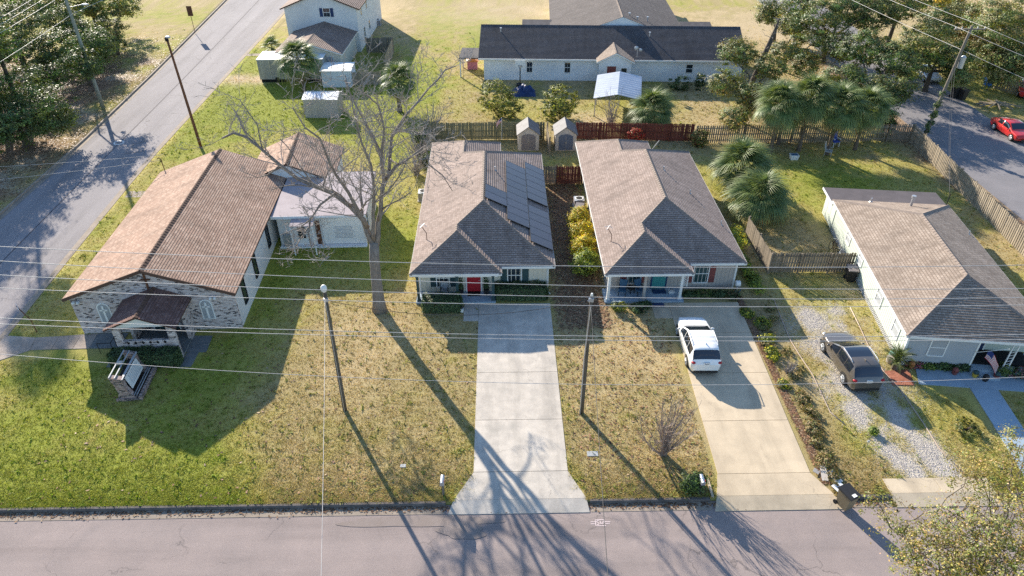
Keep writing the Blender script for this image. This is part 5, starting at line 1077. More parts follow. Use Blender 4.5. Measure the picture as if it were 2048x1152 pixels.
tree("roadside_tree", "thin-leaved yellow green tree in the bottom right corner by the street", 15.6, 10.6, lobes(15.6, 10.6, [(1960, 1060, 8.6, 1.9), (1870, 1080, 8.4, 1.6), (2020, 960, 8.2, 1.7), (1800, 1060, 8.0, 1.0), (1960, 950, 8.0, 1.2), (2060, 1080, 9, 2.2), (1900, 1150, 8.6, 1.9), (2040, 890, 7.6, 1.1), (1760, 1010, 7.6, .8), (1990, 1140, 8.8, 2.0)]), 30000, 1000, .15, .038, [(.16, .15, .03), (.12, .125, .03), (.20, .16, .04), (.09, .10, .028), (.19, .14, .07)], .12, 121, bark=m_bark2, shell=.2, twigs=130)
tree("broadleaf_tree", "rounded olive tree between the dead trunk and the round oak", *mid([(1590, 60, 4, 2), (1570, 110, 3, 1.7)]), lobes(*mid([(1590, 60, 4, 2), (1570, 110, 3, 1.7)]), [(1590, 50, 4.4, 2.2), (1570, 105, 3.0, 1.8), (1610, 130, 2.6, 1.6)]), 9000, 140, .36, .1, OLIVE, .2, 131, group=RG, shell=.45)
tree("broadleaf_tree", "feathery tree at the right border above the lumber pile", *mid([(2030, 120, 4, 2), (2060, 60, 5, 3)]), lobes(*mid([(2030, 120, 4, 2), (2060, 60, 5, 3)]), [(2030, 130, 3.6, 2.0), (1960, 135, 3.0, 1.6), (2070, 60, 5.4, 2.8)]), 10000, 160, .36, .1, OLIVE, .2, 132, group=RG, shell=.4)
# dead trunk wrapped in vines, right of the long house
DT = thing("dead_tree", "leaning dead trunk wrapped in brown vines beside the charcoal roof", "tree", (26.6, 73.5, 0)); m = MB()
m.tube([(0, 0, 0), (.3, .3, 2), (1.0, .5, 4.4), (1.9, 1.0, 7.2), (2.2, 1.2, 8.6)], [.34, .28, .3, .2, .06], 9); m.build("trunk", m_bark2, DT, 180); m = MB()
for i in range(60):
    z = rr.uniform(2.5, 8.4); x = np.interp(z, [0, 2, 4.4, 7.2, 8.6], [0, .3, 1, 1.9, 2.2]); y = np.interp(z, [0, 2, 4.4, 7.2, 8.6], [0, .3, .5, 1, 1.2]); limb(m, (x, y, z), (x+rr.uniform(-1.3, 1.3), y+rr.uniform(-1, 1), z+rr.uniform(-.3, 1.0)), .03, .006, 4, .15, i, 4)
m.build("vine_twigs", m_twig, DT)
TT = thing("dead_tree", "pale leafless forked trunk at the top edge right of the round oak", "tree", (38.5, 93.0, 0)); m = MB()
for a, b_, r_ in (((0, 0, 0), (.3, 0, 4), .35), ((.3, 0, 4), (-.6, .5, 11), .24), ((.3, 0, 4), (1.8, .3, 11), .22), ((.3, .0, 5), (.6, 1, 11), .16)): limb(m, a, b_, r_, r_*.6, 6, .03, 3, 8)
m.build("trunk", m_bark, TT, 180); m = MB()
for i in range(40): limb(m, (rr.uniform(-.6, 1.6), .3, rr.uniform(6, 11)), (rr.uniform(-3, 4), rr.uniform(-2, 2), rr.uniform(8, 12)), .05, .008, 4, .1, i, 4)
m.build("twigs", m_twig, TT)

# ------------------------------------------------------------------ palms
def frond_mesh(seed, dead=False):
    r = np.random.default_rng(seed); V, F, C = [], [], []
    def strip(P, w, c0, c1):
        b_ = len(V); k = len(P)
        for i in range(k):
            t = P[min(i+1, k-1)] - P[max(i-1, 0)]; u = np.cross(t, [0, 0, 1.0]); u = u/(np.linalg.norm(u)+1e-9)
            V.append(P[i]-u*w[i]); V.append(P[i]+u*w[i]); c = c0 + (c1-c0)*i/(k-1); C.append(c); C.append(c)
        for i in range(k-1): F.append((b_+2*i, b_+2*i+1, b_+2*i+3, b_+2*i+2))
    g0 = np.array([.16, .12, .06]) if dead else np.array([.06, .12, .034]); g1 = np.array([.28, .20, .11]) if dead else np.array([.205, .245, .085])
    pl = .85; pet = np.array([[x, 0, .12*sin(x*2)] for x in np.linspace(0, pl, 5)]); strip(pet, [.022]*5, g1*.8, g1*.8)
    for i in range(30):
        a = (i-14.5)/14.5*1.9; L_ = .95*(1-.22*abs(a)/1.9)*r.uniform(.88, 1.08); d = np.array([cos(a), sin(a), .0])
        pts = []
        for t in np.linspace(0, 1, 6): pts.append(pet[-1] + d*L_*t + np.array([0, 0, .10*sin(t*2.2) - .58*t**2.4 + .06*abs(sin(a))*t]))
        k = r.uniform(.75, 1.2); strip(np.array(pts), [.014, .031, .028, .018, .009, .002], g0*k, g1*k*r.uniform(.8, 1.2))
    me = npmesh_raw(np.array(V), np.array(F), np.array(C), "frond"); return me
def npmesh_raw(V, F, C, name, mat=None):
    o = npmesh(name, V, F, mat or m_frond, C); me = o.data; bpy.data.objects.remove(o); return me
FR = [frond_mesh(i) for i in range(4)]; FRD = [frond_mesh(9, True)]
def palm(label, x, y, h, n, sc, seed, group, skirt=6, lo=-.75, trunk=.17):
    t = thing("fan_palm", label, "palm", (x, y, 0), 0, group); r = random.Random(seed); m = MB(); k = 8
    lean = (r.uniform(-.25, .25), r.uniform(-.25, .25))
    if h > .6:
        m.tube([(lean[0]*(i/k)**2, lean[1]*(i/k)**2, h*i/k-.03) for i in range(k+1)], [trunk*(1.2 if i == 0 else 1 + .12*((i % 2)*2-1)) for i in range(k+1)], 10)
        for i in range(int(h*14)):
            z = r.uniform(h*.35, h); a = r.uniform(0, 6.28); q = (z/h)**2; b_ = (lean[0]*q + cos(a)*trunk*.9, lean[1]*q + sin(a)*trunk*.9, z); m.bar(b_, (b_[0]+cos(a)*.16, b_[1]+sin(a)*.16, z+.2), .05, .02)
        m.build("trunk", m_palmtr, t)
    for i in range(n):
        f = (i+.5)/n; el = 1.45 + (lo-1.45)*f**1.25; az = i*2.39996 + r.uniform(-.2, .2); s = sc*r.uniform(.85, 1.12)*(.78+.3*f)
        inst("frond", FR[r.randrange(4)], t, (lean[0], lean[1], h - .12*f), (r.uniform(-.4, .4), -el, az), (s, s, s))
    for i in range(skirt):
        az = i*2.4+.7; s = sc*r.uniform(.7, .95); inst("dead_frond", FRD[0], t, (lean[0], lean[1], h-.2), (r.uniform(-.3, .3), r.uniform(.95, 1.25), az), (s, s, s))
    return t
PG = "fan palms of the back yards"
palm("fan palm in front of the white box trailer", -21.7, 78.0, 3.6, 52, 1.55, 1, PG, 14)
palm("fan palm with shaggy trunk behind the bare tree's crown", -10.4, 71.8, 3.2, 46, 1.4, 2, PG, 12, trunk=.24)
palm("bushy fan palm above the red stained fence", 15.2, 66.6, 2.0, 54, 1.6, 3, PG, 6)
palm("tall fan palm at the left of the dark palm clump", 25.2, 60.8, 4.8, 46, 1.6, 4, PG, 12)
palm("tall fan palm in the middle of the dark palm clump", 28.0, 61.2, 5.1, 46, 1.65, 5, PG, 12)
palm("tall fan palm with slanting trunk in the dark palm clump", 30.4, 60.4, 4.6, 46, 1.6, 6, PG, 12)
palm("fan palm at the right end of the dark palm clump", 33.4, 61.4, 4.2, 42, 1.5, 7, PG, 12)
palm("fan palm at the back of the dark palm clump beside the fence", 26.6, 62.8, 3.8, 46, 1.6, 8, PG, 8)
palm("stout silvery fan palm behind the corner of the teal door house", 20.2, 53.6, 2.1, 56, 1.75, 9, PG, 8, lo=-.55)
palm("stout silvery fan palm nearest the picket fence return", 20.3, 48.9, 1.7, 56, 1.65, 10, PG, 6, lo=-.5)
palm("low fan palm by the roadside lawn left of the two-storey house", -28.5, 91.2, .9, 26, 1.1, 11, PG, 0)
# sago palm by the pavers
def sago_mesh():
    V, F, C = [], [], []; g = np.array([.06, .085, .022]); L_ = 1.05
    for i in range(26):
        t = i/25; x = L_*t; z = .35*sin(t*2.6) - .25*t**2
        for s in (-1, 1):
            w = .17*sin(pi*(.12+.85*t))**.7; b_ = len(V); V += [(x, 0, z), (x+.035, 0, z), (x+.09, s*w, z+.05-.03*t)]; F.append((b_, b_+1, b_+2, b_+2)); C += [g, g, g*1.6]
    return np.array(V), np.array([f[:3] for f in F]), np.array(C)
sv, sf, sc3 = sago_mesh(); SGM = npmesh_raw(sv, sf, sc3, "frond")
SG = thing("sago_palm", "small sago palm beside the red paver pad", "palm", (23.05, 30.9, 0)); MB().cyl(0, 0, -.02, .45, .2, .17, 10).build("trunk", m_palmtr, SG)
for i in range(34): f = i/34; inst("frond", SGM, SG, (0, 0, .45), (rr.uniform(-.3, .3), -(1.2-1.25*f), i*2.4), (1.1, 1.1, 1.1))

# ------------------------------------------------------------------ hedges, shrubs, garden plants
def box_hedge(label, x0, x1, y0, y1, h, n, cols, seed, size=.055):
    t = thing("hedge", label, "hedge", ((x0+x1)/2, (y0+y1)/2, 0)); r = np.random.default_rng(seed); a, b_ = (x1-x0)/2, (y1-y0)/2
    MB().box(-a+.12, a-.12, -b_+.12, b_-.12, 0, h-.12).build("core", m_bark2, t)
    P = np.stack([r.uniform(-a, a, n), r.uniform(-b_, b_, n), r.uniform(.03, h, n)], -1); f = r.integers(0, 5, n)
    for k, (ax, v) in enumerate(((0, -a), (0, a), (1, -b_), (1, b_), (2, h))):
        q = f == k; P[q, ax] = v + r.normal(0, .045, q.sum()) + .07*np.sin(P[q, (ax+1) % 3]*5+seed)
    Nn = np.zeros((n, 3)); Nn[f == 0, 0] = -1; Nn[f == 1, 0] = 1; Nn[f == 2, 1] = -1; Nn[f == 3, 1] = 1; Nn[f == 4, 2] = 1; Nn[:, 2] += .5
    V, F, C = leaves_at(P, Nn, np.full(n, size), cols, .4); npmesh("foliage", V, F, m_bush, C, t); return t
box_hedge("clipped dark hedge under the brick chapel porch", -22.85, -19.05, 31.75, 32.5, 1.05, 8000, DEEP, 1, .06)
box_hedge("clipped hedge left of the red door's walk", -5.05, -2.65, 36.75, 37.75, .95, 6500, DEEP, 2)
box_hedge("clipped dark hedge under the shuttered window right of the red door", -.3, 3.0, 38.0, 38.98, .95, 7500, DEEP, 3)
YEL = [(.38, .33, .03), (.42, .34, .03), (.26, .27, .03), (.14, .17, .03), (.36, .2, .03)]; GRN = [(.07, .11, .02), (.10, .14, .025), (.05, .08, .018), (.14, .16, .03)]
YB = "yellow shrubs along the alley"
for k, (x, y, r_, cl, lab) in enumerate(((6.05, 47.3, .85, YEL, "yellow shrub at the back end of the alley row"), (6.0, 45.3, .95, YEL, "golden yellow shrub second from the black bin in the alley row"), (5.95, 43.2, 1.0, YEL, "yellow shrub second from the street in the alley row"), (5.85, 41.2, 1.05, YEL[2:4] + GRN, "green and yellow shrub at the street end of the alley row"))):
    bush("garden_shrub", lab, x, y, [(0, 0, .85, r_, r_, .8), (.1, .2, 1.2, r_*.7, r_*.7, .6)], 5500, .06, cl, 200+k, YB)
bush("garden_shrub", "yellow shrub at the right rear corner of the teal door house", 17.3, 44.0, [(0, 0, .8, .75, .9, .7), (.1, .9, .9, .6, .7, .6)], 4500, .06, YEL[:3] + GRN[:2], 205)
bush("garden_shrub", "green weedy strip along the right wall of the teal door house", 17.2, 41.3, [(0, 0, .4, .45, 1.9, .45), (.2, -1.8, .3, .5, 1.2, .35)], 4000, .06, GRN + YEL[2:4], 206)
bush("garden_shrub", "brown green leafy shrub left of the blue tarp", -.2, 70.6, [(0, 0, 1.9, 1.9, 1.6, 1.8), (1.2, -.5, 1.1, 1.5, 1.2, 1.1)], 11000, .08, OLIVE + YEL[2:3], 211, "shrubs behind the garden sheds")
bush("garden_shrub", "brown green leafy shrub behind the gap between the garden sheds", 6.3, 69.8, [(0, 0, 1.8, 1.8, 1.6, 1.7), (-.6, -.5, 1.0, 1.6, 1.2, 1.0)], 11000, .08, OLIVE + YEL[2:3], 212, "shrubs behind the garden sheds")
bush("garden_shrub", "dark climbing shrub against the long white house's wall", 20.3, 77.7, [(0, 0, .8, 1.4, .4, .9), (2.2, 0, 1.0, .5, .4, 1.1)], 3500, .08, DEEP, 213)
bush("garden_shrub", "vine-covered bush at the end of the red stained fence", 18.9, 62.6, [(0, 0, .8, .8, .7, .9)], 3200, .07, OLIVE + [(.22, .09, .05)], 214)
bush("garden_shrub", "red leaved shrub before the red stained fence", 12.9, 63.0, [(0, 0, .9, .7, .5, .7)], 2200, .07, [(.32, .03, .02), (.22, .025, .02), (.12, .08, .03)], 215)
bush("garden_shrub", "small green plant behind the alley gate", 5.2, 56.2, [(0, 0, .45, .5, .4, .45)], 1600, .06, GRN + YEL[:1], 216)
bush("garden_shrub", "dark bush at the left end of the greenish fence", -7.3, 62.4, [(0, 0, .9, .9, .9, .9), (-.3, 1.2, .9, .9, .8, .9)], 5000, .07, DEEP, 217)
bush("garden_shrub", "low juniper beside the wall of the house with solar panels", -6.5, 59.2, [(0, 0, .5, .7, .8, .5)], 2600, .07, DEEP + OAK, 218)
bush("ivy_clump", "ivy swallowing the black mailbox post at the kerb", 9.15, 22.35, [(0, 0, .5, .5, .3, .55), (.25, 0, .8, .3, .25, .35)], 3800, .055, GRN[:3] + DEEP, 219, cat="ivy")
for k, (x, y, a, b_, h, lab) in enumerate(((16.4, 33.6, .45, .4, .4, "bright green clump in the planting strip beside the white car"), (16.2, 32.2, .4, .6, .42, "lime green clump in the planting strip just below the first"), (15.9, 36.3, .45, .5, .35, "dark green clump at the top of the planting strip"), (16.6, 35.2, .5, .5, .3, "leafy plant in the shaded part of the planting strip"), (16.1, 29.6, .25, .3, .22, "small yellow green tuft in the middle of the planting strip"), (16.6, 26.2, .5, .9, .26, "brown green weeds low in the planting strip"), (16.3, 23.6, .5, .8, .3, "straggly weeds at the kerb end of the planting strip"), (16.7, 28.3, .4, .8, .25, "straw coloured weeds half way down the planting strip"))):
    cl = (GRN + YEL[:1]) if k < 5 else [(.16, .12, .05), (.10, .09, .03), (.22, .15, .08), (.08, .10, .03)]
    bush("garden_plant", lab, x, y, [(0, 0, h*.5, a, b_, h*.6)], 1500, .05, cl, 230+k, "plants in the strip beside the buff drive", csz=.09, cat="plant")
for k, (x, y, a, b_, h, cl, lab) in enumerate(((7.7, 36.9, .55, .4, .5, GRN + YEL[2:3] + OLIVE, "yellow green plant at the left of the taupe porch"), (9.0, 36.7, .6, .5, .6, DEEP, "dark strappy plant before the taupe porch's middle column"), (9.5, 37.2, .35, .3, .35, DEEP, "low dark plant by the taupe porch step"), (12.6, 38.3, .5, .35, .35, DEEP, "dark bed plant right of the taupe porch"), (13.5, 38.35, .6, .35, .4, GRN[:2] + DEEP, "green bed plant under the taupe house's window"), (14.6, 38.3, .6, .35, .38, DEEP, "dark bed plant under the red shutter"), (15.5, 38.1, .5, .4, .5, DEEP + [(.12, .05, .04)], "bushy bed plant at the taupe house's right corner"))):
    bush("garden_plant", lab, x, y, [(0, 0, h*.55, a, b_, h*.6)], 1900, .05, cl, 250+k, "foundation plants of the teal door house", csz=.08, cat="plant")
for k, (x, y, a, b_, h, cl, lab) in enumerate(((24.3, 31.1, .5, .25, .35, [(.30, .06, .10), (.22, .05, .08), (.06, .09, .03)], "pink flowering plant against the lattice skirt"), (25.0, 30.95, .5, .25, .35, GRN, "green plant against the lattice skirt"), (25.9, 30.85, .5, .3, .4, DEEP + GRN[:1], "dark leafy plant against the lattice skirt"), (26.9, 30.75, .45, .3, .4, DEEP, "dark leafy plant beside the flag porch step"), (29.0, 30.3, .55, .4, .7, GRN + DEEP, "tall green potted fern by the porch posts"), (30.0, 30.0, .6, .5, .6, DEEP + [(.25, .08, .10)], "flowering bush right of the porch posts"), (30.6, 28.0, .5, .6, .5, [(.30, .16, .20), (.09, .10, .04), (.2, .12, .1)], "pink flowering shrub on the lawn right of the walk"), (19.6, 25.9, .12, .12, .3, GRN, "tiny green sapling in the strip left of the gravel"), (24.6, 26.0, .6, .8, .4, OLIVE, "thin weeds on the lawn between gravel and walk"), (28.6, 25.0, .8, .6, .6, OLIVE, "grey green weeds on the lawn by the lower walk"))):
    bush("garden_plant", lab, x, y, [(0, 0, h*.55, a, b_, h*.6)], 1600, .05, cl, 270+k, "plants around the sage house", csz=.08, cat="plant")
rw_ = random.Random(8)
for k in range(16):
    bush("weed_clump", "ragged weed clump in the planting strip, %s from the kerb" % ["first", "second", "third", "fourth", "fifth", "sixth", "seventh", "eighth", "ninth", "tenth", "eleventh", "twelfth", "thirteenth", "fourteenth", "fifteenth", "sixteenth"][k], rw_.uniform(15.9, 17.6), 22.6+k*.95+rw_.uniform(-.3, .3), [(0, 0, .12, rw_.uniform(.25, .5), rw_.uniform(.25, .5), rw_.uniform(.12, .24))], 500, .045, [(.17, .13, .06), (.10, .10, .03), (.22, .16, .09), (.07, .10, .03)], 300+k, "weeds in the strip beside the buff drive", csz=.08, cat="weeds", stems=False)
# leafless bush by the steel carport and by the chapel-side bare hedge
def bare_bush(label, x, y, h, n, seed, sp=.6):
    t = thing("bare_bush", label, "shrub", (x, y, 0)); r = random.Random(seed); m = MB()
    for i in range(n):
        a = r.uniform(0, 6.28); q = r.uniform(.1, sp); d = Vector((cos(a)*q, sin(a)*q, 1)).normalized(); p = [Vector((r.uniform(-.2, .2), r.uniform(-.2, .2), 0))]; L_ = h*r.uniform(.6, 1.1)
        for k in range(5): d = (d + Vector((r.uniform(-1, 1), r.uniform(-1, 1), .1))*.2).normalized(); p.append(p[-1] + d*L_/5)
        m.tube(p, [.025*(1-k/6)+.006 for k in range(6)], 4)
        for j in range(5): s = p[r.randrange(1, 6)]; limb(m, s, s + Vector((r.uniform(-.5, .5), r.uniform(-.5, .5), r.uniform(.1, .6)))*h*.3, .012, .006, 3, .1, seed+i*9+j, 3)
    m.build("stems", m_twig, t)
bare_bush("leafless bush before the corrugated steel carport roof", 11.2, 67.5, 3.4, 26, 31)
bare_bush("grey leafless thicket left of the greenish fence", -6.6, 66.0, 3.2, 46, 32, 1.1)
bare_bush("grey leafless thicket behind the side of the house with solar panels", -7.4, 60.5, 2.6, 50, 33, 1.3)
bare_bush("grey leafless thicket along the wall of the house with solar panels", -7.3, 57.0, 2.3, 46, 34, 1.3)
bare_bush("straw coloured dead stalks at the top of the planting strip", 16.7, 30.6, .9, 26, 35, .5)
# ------------------------------------------------------------------ vehicles
def lerp3(a, b_, t): return tuple(a[k] + (b_[k]-a[k])*t for k in range(3))
def car(name, label, cat, x, y, rz, spec, mpaint, mglass, rim, extras, group):
    t = thing(name, label, cat, (x, y, 0), rz, group); L_, W = spec["len"], spec["w"]; prof = spec["prof"]
    ks = sorted(set([p[0] for p in prof] + spec["cuts"] + list(np.linspace(-L_/2, L_/2, 49))))
    fy = [p[0] for p in prof]; gv_ = np.linspace(-L_/2, L_/2, 237); kn = np.exp(-(np.arange(-9, 10)/4.5)**2); kn /= kn.sum()
    def soft(c): q = np.interp(gv_, fy, [p[c] for p in prof]); return np.convolve(np.pad(q, 9, mode='edge'), kn, 'valid')
    s1_, s2_, s3_ = soft(1), soft(2), soft(3)
    top = lambda v: float(np.interp(v, gv_, s1_)); belt = lambda v: float(np.interp(v, gv_, s2_)); wd = lambda v: float(np.interp(v, gv_, s3_))*W/2
    rows = []
    for v in ks:
        zt, zb, w = top(v), belt(v), wd(v); zb = min(zb, zt-.02); g = max(0, min(1, (zt-zb)/.5)); wr = w*(.955 - .15*g); zs = .26 + .10*max(0, (abs(v)-L_/2+.35)/.35)
        zr = zt - .03 - .04*g
        half = [(w*.88, zs), (w*.97, zs+.14), (w*1.0, .58*.5+zb*.45), (w*.995, zb-.08), (w*.965, zb), ((w*.965+wr)/2+.012*g, (zb+zr)/2), (wr, zr), (wr*.88, zt-.012), (wr*.48, zt), (0, zt+.006)]
        rows.append([(a, v, z) for a, z in half] + [(-a, v, z) for a, z in half[-2::-1]])
    R = len(rows[0]); grp = {}
    ws0, ws1, rw0, rw1 = spec["ws"][0], spec["ws"][1], spec["rw"][0], spec["rw"][1]
    for i in range(len(ks)-1):
        m = (ks[i]+ks[i+1])/2
        for j in range(R-1):
            h = j if j < R//2 else R-2-j; side = "r" if j < R//2 else "l"; key = "body"
            if h in (7, 8) and ws1 < m < ws0: key = "windshield"
            if h in (6, 7, 8) and rw1 < m < rw0: key = "rear_window"
            if h in (7, 8) and spec.get("sun") and spec["sun"][1] < m < spec["sun"][0]: key = "sunroof"
            if h in (4, 5):
                for k, (a, b_) in enumerate(spec["side"]):
                    if b_ < m < a: key = "side_window%s%d" % (side, k)
            grp.setdefault(key, []).append((i, j))
    for key, fs in grp.items():
        mb = MB(); ids = {}
        def vid(i, j):
            if (i, j) not in ids: ids[(i, j)] = len(mb.v); mb.v.append(rows[i][j])
            return ids[(i, j)]
        for i, j in fs: mb.f.append((vid(i, j), vid(i, j+1), vid(i+1, j+1), vid(i+1, j))); mb.m.append(0); mb.uvs.append(None)
        if key == "body":
            for i in (0, len(ks)-1): mb.f.append(tuple(vid(i, j) for j in range(R))); mb.m.append(0); mb.uvs.append(None)
        mb.build(key.rstrip("0123456789").replace("windowr", "window").replace("windowl", "window"), mpaint if key == "body" else mglass, t, 40)
    MB().box(-W*.4, W*.4, -L_/2+.15, L_/2-.15, .2, .32).build("underbody", m_dark, t)
    r = spec["wheel"]
    for s in (-1, 1):
        for v in spec["axles"]:
            xo = s*W/2*.985
            tp = [(xo + s*.012 - s*.22*k, v, r) for k in (1, .92, .1, 0)]
            wh = MB().tube(tp, [r*.93, r, r, r*.9], 20).build("wheel", m_rubber, t, 30)
            MB().tube([(xo+s*.018, v, r), (xo+s*.03, v, r)], [r*.66, r*.6], 16).build("rim", rim, wh)
            sp = MB()
            for k in range(5): a = 2*pi*k/5; sp.bar((xo+s*.034, v, r), (xo+s*.034, v+cos(a)*r*.6, r+sin(a)*r*.6), .05, .02)
            sp.build("spokes", m_alu, wh)
            ar = MB(); n = 12
            for k in range(n):
                a0, a1 = pi*k/n-.1, pi*(k+1)/n-.1 + .02
                ar.add([(xo+s*.006, v+cos(a0)*r*1.03, r+sin(a0)*r*1.03), (xo+s*.006, v+cos(a1)*r*1.03, r+sin(a1)*r*1.03), (xo+s*.006, v+cos(a1)*r*1.2, r+sin(a1)*r*1.2), (xo+s*.006, v+cos(a0)*r*1.2, r+sin(a0)*r*1.2)], [(0,1,2,3)])
            ar.build("wheel_arch", m_black, t)
        mz = belt(ws0)+.06; MB().ell((s*(W/2+.08), ws0-.28, mz), (.11, .06, .075), 10, 6).build("mirror", mpaint, t, 180)
        hz = spec["head"]; MB().ell((s*W*.335, L_/2-.27, hz+.02), (.15, .17, .06), 10, 6).build("headlight", m_alu, t, 180)
        tz = spec["tail"]; MB().ell((s*W*.4, -L_/2+.13, tz), (.13, .15, .075), 10, 6).build("taillight", m_red, t, 180)
        for v in spec["handles"]: MB().box(s*W/2*1.0-.015, s*W/2*1.0+.015, v-.09, v+.09, belt(v)-.14, belt(v)-.11).build("door_handle", mpaint if spec.get("hp", 1) else m_alu, t)
    pl = MB().box(-.16, .16, -L_/2-.022, -L_/2+.05, tz-.1, tz+.06).build("number_plate", m_white, t)
    ch = MB(); 
    for k in range(6): ch.box(-.12+k*.042, -.095+k*.042, -L_/2-.026, -L_/2-.0225, tz-.05, tz+.015)
    ch.build("plate_characters", m_navy, pl)
    MB().box(-W*.37, W*.37, -L_/2-.02, -L_/2+.12, .3, .46).build("rear_bumper", m_black, t); MB().box(-W*.22, W*.22, L_/2-.12, L_/2+.015, .28, .42).build("front_bumper", m_black, t)
    MB().box(-W*.2, W*.2, L_/2-.14, L_/2+.006, spec["head"]-.34, spec["head"]-.22).build("grille", m_black, t)
    if extras.get("rails"):
        for s in (-1, 1): MB().tube([(s*W*.385, -.1, top(-.1)-.03), (s*W*.39, -.25, top(-.25)+.04), (s*W*.39, -1.3, top(-1.3)+.04), (s*W*.385, -1.45, top(-1.45)-.03)], .022, 6).build("roof_rail", extras["rails"], t)
    if extras.get("fin"): MB().ext([(0, -1.15, top(-1.15)-.01), (0, -1.4, top(-1.4)-.01), (0, -1.42, top(-1.4)+.12)], (.03, 0, 0)).build("antenna_fin", mpaint, t)
    if extras.get("wiper"): MB().bar((-.1, -L_/2+.2, belt(-L_/2+.3)+.03), (.3, -L_/2+.27, belt(-L_/2+.3)+.12), .02).build("rear_wiper", m_black, t)
    return t
m_pw = paint("pearl_white_paint", (.78, .78, .76), 0, .3); m_pb = paint("bronze_paint", (.125, .108, .092), .35, .28); m_pr = paint("bright_red_paint", (.55, .02, .015), 0, .3); m_ps = paint("silver_paint", (.5, .51, .53), .5, .3)
m_cg = glass_mat("car_glass", (.012, .016, .025), .04)
SUV = dict(len=4.72, w=1.88, prof=[(-2.36, .84, .78, .72), (-2.31, 1.0, .92, .86), (-2.2, 1.14, 1.06, .935), (-1.78, 1.60, 1.07, .97), (-1.4, 1.655, 1.06, .985), (-.5, 1.69, 1.03, 1.0), (-.2, 1.665, 1.01, 1.0), (-.05, 1.62, 1.0, 1.0), (1.08, 1.06, .98, 1.0), (1.16, 1.04, .97, 1.0), (1.75, .985, .88, .95), (2.02, .925, .83, .86), (2.2, .85, .75, .74), (2.31, .74, .65, .56), (2.36, .6, .54, .4)],
    cuts=[-2.18, -1.81, -1.71, -1.01, -.99, -.14, -.11, -.09, .71, 1.06], ws=(1.07, -.1), rw=(-1.8, -2.19), side=[(.72, -.1), (-.15, -.98), (-1.02, -1.72)], wheel=.355, axles=(1.42, -1.40), head=.78, tail=.98, handles=(-.0+.12, -.85))
car("parked_car", "white estate car with roof rails on the buff concrete driveway", "car", 11.8, 32.8, radians(-1.2), SUV, m_pw, m_cg, m_metal, dict(rails=m_pw, fin=1, wiper=1), "parked cars")
S2 = dict(SUV); S2["sun"] = (-.22, -1.05); S2["cuts"] = SUV["cuts"] + [-.22, -1.05]; S2["w"] = 1.92; S2["len"] = 4.72
car("parked_car", "bronze estate car with glass sunroof on the gravel drive", "car", 20.35, 31.15, radians(1.5), S2, m_pb, m_cg, m_metal, dict(rails=m_alu, fin=1, wiper=1), "parked cars")
SED = dict(len=4.5, w=1.8, prof=[(-2.25, .7, .62, .78), (-2.18, .9, .82, .92), (-2.05, 1.02, .93, .95), (-1.55, 1.08, .95, .975), (-1.45, 1.10, .95, .98), (-.75, 1.38, .94, .99), (-.3, 1.43, .93, 1.0), (.25, 1.41, .92, 1.0), (.45, 1.36, .91, 1.0), (1.1, .97, .88, 1.0), (1.2, .93, .86, 1.0), (2.0, .80, .75, .94), (2.18, .70, .62, .86), (2.25, .55, .5, .74)],
    cuts=[-1.4, -.8, -.35, -.25, .35, .4, 1.05, .75], ws=(1.06, .39), rw=(-.79, -1.41), side=[(.76, -.24), (-.36, -1.0)], wheel=.33, axles=(1.4, -1.3), head=.66, tail=.85, handles=(-.1,))
car("parked_car", "bright red saloon parked on the back street", "car", 50.0, 64.6, radians(181), SED, m_pr, m_cg, m_metal, {}, "parked cars")
gx_, gy_ = G(1866, 168)
car("parked_car", "pale silver car half hidden by trees at the end of the back street", "car", gx_, gy_+2, radians(178), SED, m_ps, m_cg, m_metal, {}, "parked cars")

# ------------------------------------------------------------------ poles and wires
def pole(name, label, x, y, h, r0, r1, mat, rz=0, lean=(0, 0), cat="utility pole"):
    t = thing(name, label, cat, (x, y, 0), rz); MB().tube([(lean[0]*k/6, lean[1]*k/6, h*k/6-.02) for k in range(7)], [r0 + (r1-r0)*k/6 for k in range(7)], 10).build("shaft", mat, t, 180); return t
m_poled = pm("dark_pole_wood", (.15, .125, .095), (.095, .08, .062), scale=3, rough=.95, fine=.4, fscale=30, bmp=.4, stretch=(3, 3, .25))
P1 = pole("utility_pole", "slim wooden service pole with white fitting on the lawn left of the pale drive", -8.63, 28.13, 8.1, .12, .085, m_poled, 0, (.1, 0))
MB().ell((.1, -.05, 8.2), (.16, .16, .22)).build("lamp_head", m_white, P1, 180); MB().box(.0, .22, -.14, -.04, 7.45, 7.65).build("bracket", m_metal, P1); MB().tube([(.0, -.13, 0), (.08, -.12, 7.4)], .02, 5).build("conduit", m_metal, P1)
P2 = pole("utility_pole", "slim wooden service pole between the two driveways", 4.33, 27.69, 7.9, .12, .085, m_poled, 0, (.05, 0))
MB().box(-.1, .14, -.16, -.05, 7.6, 7.8).tube([(.05, -.1, 7.7), (-.18, -.25, 7.75)], .02, 5).build("bracket", m_metal, P2); MB().tube([(-.1, -.11, 0), (-.1, -.11, 4.0), (.02, -.12, 7.3)], .03, 6).build("conduit", m_metal, P2); MB().cyl(.05, 0, 7.9, 8.02, .07, .05, 8).build("insulator", m_white, P2)
P3 = pole("utility_pole", "leaning vine-grown pole with crossarm and transformer by the back street", 41.0, 63.6, 10.7, .17, .12, m_pole, 0, (.75, 0))
MB().box(-.75, 2.05, -.06, .06, 10.35, 10.47).build("crossarm", m_pole, P3)
for x in (-.65, -.1, 1.3, 1.95): MB().cyl(x, 0, 10.47, 10.62, .045, .03, 6).build("insulator", m_white, P3)
MB().cyl(.92, -.12, 7.0, 8.0, .24, .24, 12).cyl(.92, -.12, 8.0, 8.12, .18, .1, 12).build("transformer", m_metal, P3); MB().bar((.5, 0, 7.6), (.9, -.1, 7.6), .08).build("transformer_bracket", m_dark, P3)
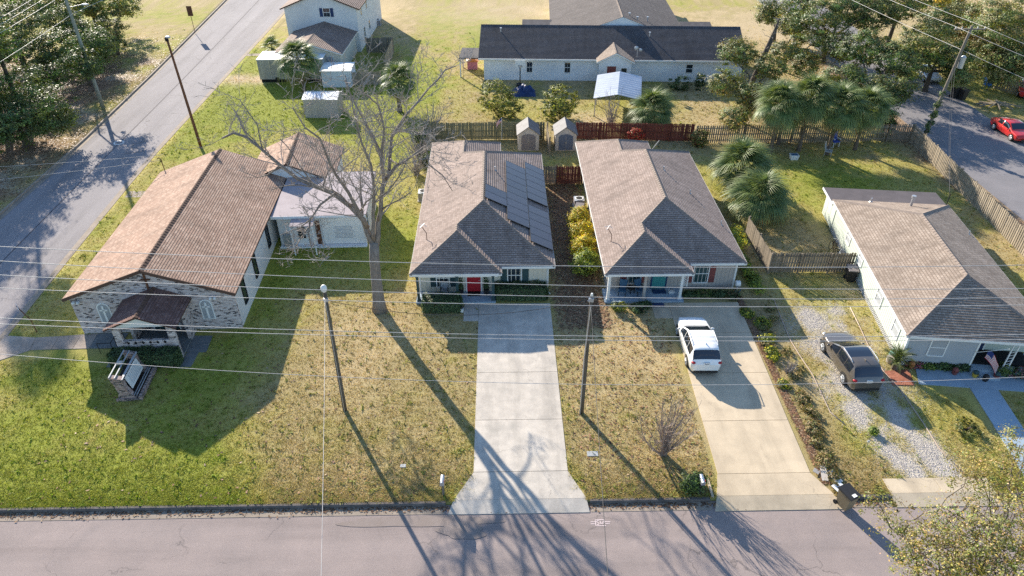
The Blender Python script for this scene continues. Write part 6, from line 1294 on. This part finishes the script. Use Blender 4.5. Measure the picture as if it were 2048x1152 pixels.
Pv, Nv, Cv2, qv = cloud([(.2, 0, 2.6, .3, .3, 1.6), (.0, 0, 1.2, .3, .3, .8), (.4, 0, 4.6, .25, .25, .9)], 2200, 60, .12, 8, .3); V, F, C = leaves_at(Pv, Nv, np.full(2200, .08), DEEP + OAK); npmesh("vine", V, F, m_bush, C, P3)
P4 = pole("street_light", "tall brown street light pole between chapel and side street", -28.22, 63.1, 10.3, .14, .09, m_rust, 0, (-.4, 0), "street light")
MB().bar((-.4, 0, 10.25), (-.15, -.35, 10.35), .07).build("arm", m_rust, P4); MB().ell((-.05, -.5, 10.38), (.24, .18, .1)).build("lamp_head", m_metal, P4, 180); MB().box(-.55, -.3, -.1, .1, 9.9, 10.2).build("ballast_box", m_dark, P4)
P5 = pole("utility_pole", "grey green utility pole among the oaks beyond the side street", -42.1, 73.6, 12.5, .2, .14, m_polec)
MB().box(-1.2, 1.2, -.06, .06, 11.8, 11.93).build("crossarm", m_pole, P5); MB().bar((0, 0, 10.2), (1.5, -.2, 10.5), .06).build("arm", m_metal, P5); MB().ell((1.8, -.2, 10.5), (.4, .17, .1)).build("lamp_head", m_metal, P5, 180)
P6 = pole("utility_pole", "tall utility pole outside the left border carrying the street wires", -37.5, 23.0, 15.3, .19, .13, m_pole); MB().box(-1.2, 1.2, -.07, .07, 13.6, 13.75).build("crossarm", m_pole, P6)
P7 = pole("utility_pole", "tall utility pole outside the right border carrying the street wires", 38.0, 23.0, 13.4, .19, .13, m_pole); MB().box(-1.2, 1.2, -.07, .07, 12.6, 12.75).build("crossarm", m_pole, P7)
WL = ["topmost of the street wires crossing the roofs", "second street wire from the top, crossing the porch eaves", "third street wire from the top, over the porches", "fourth street wire, lowest of the upper bundle", "upper one of the middle pair of street wires", "lower one of the middle pair of street wires", "lowest sagging street wire over the front lawns"]
for k, ys in enumerate(((493, 530, 530), (522, 568, 577), (550, 591, 595), (576, 609, 610), (636, 670, 669), (648, 678, 679), (708, 766, 754))):
    p = [WY(px, yy_, 23.0) for px, yy_ in zip((0, 1024, 2048), ys)]; co = np.polyfit([q[0] for q in p], [q[2] for q in p], 2); xs = np.linspace(-37.5, 38.0, 60)
    t = MB().tube([(x, 23.0, float(np.polyval(co, x))) for x in xs], .013 if k < 6 else .011, 5).build("power_wire", m_wire, None, 180); tag(t, WL[k], "wire", "street wires")
def cable(label, a, b_, sag, r=.012, mat=None, cat="wire", group=None, n=24):
    a, b_ = Vector(a), Vector(b_); t = MB().tube([a.lerp(b_, i/n) - Vector((0, 0, sag*4*(i/n)*(1-i/n))) for i in range(n+1)], r, 4).build("service_wire", mat or m_wire, None, 180); return tag(t, label, cat, group)
cable("dark service cable sagging between the two slim poles", (-8.55, 28.1, 7.5), (4.35, 27.65, 7.7), .95, .016, m_wired)
cable("thin service wire from the slim pole towards the street", (-8.55, 28.1, 7.7), (-4.1, 6, 10.0), .3, .009)
cable("thin service wire from the slim pole down to the red door house", (4.35, 27.7, 7.6), (2.6, 8, 10.5), .2, .011, m_wired)
cable("upper service wire to the chapel's left eave", (-26.9, 53.0, 3.9), (-62, 38, 10), .8, .013); cable("lower service wire to the chapel's left eave", (-26.9, 52.4, 3.7), (-60, 34, 9.5), .8, .013)
cm_ = thing("service_mast", "rusty bent service mast on the chapel's left eave", "mast", (-26.75, 52.3, 2.75)); MB().tube([(0, 0, 0), (-.05, 0, 1.1), (-.2, 0, 1.2), (-.35, 0, 1.08)], .035, 6).build("pipe", m_rust, cm_); MB().cyl(0, 0, -.02, .03, .12, .08, 8).build("flashing", m_rust, cm_)
for k, (dx, z, lab) in enumerate(((-1.1, 11.95, "outer wire along the oaks beyond the side street"), (0, 12.0, "middle wire along the oaks beyond the side street"), (1.1, 11.95, "inner wire along the oaks beyond the side street"), (.2, 9.6, "thick low cable along the wooded side of the side street"))):
    w = cable(lab, (-42.1+dx, 73.6, z), (-42.6+dx, 12, z+.3), 1.1, .018, None, "wire", "wires along the side street"); w2 = MB().tube([(-42.1+dx, 73.6+6*i, z - .02*i*(11-i)) for i in range(12)], .018, 4).build("wire_span", m_wire, w)
for k, (a, lab) in enumerate((((40.4, 63.6, 10.6), "left wire from the leaning pole over the back street"), ((42.9, 63.6, 10.6), "right wire from the leaning pole over the back street"), ((41.6, 63.6, 8.6), "low cable from the leaning pole over the red car"))):
    w = cable(lab, a, (a[0]+13, 30, a[2]-.5), .9, .015, None, "wire", "wires of the leaning pole"); MB().tube([(a[0]-.4*i, a[1]+5*i, a[2]-.015*i*(11-i)) for i in range(12)], .015, 4).build("wire_span", m_wire, w)
for k, (a, lab) in enumerate((((41.3, 63.6, 8.0), "upper drop wire from the leaning pole to the sage house mast"), ((41.3, 63.6, 7.2), "lower drop wire from the leaning pole to the sage house mast"))): cable(lab, a, (33.1, 46.0, 3.4), .5, .009, m_wired, "wire", "drop wires of the sage house")

# ------------------------------------------------------------------ street furniture
MX = thing("mailbox", "grey mailbox on a short post at the kerb left of the pale drive", "mailbox", (-2.88, 22.3, 0)); MB().box(-.05, .05, -.05, .05, 0, 1.0).build("post", m_pole, MX)
def mbox(parent, mat): 
    o = MB().ext([(-.1, 0, 0), (.1, 0, 0), (.1, 0, .13)] + [(.1*cos(a), 0, .13+.1*sin(a)) for a in np.linspace(.3, pi-.3, 6)] + [(-.1, 0, .13)], (0, .5, 0)).build("box", mat, parent, 40); o.location = (0, -.28, 1.0); MB().box(.1, .115, .1, .14, .05, .25).build("flag", m_red, o); return o
mbox(MX, m_metal)
MX2 = thing("mailbox", "black mailbox in the ivy clump at the kerb left of the buff drive", "mailbox", (9.45, 22.1, 0)); MB().box(-.06, .06, -.06, .06, 0, 1.05).build("post", m_black, MX2); mbox(MX2, m_alu)
def bin_(label, x, y, rz, body, lid, group, sc=1.0):
    t = thing("wheelie_bin", label, "bin", (x, y, 0), rz, group); t.scale = (sc, sc, sc)
    MB().frus((0, 0), .24, .28, .06, .31, .36, .98).build("body", body, t)
    MB().add([(-.34, -.42, .98), (.34, -.42, .98), (.34, .4, 1.02), (-.34, .4, 1.02), (-.32, -.4, 1.04), (.32, -.4, 1.04), (.32, .38, 1.1), (-.32, .38, 1.1)], [(0,3,2,1),(4,5,6,7),(0,1,5,4),(1,2,6,5),(2,3,7,6),(3,0,4,7)]).build("lid", lid, t)
    for s in (-1, 1): MB().tube([(s*.25, .3, .12), (s*.31, .3, .12)], .12, 10).build("wheel", m_rubber, t)
    MB().tube([(-.26, .46, .95), (.26, .46, .95)], .02, 6).build("handle", m_black, t); return t
m_binb = pm("bin_olive_tan", (.21, .165, .10), (.17, .13, .08), rough=.6, fine=.1)
b0 = bin_("tan wheelie bin with dark lid standing at the kerb by the buff drive", 16.2, 21.3, radians(24), m_binb, m_black, "wheelie bins"); MB().box(-.1, .12, -.36, -.2, 1.048, 1.062).build("sticker", m_white, b0)
bin_("black wheelie bin beside the alley air conditioner", 6.25, 49.2, radians(-15), m_black, m_plasticd, "wheelie bins")
bin_("black wheelie bin before the picket fence at the sage house wall", 24.1, 40.0, radians(-8), m_black, m_plasticd, "wheelie bins")
x_, y_ = G(1908, 195); bin_("left one of two dark bins on the far verge of the back street", x_, y_, .4, m_black, m_black, "wheelie bins", 1.1)
x_, y_ = G(1922, 199); bin_("right one of two dark bins on the far verge of the back street", x_, y_, .3, m_black, m_black, "wheelie bins", 1.1)
def ac(label, x, y, s=.8, rz=0):
    t = thing("air_conditioner", label, "air conditioner", (x, y, 0), rz, "outdoor air conditioners"); MB().box(-s/2-.08, s/2+.08, -s/2-.08, s/2+.08, 0, .06).build("pad", m_conc, t); MB().box(-s/2, s/2, -s/2, s/2, .06, .75).build("case", m_metal, t); MB().cyl(0, 0, .751, .79, s*.42, s*.42, 16).build("fan_ring", m_white, t); MB().cyl(0, 0, .791, .80, s*.32, s*.32, 16).build("fan_grille", m_dark, t)
    lv = MB()
    for i in range(8): lv.box(-s/2-.012, s/2+.012, -s/2-.012, s/2+.012, .12+i*.075, .15+i*.075)
    lv.build("louvres", m_plasticd, t); return t
ac("grey air conditioner in the alley between the twin houses", 6.4, 50.9); ac("grey air conditioner at the left wall of the house with solar panels", -6.3, 52.4); x_, y_ = G(755, 50); ac("grey air conditioner beside the white two-storey house", x_, y_, .95)
x_, y_ = G(1185, 908); tag(MB((x_, y_, 0)).box(x_-.28, x_+.28, y_-.16, y_+.16, -.02, .035).build("meter_cover", m_shade), "pale water meter cover in the lawn between the driveways", "meter cover").location = (x_, y_, 0)
x_, y_ = G(806, 932); tag(MB((x_, y_, 0)).box(x_-.14, x_+.14, y_-.1, y_+.1, -.02, .03).build("meter_cover", m_shade), "small white valve cover in the lawn left of the pale drive", "meter cover").location = (x_, y_, 0)
x_, y_ = G(237, 283); mh = struct(MB().tube([(x_, y_, RZ+.006), (x_, y_, RZ+.012)], .5, 24).build("manhole_ring", m_white), "pale round manhole in the side street"); struct(MB().tube([(x_, y_, RZ+.012), (x_, y_, RZ+.016)], .36, 24).build("manhole_lid", m_asphalt2))
# sprayed utility mark on the asphalt
mk = MB(); m_pink = pm("pink_road_paint", (.72, .58, .56), (.5, .42, .41), scale=14, rough=.9)
def stroke(p, w=.035):
    for a, b_ in zip(p[:-1], p[1:]):
        d = Vector((b_[0]-a[0], b_[1]-a[1])).normalized(); u = Vector((-d.y, d.x))*w/2; z = RZ+.007
        mk.poly([(4.5+a[0]-u.x, 20.67+a[1]-u.y, z), (4.5+b_[0]-u.x, 20.67+b_[1]-u.y, z), (4.5+b_[0]+u.x, 20.67+b_[1]+u.y, z), (4.5+a[0]+u.x, 20.67+a[1]+u.y, z)])
for p in ([(-.2, -.17), (.27, -.17)], [(-.22, .16), (.22, .16)], [(-.2, .16), (-.2, -.17)], [(.23, .16), (.23, -.02)], [(-.43, .05), (-.22, .05)], [(-.43, -.06), (-.22, -.06)], [(.25, .05), (.5, .05)], [(.25, -.05), (.47, -.04)],
          [(-.02, .1), (-.12, .12), (-.14, .04), (-.04, -.02), (-.06, -.11), (-.15, -.1)], [(.02, .1), (.05, -.1), (.09, .03), (.13, -.1), (.17, .1)]): stroke(p)
struct(mk.build("road_marking", m_pink), "pink sprayed utility mark on the asphalt before the pale drive")
# stop sign post, brown sign
SS = thing("street_sign", "thin leaning sign post seen edge-on at the chapel path", "sign", (-29.1, 35.3, 0)); MB().tube([(0, 0, 0), (0, 0, .95), (-.55, .1, 2.0)], .03, 6).build("post", m_rust, SS)
sg = MB().ext([(.3*cos(a), 0, .3*sin(a)) for a in [pi/8+k*pi/4 for k in range(8)]], (0, .02, 0)).build("plate", m_alu, SS); sg.location = (-.52, .1, 1.85); sg.rotation_euler = (0, -.45, radians(-50))
x_, y_ = G(390, 65); BS = thing("street_sign", "brown sign plate on a slim post beyond the side street", "sign", (x_, y_, 0)); MB().tube([(0, 0, 0), (0, 0, 2.6)], .035, 6).build("post", m_rust, BS); MB().box(-.35, .35, -.02, .02, 2.2, 3.5).build("plate", m_rust, BS)
# chapel sign
CS = thing("chapel_sign", "brick planter sign with white lettered panel on the chapel lawn", "sign", (-20.9, 30.35, 0), radians(4))
m_brick2 = brick_mat("rosy_mottled_brick", [(0, (.06, .045, .04)), (.3, (.26, .16, .13)), (.55, (.40, .29, .25)), (.8, (.30, .19, .16))], (.40, .35, .32))
for y0, y1 in ((-1.2, -.9), (.95, 1.2)): MB().ext([(-.62, y0, 0), (.6, y0, 0), (.3, y0, .3), (.08, y0, .75), (.02, y0, 1.3), (.06, y0, 1.48), (-.62, y0, 1.66), (-.46, y0, 1.0), (-.4, y0, .5)], (0, y1-y0, 0)).build("brick_pier", m_brick2, CS)
MB().box(-.42, -.05, -.89, .94, .1, 1.2).build("sign_box", m_dark, CS)
sp_ = MB().ext([(.02, -.84, 1.28), (.02, .88, 1.28), (.22, .88, .5), (.22, -.84, .5)], (.03, 0, .01)).build("sign_panel", m_white, CS)
lt = MB()
for i in range(6):
    r = random.Random(i+5); a = -.65+r.uniform(0, .15); t0 = .12+i*.13; x0, z0 = .02+.2*t0+.034, 1.28-.78*t0+.012; x1, z1 = x0+.2*.055, z0-.78*.055
    while a < .65: l_ = r.uniform(.07, .18); lt.poly([(x0, a, z0), (x0, a+l_, z0), (x1, a+l_, z1), (x1, a, z1)]); a += l_+.04
lt.build("lettering", m_greyw, sp_)
for x, z, w in ((-.58, 1.64, .03), (-.3, 1.58, .03), (.03, 1.44, .06)): MB().box(x-w, x+w, -1.18, 1.18, z, z+.05).build("top_rail", m_shade, CS)
MB().box(-.58, -.3, -.05, .2, 1.6, 1.7).build("lamp_box", m_plasticb, CS)
MB().box(.62, .78, -1.3, 1.3, 0, .28).build("planter_wall", m_brick2, CS); MB().box(-.62, .61, -1.3, -1.21, 0, .16).build("planter_end", m_brick2, CS)
for x in (.38, .52): MB().box(x-.02, x+.02, -1.18, 1.18, .3, .34).build("planter_rail", m_shade, CS)
MB().box(-.1, .61, -1.19, 1.19, 0, .14).build("soil", m_mulch, CS)

# ------------------------------------------------------------------ porch and yard things
def chair(label, x, y, z, rz, seat, frame, group=None, sc=1.0):
    t = thing("garden_chair", label, "chair", (x, y, z), rz, group); t.scale = (sc, sc, sc)
    MB().box(-.25, .25, -.25, .25, .38, .45).build("seat", seat, t); MB().add([(-.25, .2, .45), (.25, .2, .45), (.25, .34, 1.0), (-.25, .34, 1.0), (-.25, .26, .45), (.25, .26, .45), (.25, .40, 1.0), (-.25, .40, 1.0)], [(0,1,2,3),(7,6,5,4),(0,4,5,1),(1,5,6,2),(2,6,7,3),(3,7,4,0)]).build("backrest", seat, t)
    for a in (-.23, .23):
        for b_ in (-.22, .24): MB().box(a-.02, a+.02, b_-.02, b_+.02, 0, .39).build("leg", frame, t)
        MB().box(a-.03, a+.03, -.24, .28, .6, .64).build("armrest", frame, t)
    return t
m_patt = pm("patterned_cushion", (.5, .5, .5), (.06, .07, .08), scale=9, rough=.9); m_blue = pm("blue_fabric", (.035, .09, .16), (.05, .12, .2), rough=.8)
chair("porch chair with black and white patterned cushion by the red door", -3.75, 38.45, .13, 0, m_patt, m_black); 
for x, lab in ((-2.66, "potted topiary left of the red door"), (-.98, "potted topiary right of the red door")):
    t = thing("potted_topiary", lab, "plant", (x, 38.75, .13), 0, "topiaries flanking the red door"); MB().frus((0, 0), .13, .13, 0, .18, .18, .38).build("pot", m_black, t); MB().cyl(0, 0, .36, .8, .02, .02, 6).build("stem", m_bark2, t)
    Pt, Nt, _, _ = cloud([(0, 0, .62, .17, .17, .16), (0, 0, 1.0, .15, .15, .15), (0, 0, 1.3, .11, .11, .12)], 900, 60, .04, 3, .7); V, F, C = leaves_at(Pt, Nt, np.full(900, .045), DEEP); npmesh("foliage", V, F, m_bush, C, t)
def mat_(label, x, y, w, d, z): tag(MB((x, y, z)).box(x-w/2, x+w/2, y-d/2, y+d/2, z, z+.018).build("doormat", m_navy if "teal" in label else m_dark), label, "doormat").location = (x, y, z)
mat_("dark doormat before the red door", -1.8, 38.72, .85, .5, .131); mat_("dark doormat before the teal door", 10.65, 38.75, .9, .5, .131); mat_("dark mat at the top of the walk to the teal door porch", 10.35, 37.35, .8, .45, .031)
t = thing("garden_gnome_pot", "small white pot beside the hedge of the red door walk", "pot", (-2.55, 36.9, 0)); MB().frus((0, 0), .08, .08, 0, .13, .13, .3).build("pot", m_white, t); MB().ell((0, 0, .36), (.11, .11, .12)).build("plant", m_black, t)
chair("left blue porch chair at the teal door house", 8.1, 38.45, .13, radians(-15), m_blue, m_black, "blue porch chairs"); chair("right blue porch chair at the teal door house", 9.25, 38.5, .13, radians(20), m_blue, m_black, "blue porch chairs")
t = thing("porch_table", "small dark round table between the blue porch chairs", "table", (8.68, 38.55, .13)); MB().cyl(0, 0, .48, .52, .28, .28, 14).build("table_top", m_black, t); MB().cyl(0, 0, 0, .48, .03, .03, 6).build("leg", m_black, t)
t = thing("shoe_tray", "white basket beside the teal door on the porch", "basket", (11.45, 38.6, .131)); MB().frus((0, 0), .16, .12, 0, .22, .16, .16).build("basket", m_white, t); MB().tube([(-.2, 0, .15), (0, 0, .34), (.2, 0, .15)], .015, 5).build("handle", m_black, t)
t = thing("hose_reel", "white hose reel at the taupe house's right corner", "hose reel", (15.95, 38.9, 0)); MB().cyl(0, 0, 0, .5, .05, .05, 8).tube([(-.15, 0, .62), (.15, 0, .62)], .2, 14).build("drum", m_white, t); MB().tube([(.18*cos(a), .18*sin(a)*.3-.25, .3+.18*sin(a)) for a in np.linspace(0, 6.2, 14)], .025, 5).build("hose", m_blue, t)
# flags
m_fw = pm("flag_white", (.72, .70, .68), rough=.8); m_fr = pm("flag_red", (.45, .03, .04), rough=.8); m_fb = pm("flag_blue", (.03, .05, .18), rough=.8)
def flag(parent, p, w, h, droop=.3, ang=0.0):
    mb = MB(); n = 10; s = 13
    def P(u, v): return (p[0] + cos(ang)*w*u*.8 + .03*sin(u*7+v*2), p[1] + sin(ang)*w*u*.8 + .05*sin(u*9+v), p[2] - h*v - droop*u*u)
    for i in range(n):
        for j in range(s):
            m = 2 if (i < n*.4 and j < 7) else (1 if j % 2 == 0 else 0); u0, u1, v0, v1 = i/n, (i+1)/n, j/s, (j+1)/s
            mb.add([P(u0, v0), P(u1, v0), P(u1, v1), P(u0, v1)], [(0,1,2,3)], m)
    return mb.build("cloth", [m_fw, m_fr, m_fb], parent)
F1 = thing("flag", "striped flag hanging on a slanted staff at the sage house porch", "flag", (27.55, 30.35, 1.5)); MB().tube([(-.3, .3, -.1), (.75, -.55, .85)], .015, 6).build("staff", m_white, F1); flag(F1, (.1, 0, .3), .95, .62, .75, radians(-40))
F2 = thing("flag", "small striped flag on the greenish fence post", "flag", (.25, 64.15, 0)); MB().tube([(0, 0, 0), (0, 0, 2.35)], .02, 6).build("staff", m_white, F2); flag(F2, (0, -.02, 2.3), .7, .42, .55, radians(200))
# pots and ornaments at the sage house
for k, (x, y, m_, lab) in enumerate(((24.05, 30.95, pm("orange_glaze", (.4, .16, .05), rough=.5), "orange pot at the lattice corner by the sago palm"), (27.35, 30.1, pm("yellow_glaze", (.5, .35, .05), rough=.5), "yellow flower pot on the walk by the flag"), (27.75, 29.75, m_black, "black planter at the edge of the flag porch"), (28.5, 29.95, m_dkred, "red clay pot at the foot of the porch posts"), (26.3, 30.35, m_dkred, "red brown pot with small plant along the lattice"))):
    t = thing("flower_pot", lab, "pot", (x, y, .035), 0, "flower pots of the sage house"); MB().cyl(0, 0, 0, .26, .12, .18, 10).build("pot", m_, t); MB().ell((0, 0, .33), (.17, .17, .13), 8, 5).build("plant", m_teal if k % 2 else m_, t)
t = thing("hose_pile", "coiled green hose heap at the corner of the sage house", "hose", (23.5, 31.85, 0)); m = MB()
for k in range(7): m.tube([((.34-.01*k)*cos(a)+.03*sin(3*a+k), (.34-.01*k)*sin(a), .05+.07*k+.04*sin(2*a+k)) for a in np.linspace(0, 6.28, 18)], .03, 5)
m.build("coils", pm("green_hose", (.05, .22, .18), (.2, .4, .36), scale=12, rough=.5), t)
t = thing("water_tub", "pale round tub beside the green hose heap", "tub", (23.05, 31.5, 0)); MB().cyl(0, 0, 0, .38, .2, .24, 12).build("tub", m_plasticb, t)
for k, pts in enumerate((((1548, 600), (1556, 622), (1580, 680), (1602, 716), (1625, 750), (1660, 825), (1690, 850)), ((1700, 615), (1722, 660), (1740, 700), (1768, 745), (1800, 780), (1845, 845), (1880, 900), (1932, 952)))):
    t = tag(MB().tube([(*G(*p), .03) for p in pts], .03, 6).build("lawn_edging", pm("pale_edging", (.46, .37, .30), (.34, .26, .2), rough=.8), None, 180), ("white plastic edging between planting strip and gravel", "white plastic edging between gravel and the sage house lawn")[k], "edging", "white lawn edgings")
def bike(label, x, y, rz, lean, col):
    t = thing("bicycle", label, "bicycle", (x, y, 0), rz, "bicycles at the sage house"); t.rotation_euler = (lean, 0, rz)
    for v in (-.5, .5):
        w = MB().tube([(v+.31*cos(a), 0, .33+.31*sin(a)) for a in np.linspace(0, 2*pi, 22)], .022, 6, cap=False).build("wheel", m_rubber, t); s = MB()
        for k in range(8): a = k*pi/4; s.bar((v, 0, .33), (v+.3*cos(a), 0, .33+.3*sin(a)), .008)
        s.build("spokes", m_alu, w)
    MB().tube([(-.5, 0, .33), (-.12, 0, .8), (.36, 0, .78), (0, 0, .3), (-.5, 0, .33)], .02, 6).tube([(-.12, 0, .85), (0, 0, .3)], .02, 6).tube([(.5, 0, .33), (.36, 0, .78), (.33, 0, .98)], .018, 6).build("frame", col, t); MB().ell((-.14, 0, .9), (.13, .06, .04)).build("saddle", m_black, t); MB().tube([(.3, -.26, 1.0), (.35, 0, .98), (.3, .26, 1.0)], .015, 6).build("handlebar", m_alu, t)
bike("brown bicycle leaning on the sage house wall behind the fence", 24.25, 43.6, radians(85), .22, m_rust); bike("white framed bicycle in front of the brown bicycle", 24.0, 42.3, radians(70), .25, m_white)
# yard clutter under the palms
x_, y_ = G(1587, 318); t = thing("plastic_tub", "blue tub with white front on the shaded lawn under the palms", "tub", (x_, y_, 0)); MB().frus((0, 0), .3, .24, 0, .38, .3, .45).build("tub", m_white, t); MB().box(-.3, .3, -.22, .22, .451, .46).build("lid", m_blue, t)
x_, y_ = G(1668, 292); chair("folding chair with blue webbing under the palms", x_, y_, 0, radians(10), pm("blue_webbing", (.04, .08, .35), rough=.7), m_white, None, 1.25)
x_, y_ = G(1655, 312); chair("tipped pale metal chair beside the palm trunks", x_, y_, .02, radians(60), m_shade, m_metal, None, 1.2)
t = thing("hammock_stand", "pale slanted arms of a hammock stand behind the teal door house", "hammock stand", (12.9, 60.6, 0))
for s in (-1, 1): MB().tube([(s*.7, 0, .08), (s*1.15, 0, .5), (s*1.75, 0, 1.45)], .035, 6).build("arm", m_shade, t); MB().tube([(s*.7, -.6, .05), (s*.7, .6, .05)], .03, 6).build("foot", m_shade, t)
MB().tube([(-.7, 0, .08), (.7, 0, .08)], .035, 6).build("base_bar", m_shade, t)
# behind the fences
x_, y_ = G(1040, 172); t = thing("basketball_hoop", "basketball hoop with pale backboard before the long white house", "basketball hoop", (x_, y_, 0)); MB().tube([(0, 0, 0), (0, 0, 2.6)], .06, 8).build("post", m_dark, t); MB().box(-.55, .55, -.2, -.16, 2.2, 3.0).build("backboard", m_white, t); MB().tube([(.22*cos(a), -.44+.22*sin(a), 2.4) for a in np.linspace(0, 6.28, 16)], .02, 5).build("rim", m_rust, t); MB().box(-.4, .4, -.3, .5, 0, .2).build("base", m_black, t)
x_, y_ = G(1048, 187); t = thing("tarp_pile", "heap covered with a blue tarpaulin under the basketball hoop", "tarpaulin", (x_, y_, 0)); r = random.Random(2); mb = MB(); N_ = 14
Z = [[(sin(pi*i/N_)**.6*sin(pi*j/N_)**.6)*(.8+.28*sin(i*1.3+j*.7)+r.uniform(-.12, .12)) for j in range(N_+1)] for i in range(N_+1)]
mb.add([((i/N_-.5)*2.6+r.uniform(-.05, .05), (j/N_-.5)*2.2+r.uniform(-.05, .05), Z[i][j]) for i in range(N_+1) for j in range(N_+1)], [(i*(N_+1)+j, (i+1)*(N_+1)+j, (i+1)*(N_+1)+j+1, i*(N_+1)+j+1) for i in range(N_) for j in range(N_)]); mb.build("tarp", pm("blue_tarp", (.02, .05, .15), (.015, .03, .09), scale=2, rough=.5), t, 60)
t = thing("carport", "corrugated steel carport roof in sunlight before the long white house", "carport", (12.6, 73.0, 0), radians(-10)); mb = MB(); n = 44
vs_ = []
for i in range(n+1):
    y = -3.6 + 7.2*i/n; z = .05*sin(i*pi/2)
    vs_ += [(-2.4, y, 2.05+z-.02), (0, y, 2.55+z), (2.4, y, 2.1+z)]
mb.add(vs_, [(3*i, 3*i+1, 3*i+4, 3*i+3) for i in range(n)] + [(3*i+1, 3*i+2, 3*i+5, 3*i+4) for i in range(n)]).build("roof_sheet", m_steel, t)
for x in (-2.2, 2.2):
    for y in (-3.3, 0, 3.3): MB().box(x-.05, x+.05, y-.05, y+.05, 0, 2.05).build("post", m_metal, t)
x_, y_ = G(945, 140); t = thing("playhouse", "pink and orange plastic playhouse by the long white house's porch", "playhouse", (x_, y_+.6, 0)); MB().box(-.6, .6, -.5, .5, 0, 1.0).build("wall", pm("pink_plastic", (.55, .2, .25), rough=.5), t); MB().ext([(-.75, -.6, .95), (.75, -.6, .95), (0, -.6, 1.5)], (0, 1.2, 0)).build("roof", pm("orange_plastic", (.6, .22, .08), rough=.5), t)
t = thing("cardboard_heap", "flattened white cardboard lying behind the kerbside bin", "cardboard", (16.35, 23.0, 0)); 
for k, (x, y, a, w, h) in enumerate(((0, 0, .3, .5, .8), (.05, -.7, .5, .55, .6), (-.4, .2, -.2, .3, .9), (-.75, .3, .9, .25, .3))):
    o = MB().box(-w/2, w/2, -h/2, h/2, 0, .02).build("sheet", m_white if k < 2 else m_plasticb, t); o.location = (x, y, .04+.025*k); o.rotation_euler = (.06*k, -.08, a)
x_, y_ = G(1733, 893); t = thing("garden_light", "small pale solar light stake on the strip left of the gravel", "garden light", (x_, y_, 0)); MB().cyl(0, 0, 0, .35, .02, .02, 6).build("stake", m_alu, t); MB().cyl(0, 0, .35, .45, .07, .04, 8).build("cap", m_shade, t)
# beyond the back street
x_, y_ = G(1992, 212); t = thing("lumber_pile", "pile of pale poles and boards on the verge above the red car", "lumber", (x_, y_, 0))
for k in range(11): a = k*.57; MB().bar((-.3*cos(a), -.3*sin(a), .12+.04*k), (2.6*cos(a)*(.6+.04*k), 2.0*sin(a)*.7, .08+.05*(k % 4)), .12).build("pole", m_fencep, t)
picket_fence("picket_fence", "far picket fence under the trees at the right border", G(1990, 178), G(2046, 195), 1.5, m_fencep, .15, .1, group="far fences")
x_, y_ = G(1972, 178); chair("blue chair on the far verge by the lumber pile", x_, y_, 0, .6, pm("bright_blue_plastic", (.05, .2, .5), rough=.4), m_blue, None, 1.3)
x_, y_ = G(2042, 205); car("parked_car", "red vehicle cut by the right border beyond the far fence", "car", x_+2, y_+2.5, radians(150), SED, m_pr, m_cg, m_metal, {}, "parked cars")
x_, y_ = G(1893, 12); t = thing("yellow_container", "yellow skip far away at the top edge", "skip", (x_, y_, 0)); MB().frus((0, 0), 1.6, 1.0, .1, 2.0, 1.3, 1.5).build("body", pm("yellow_paint", (.5, .33, .03), rough=.5), t); MB().box(-2.05, 2.05, -1.35, -1.25, 1.4, 1.55).build("rim", m_dark, t)
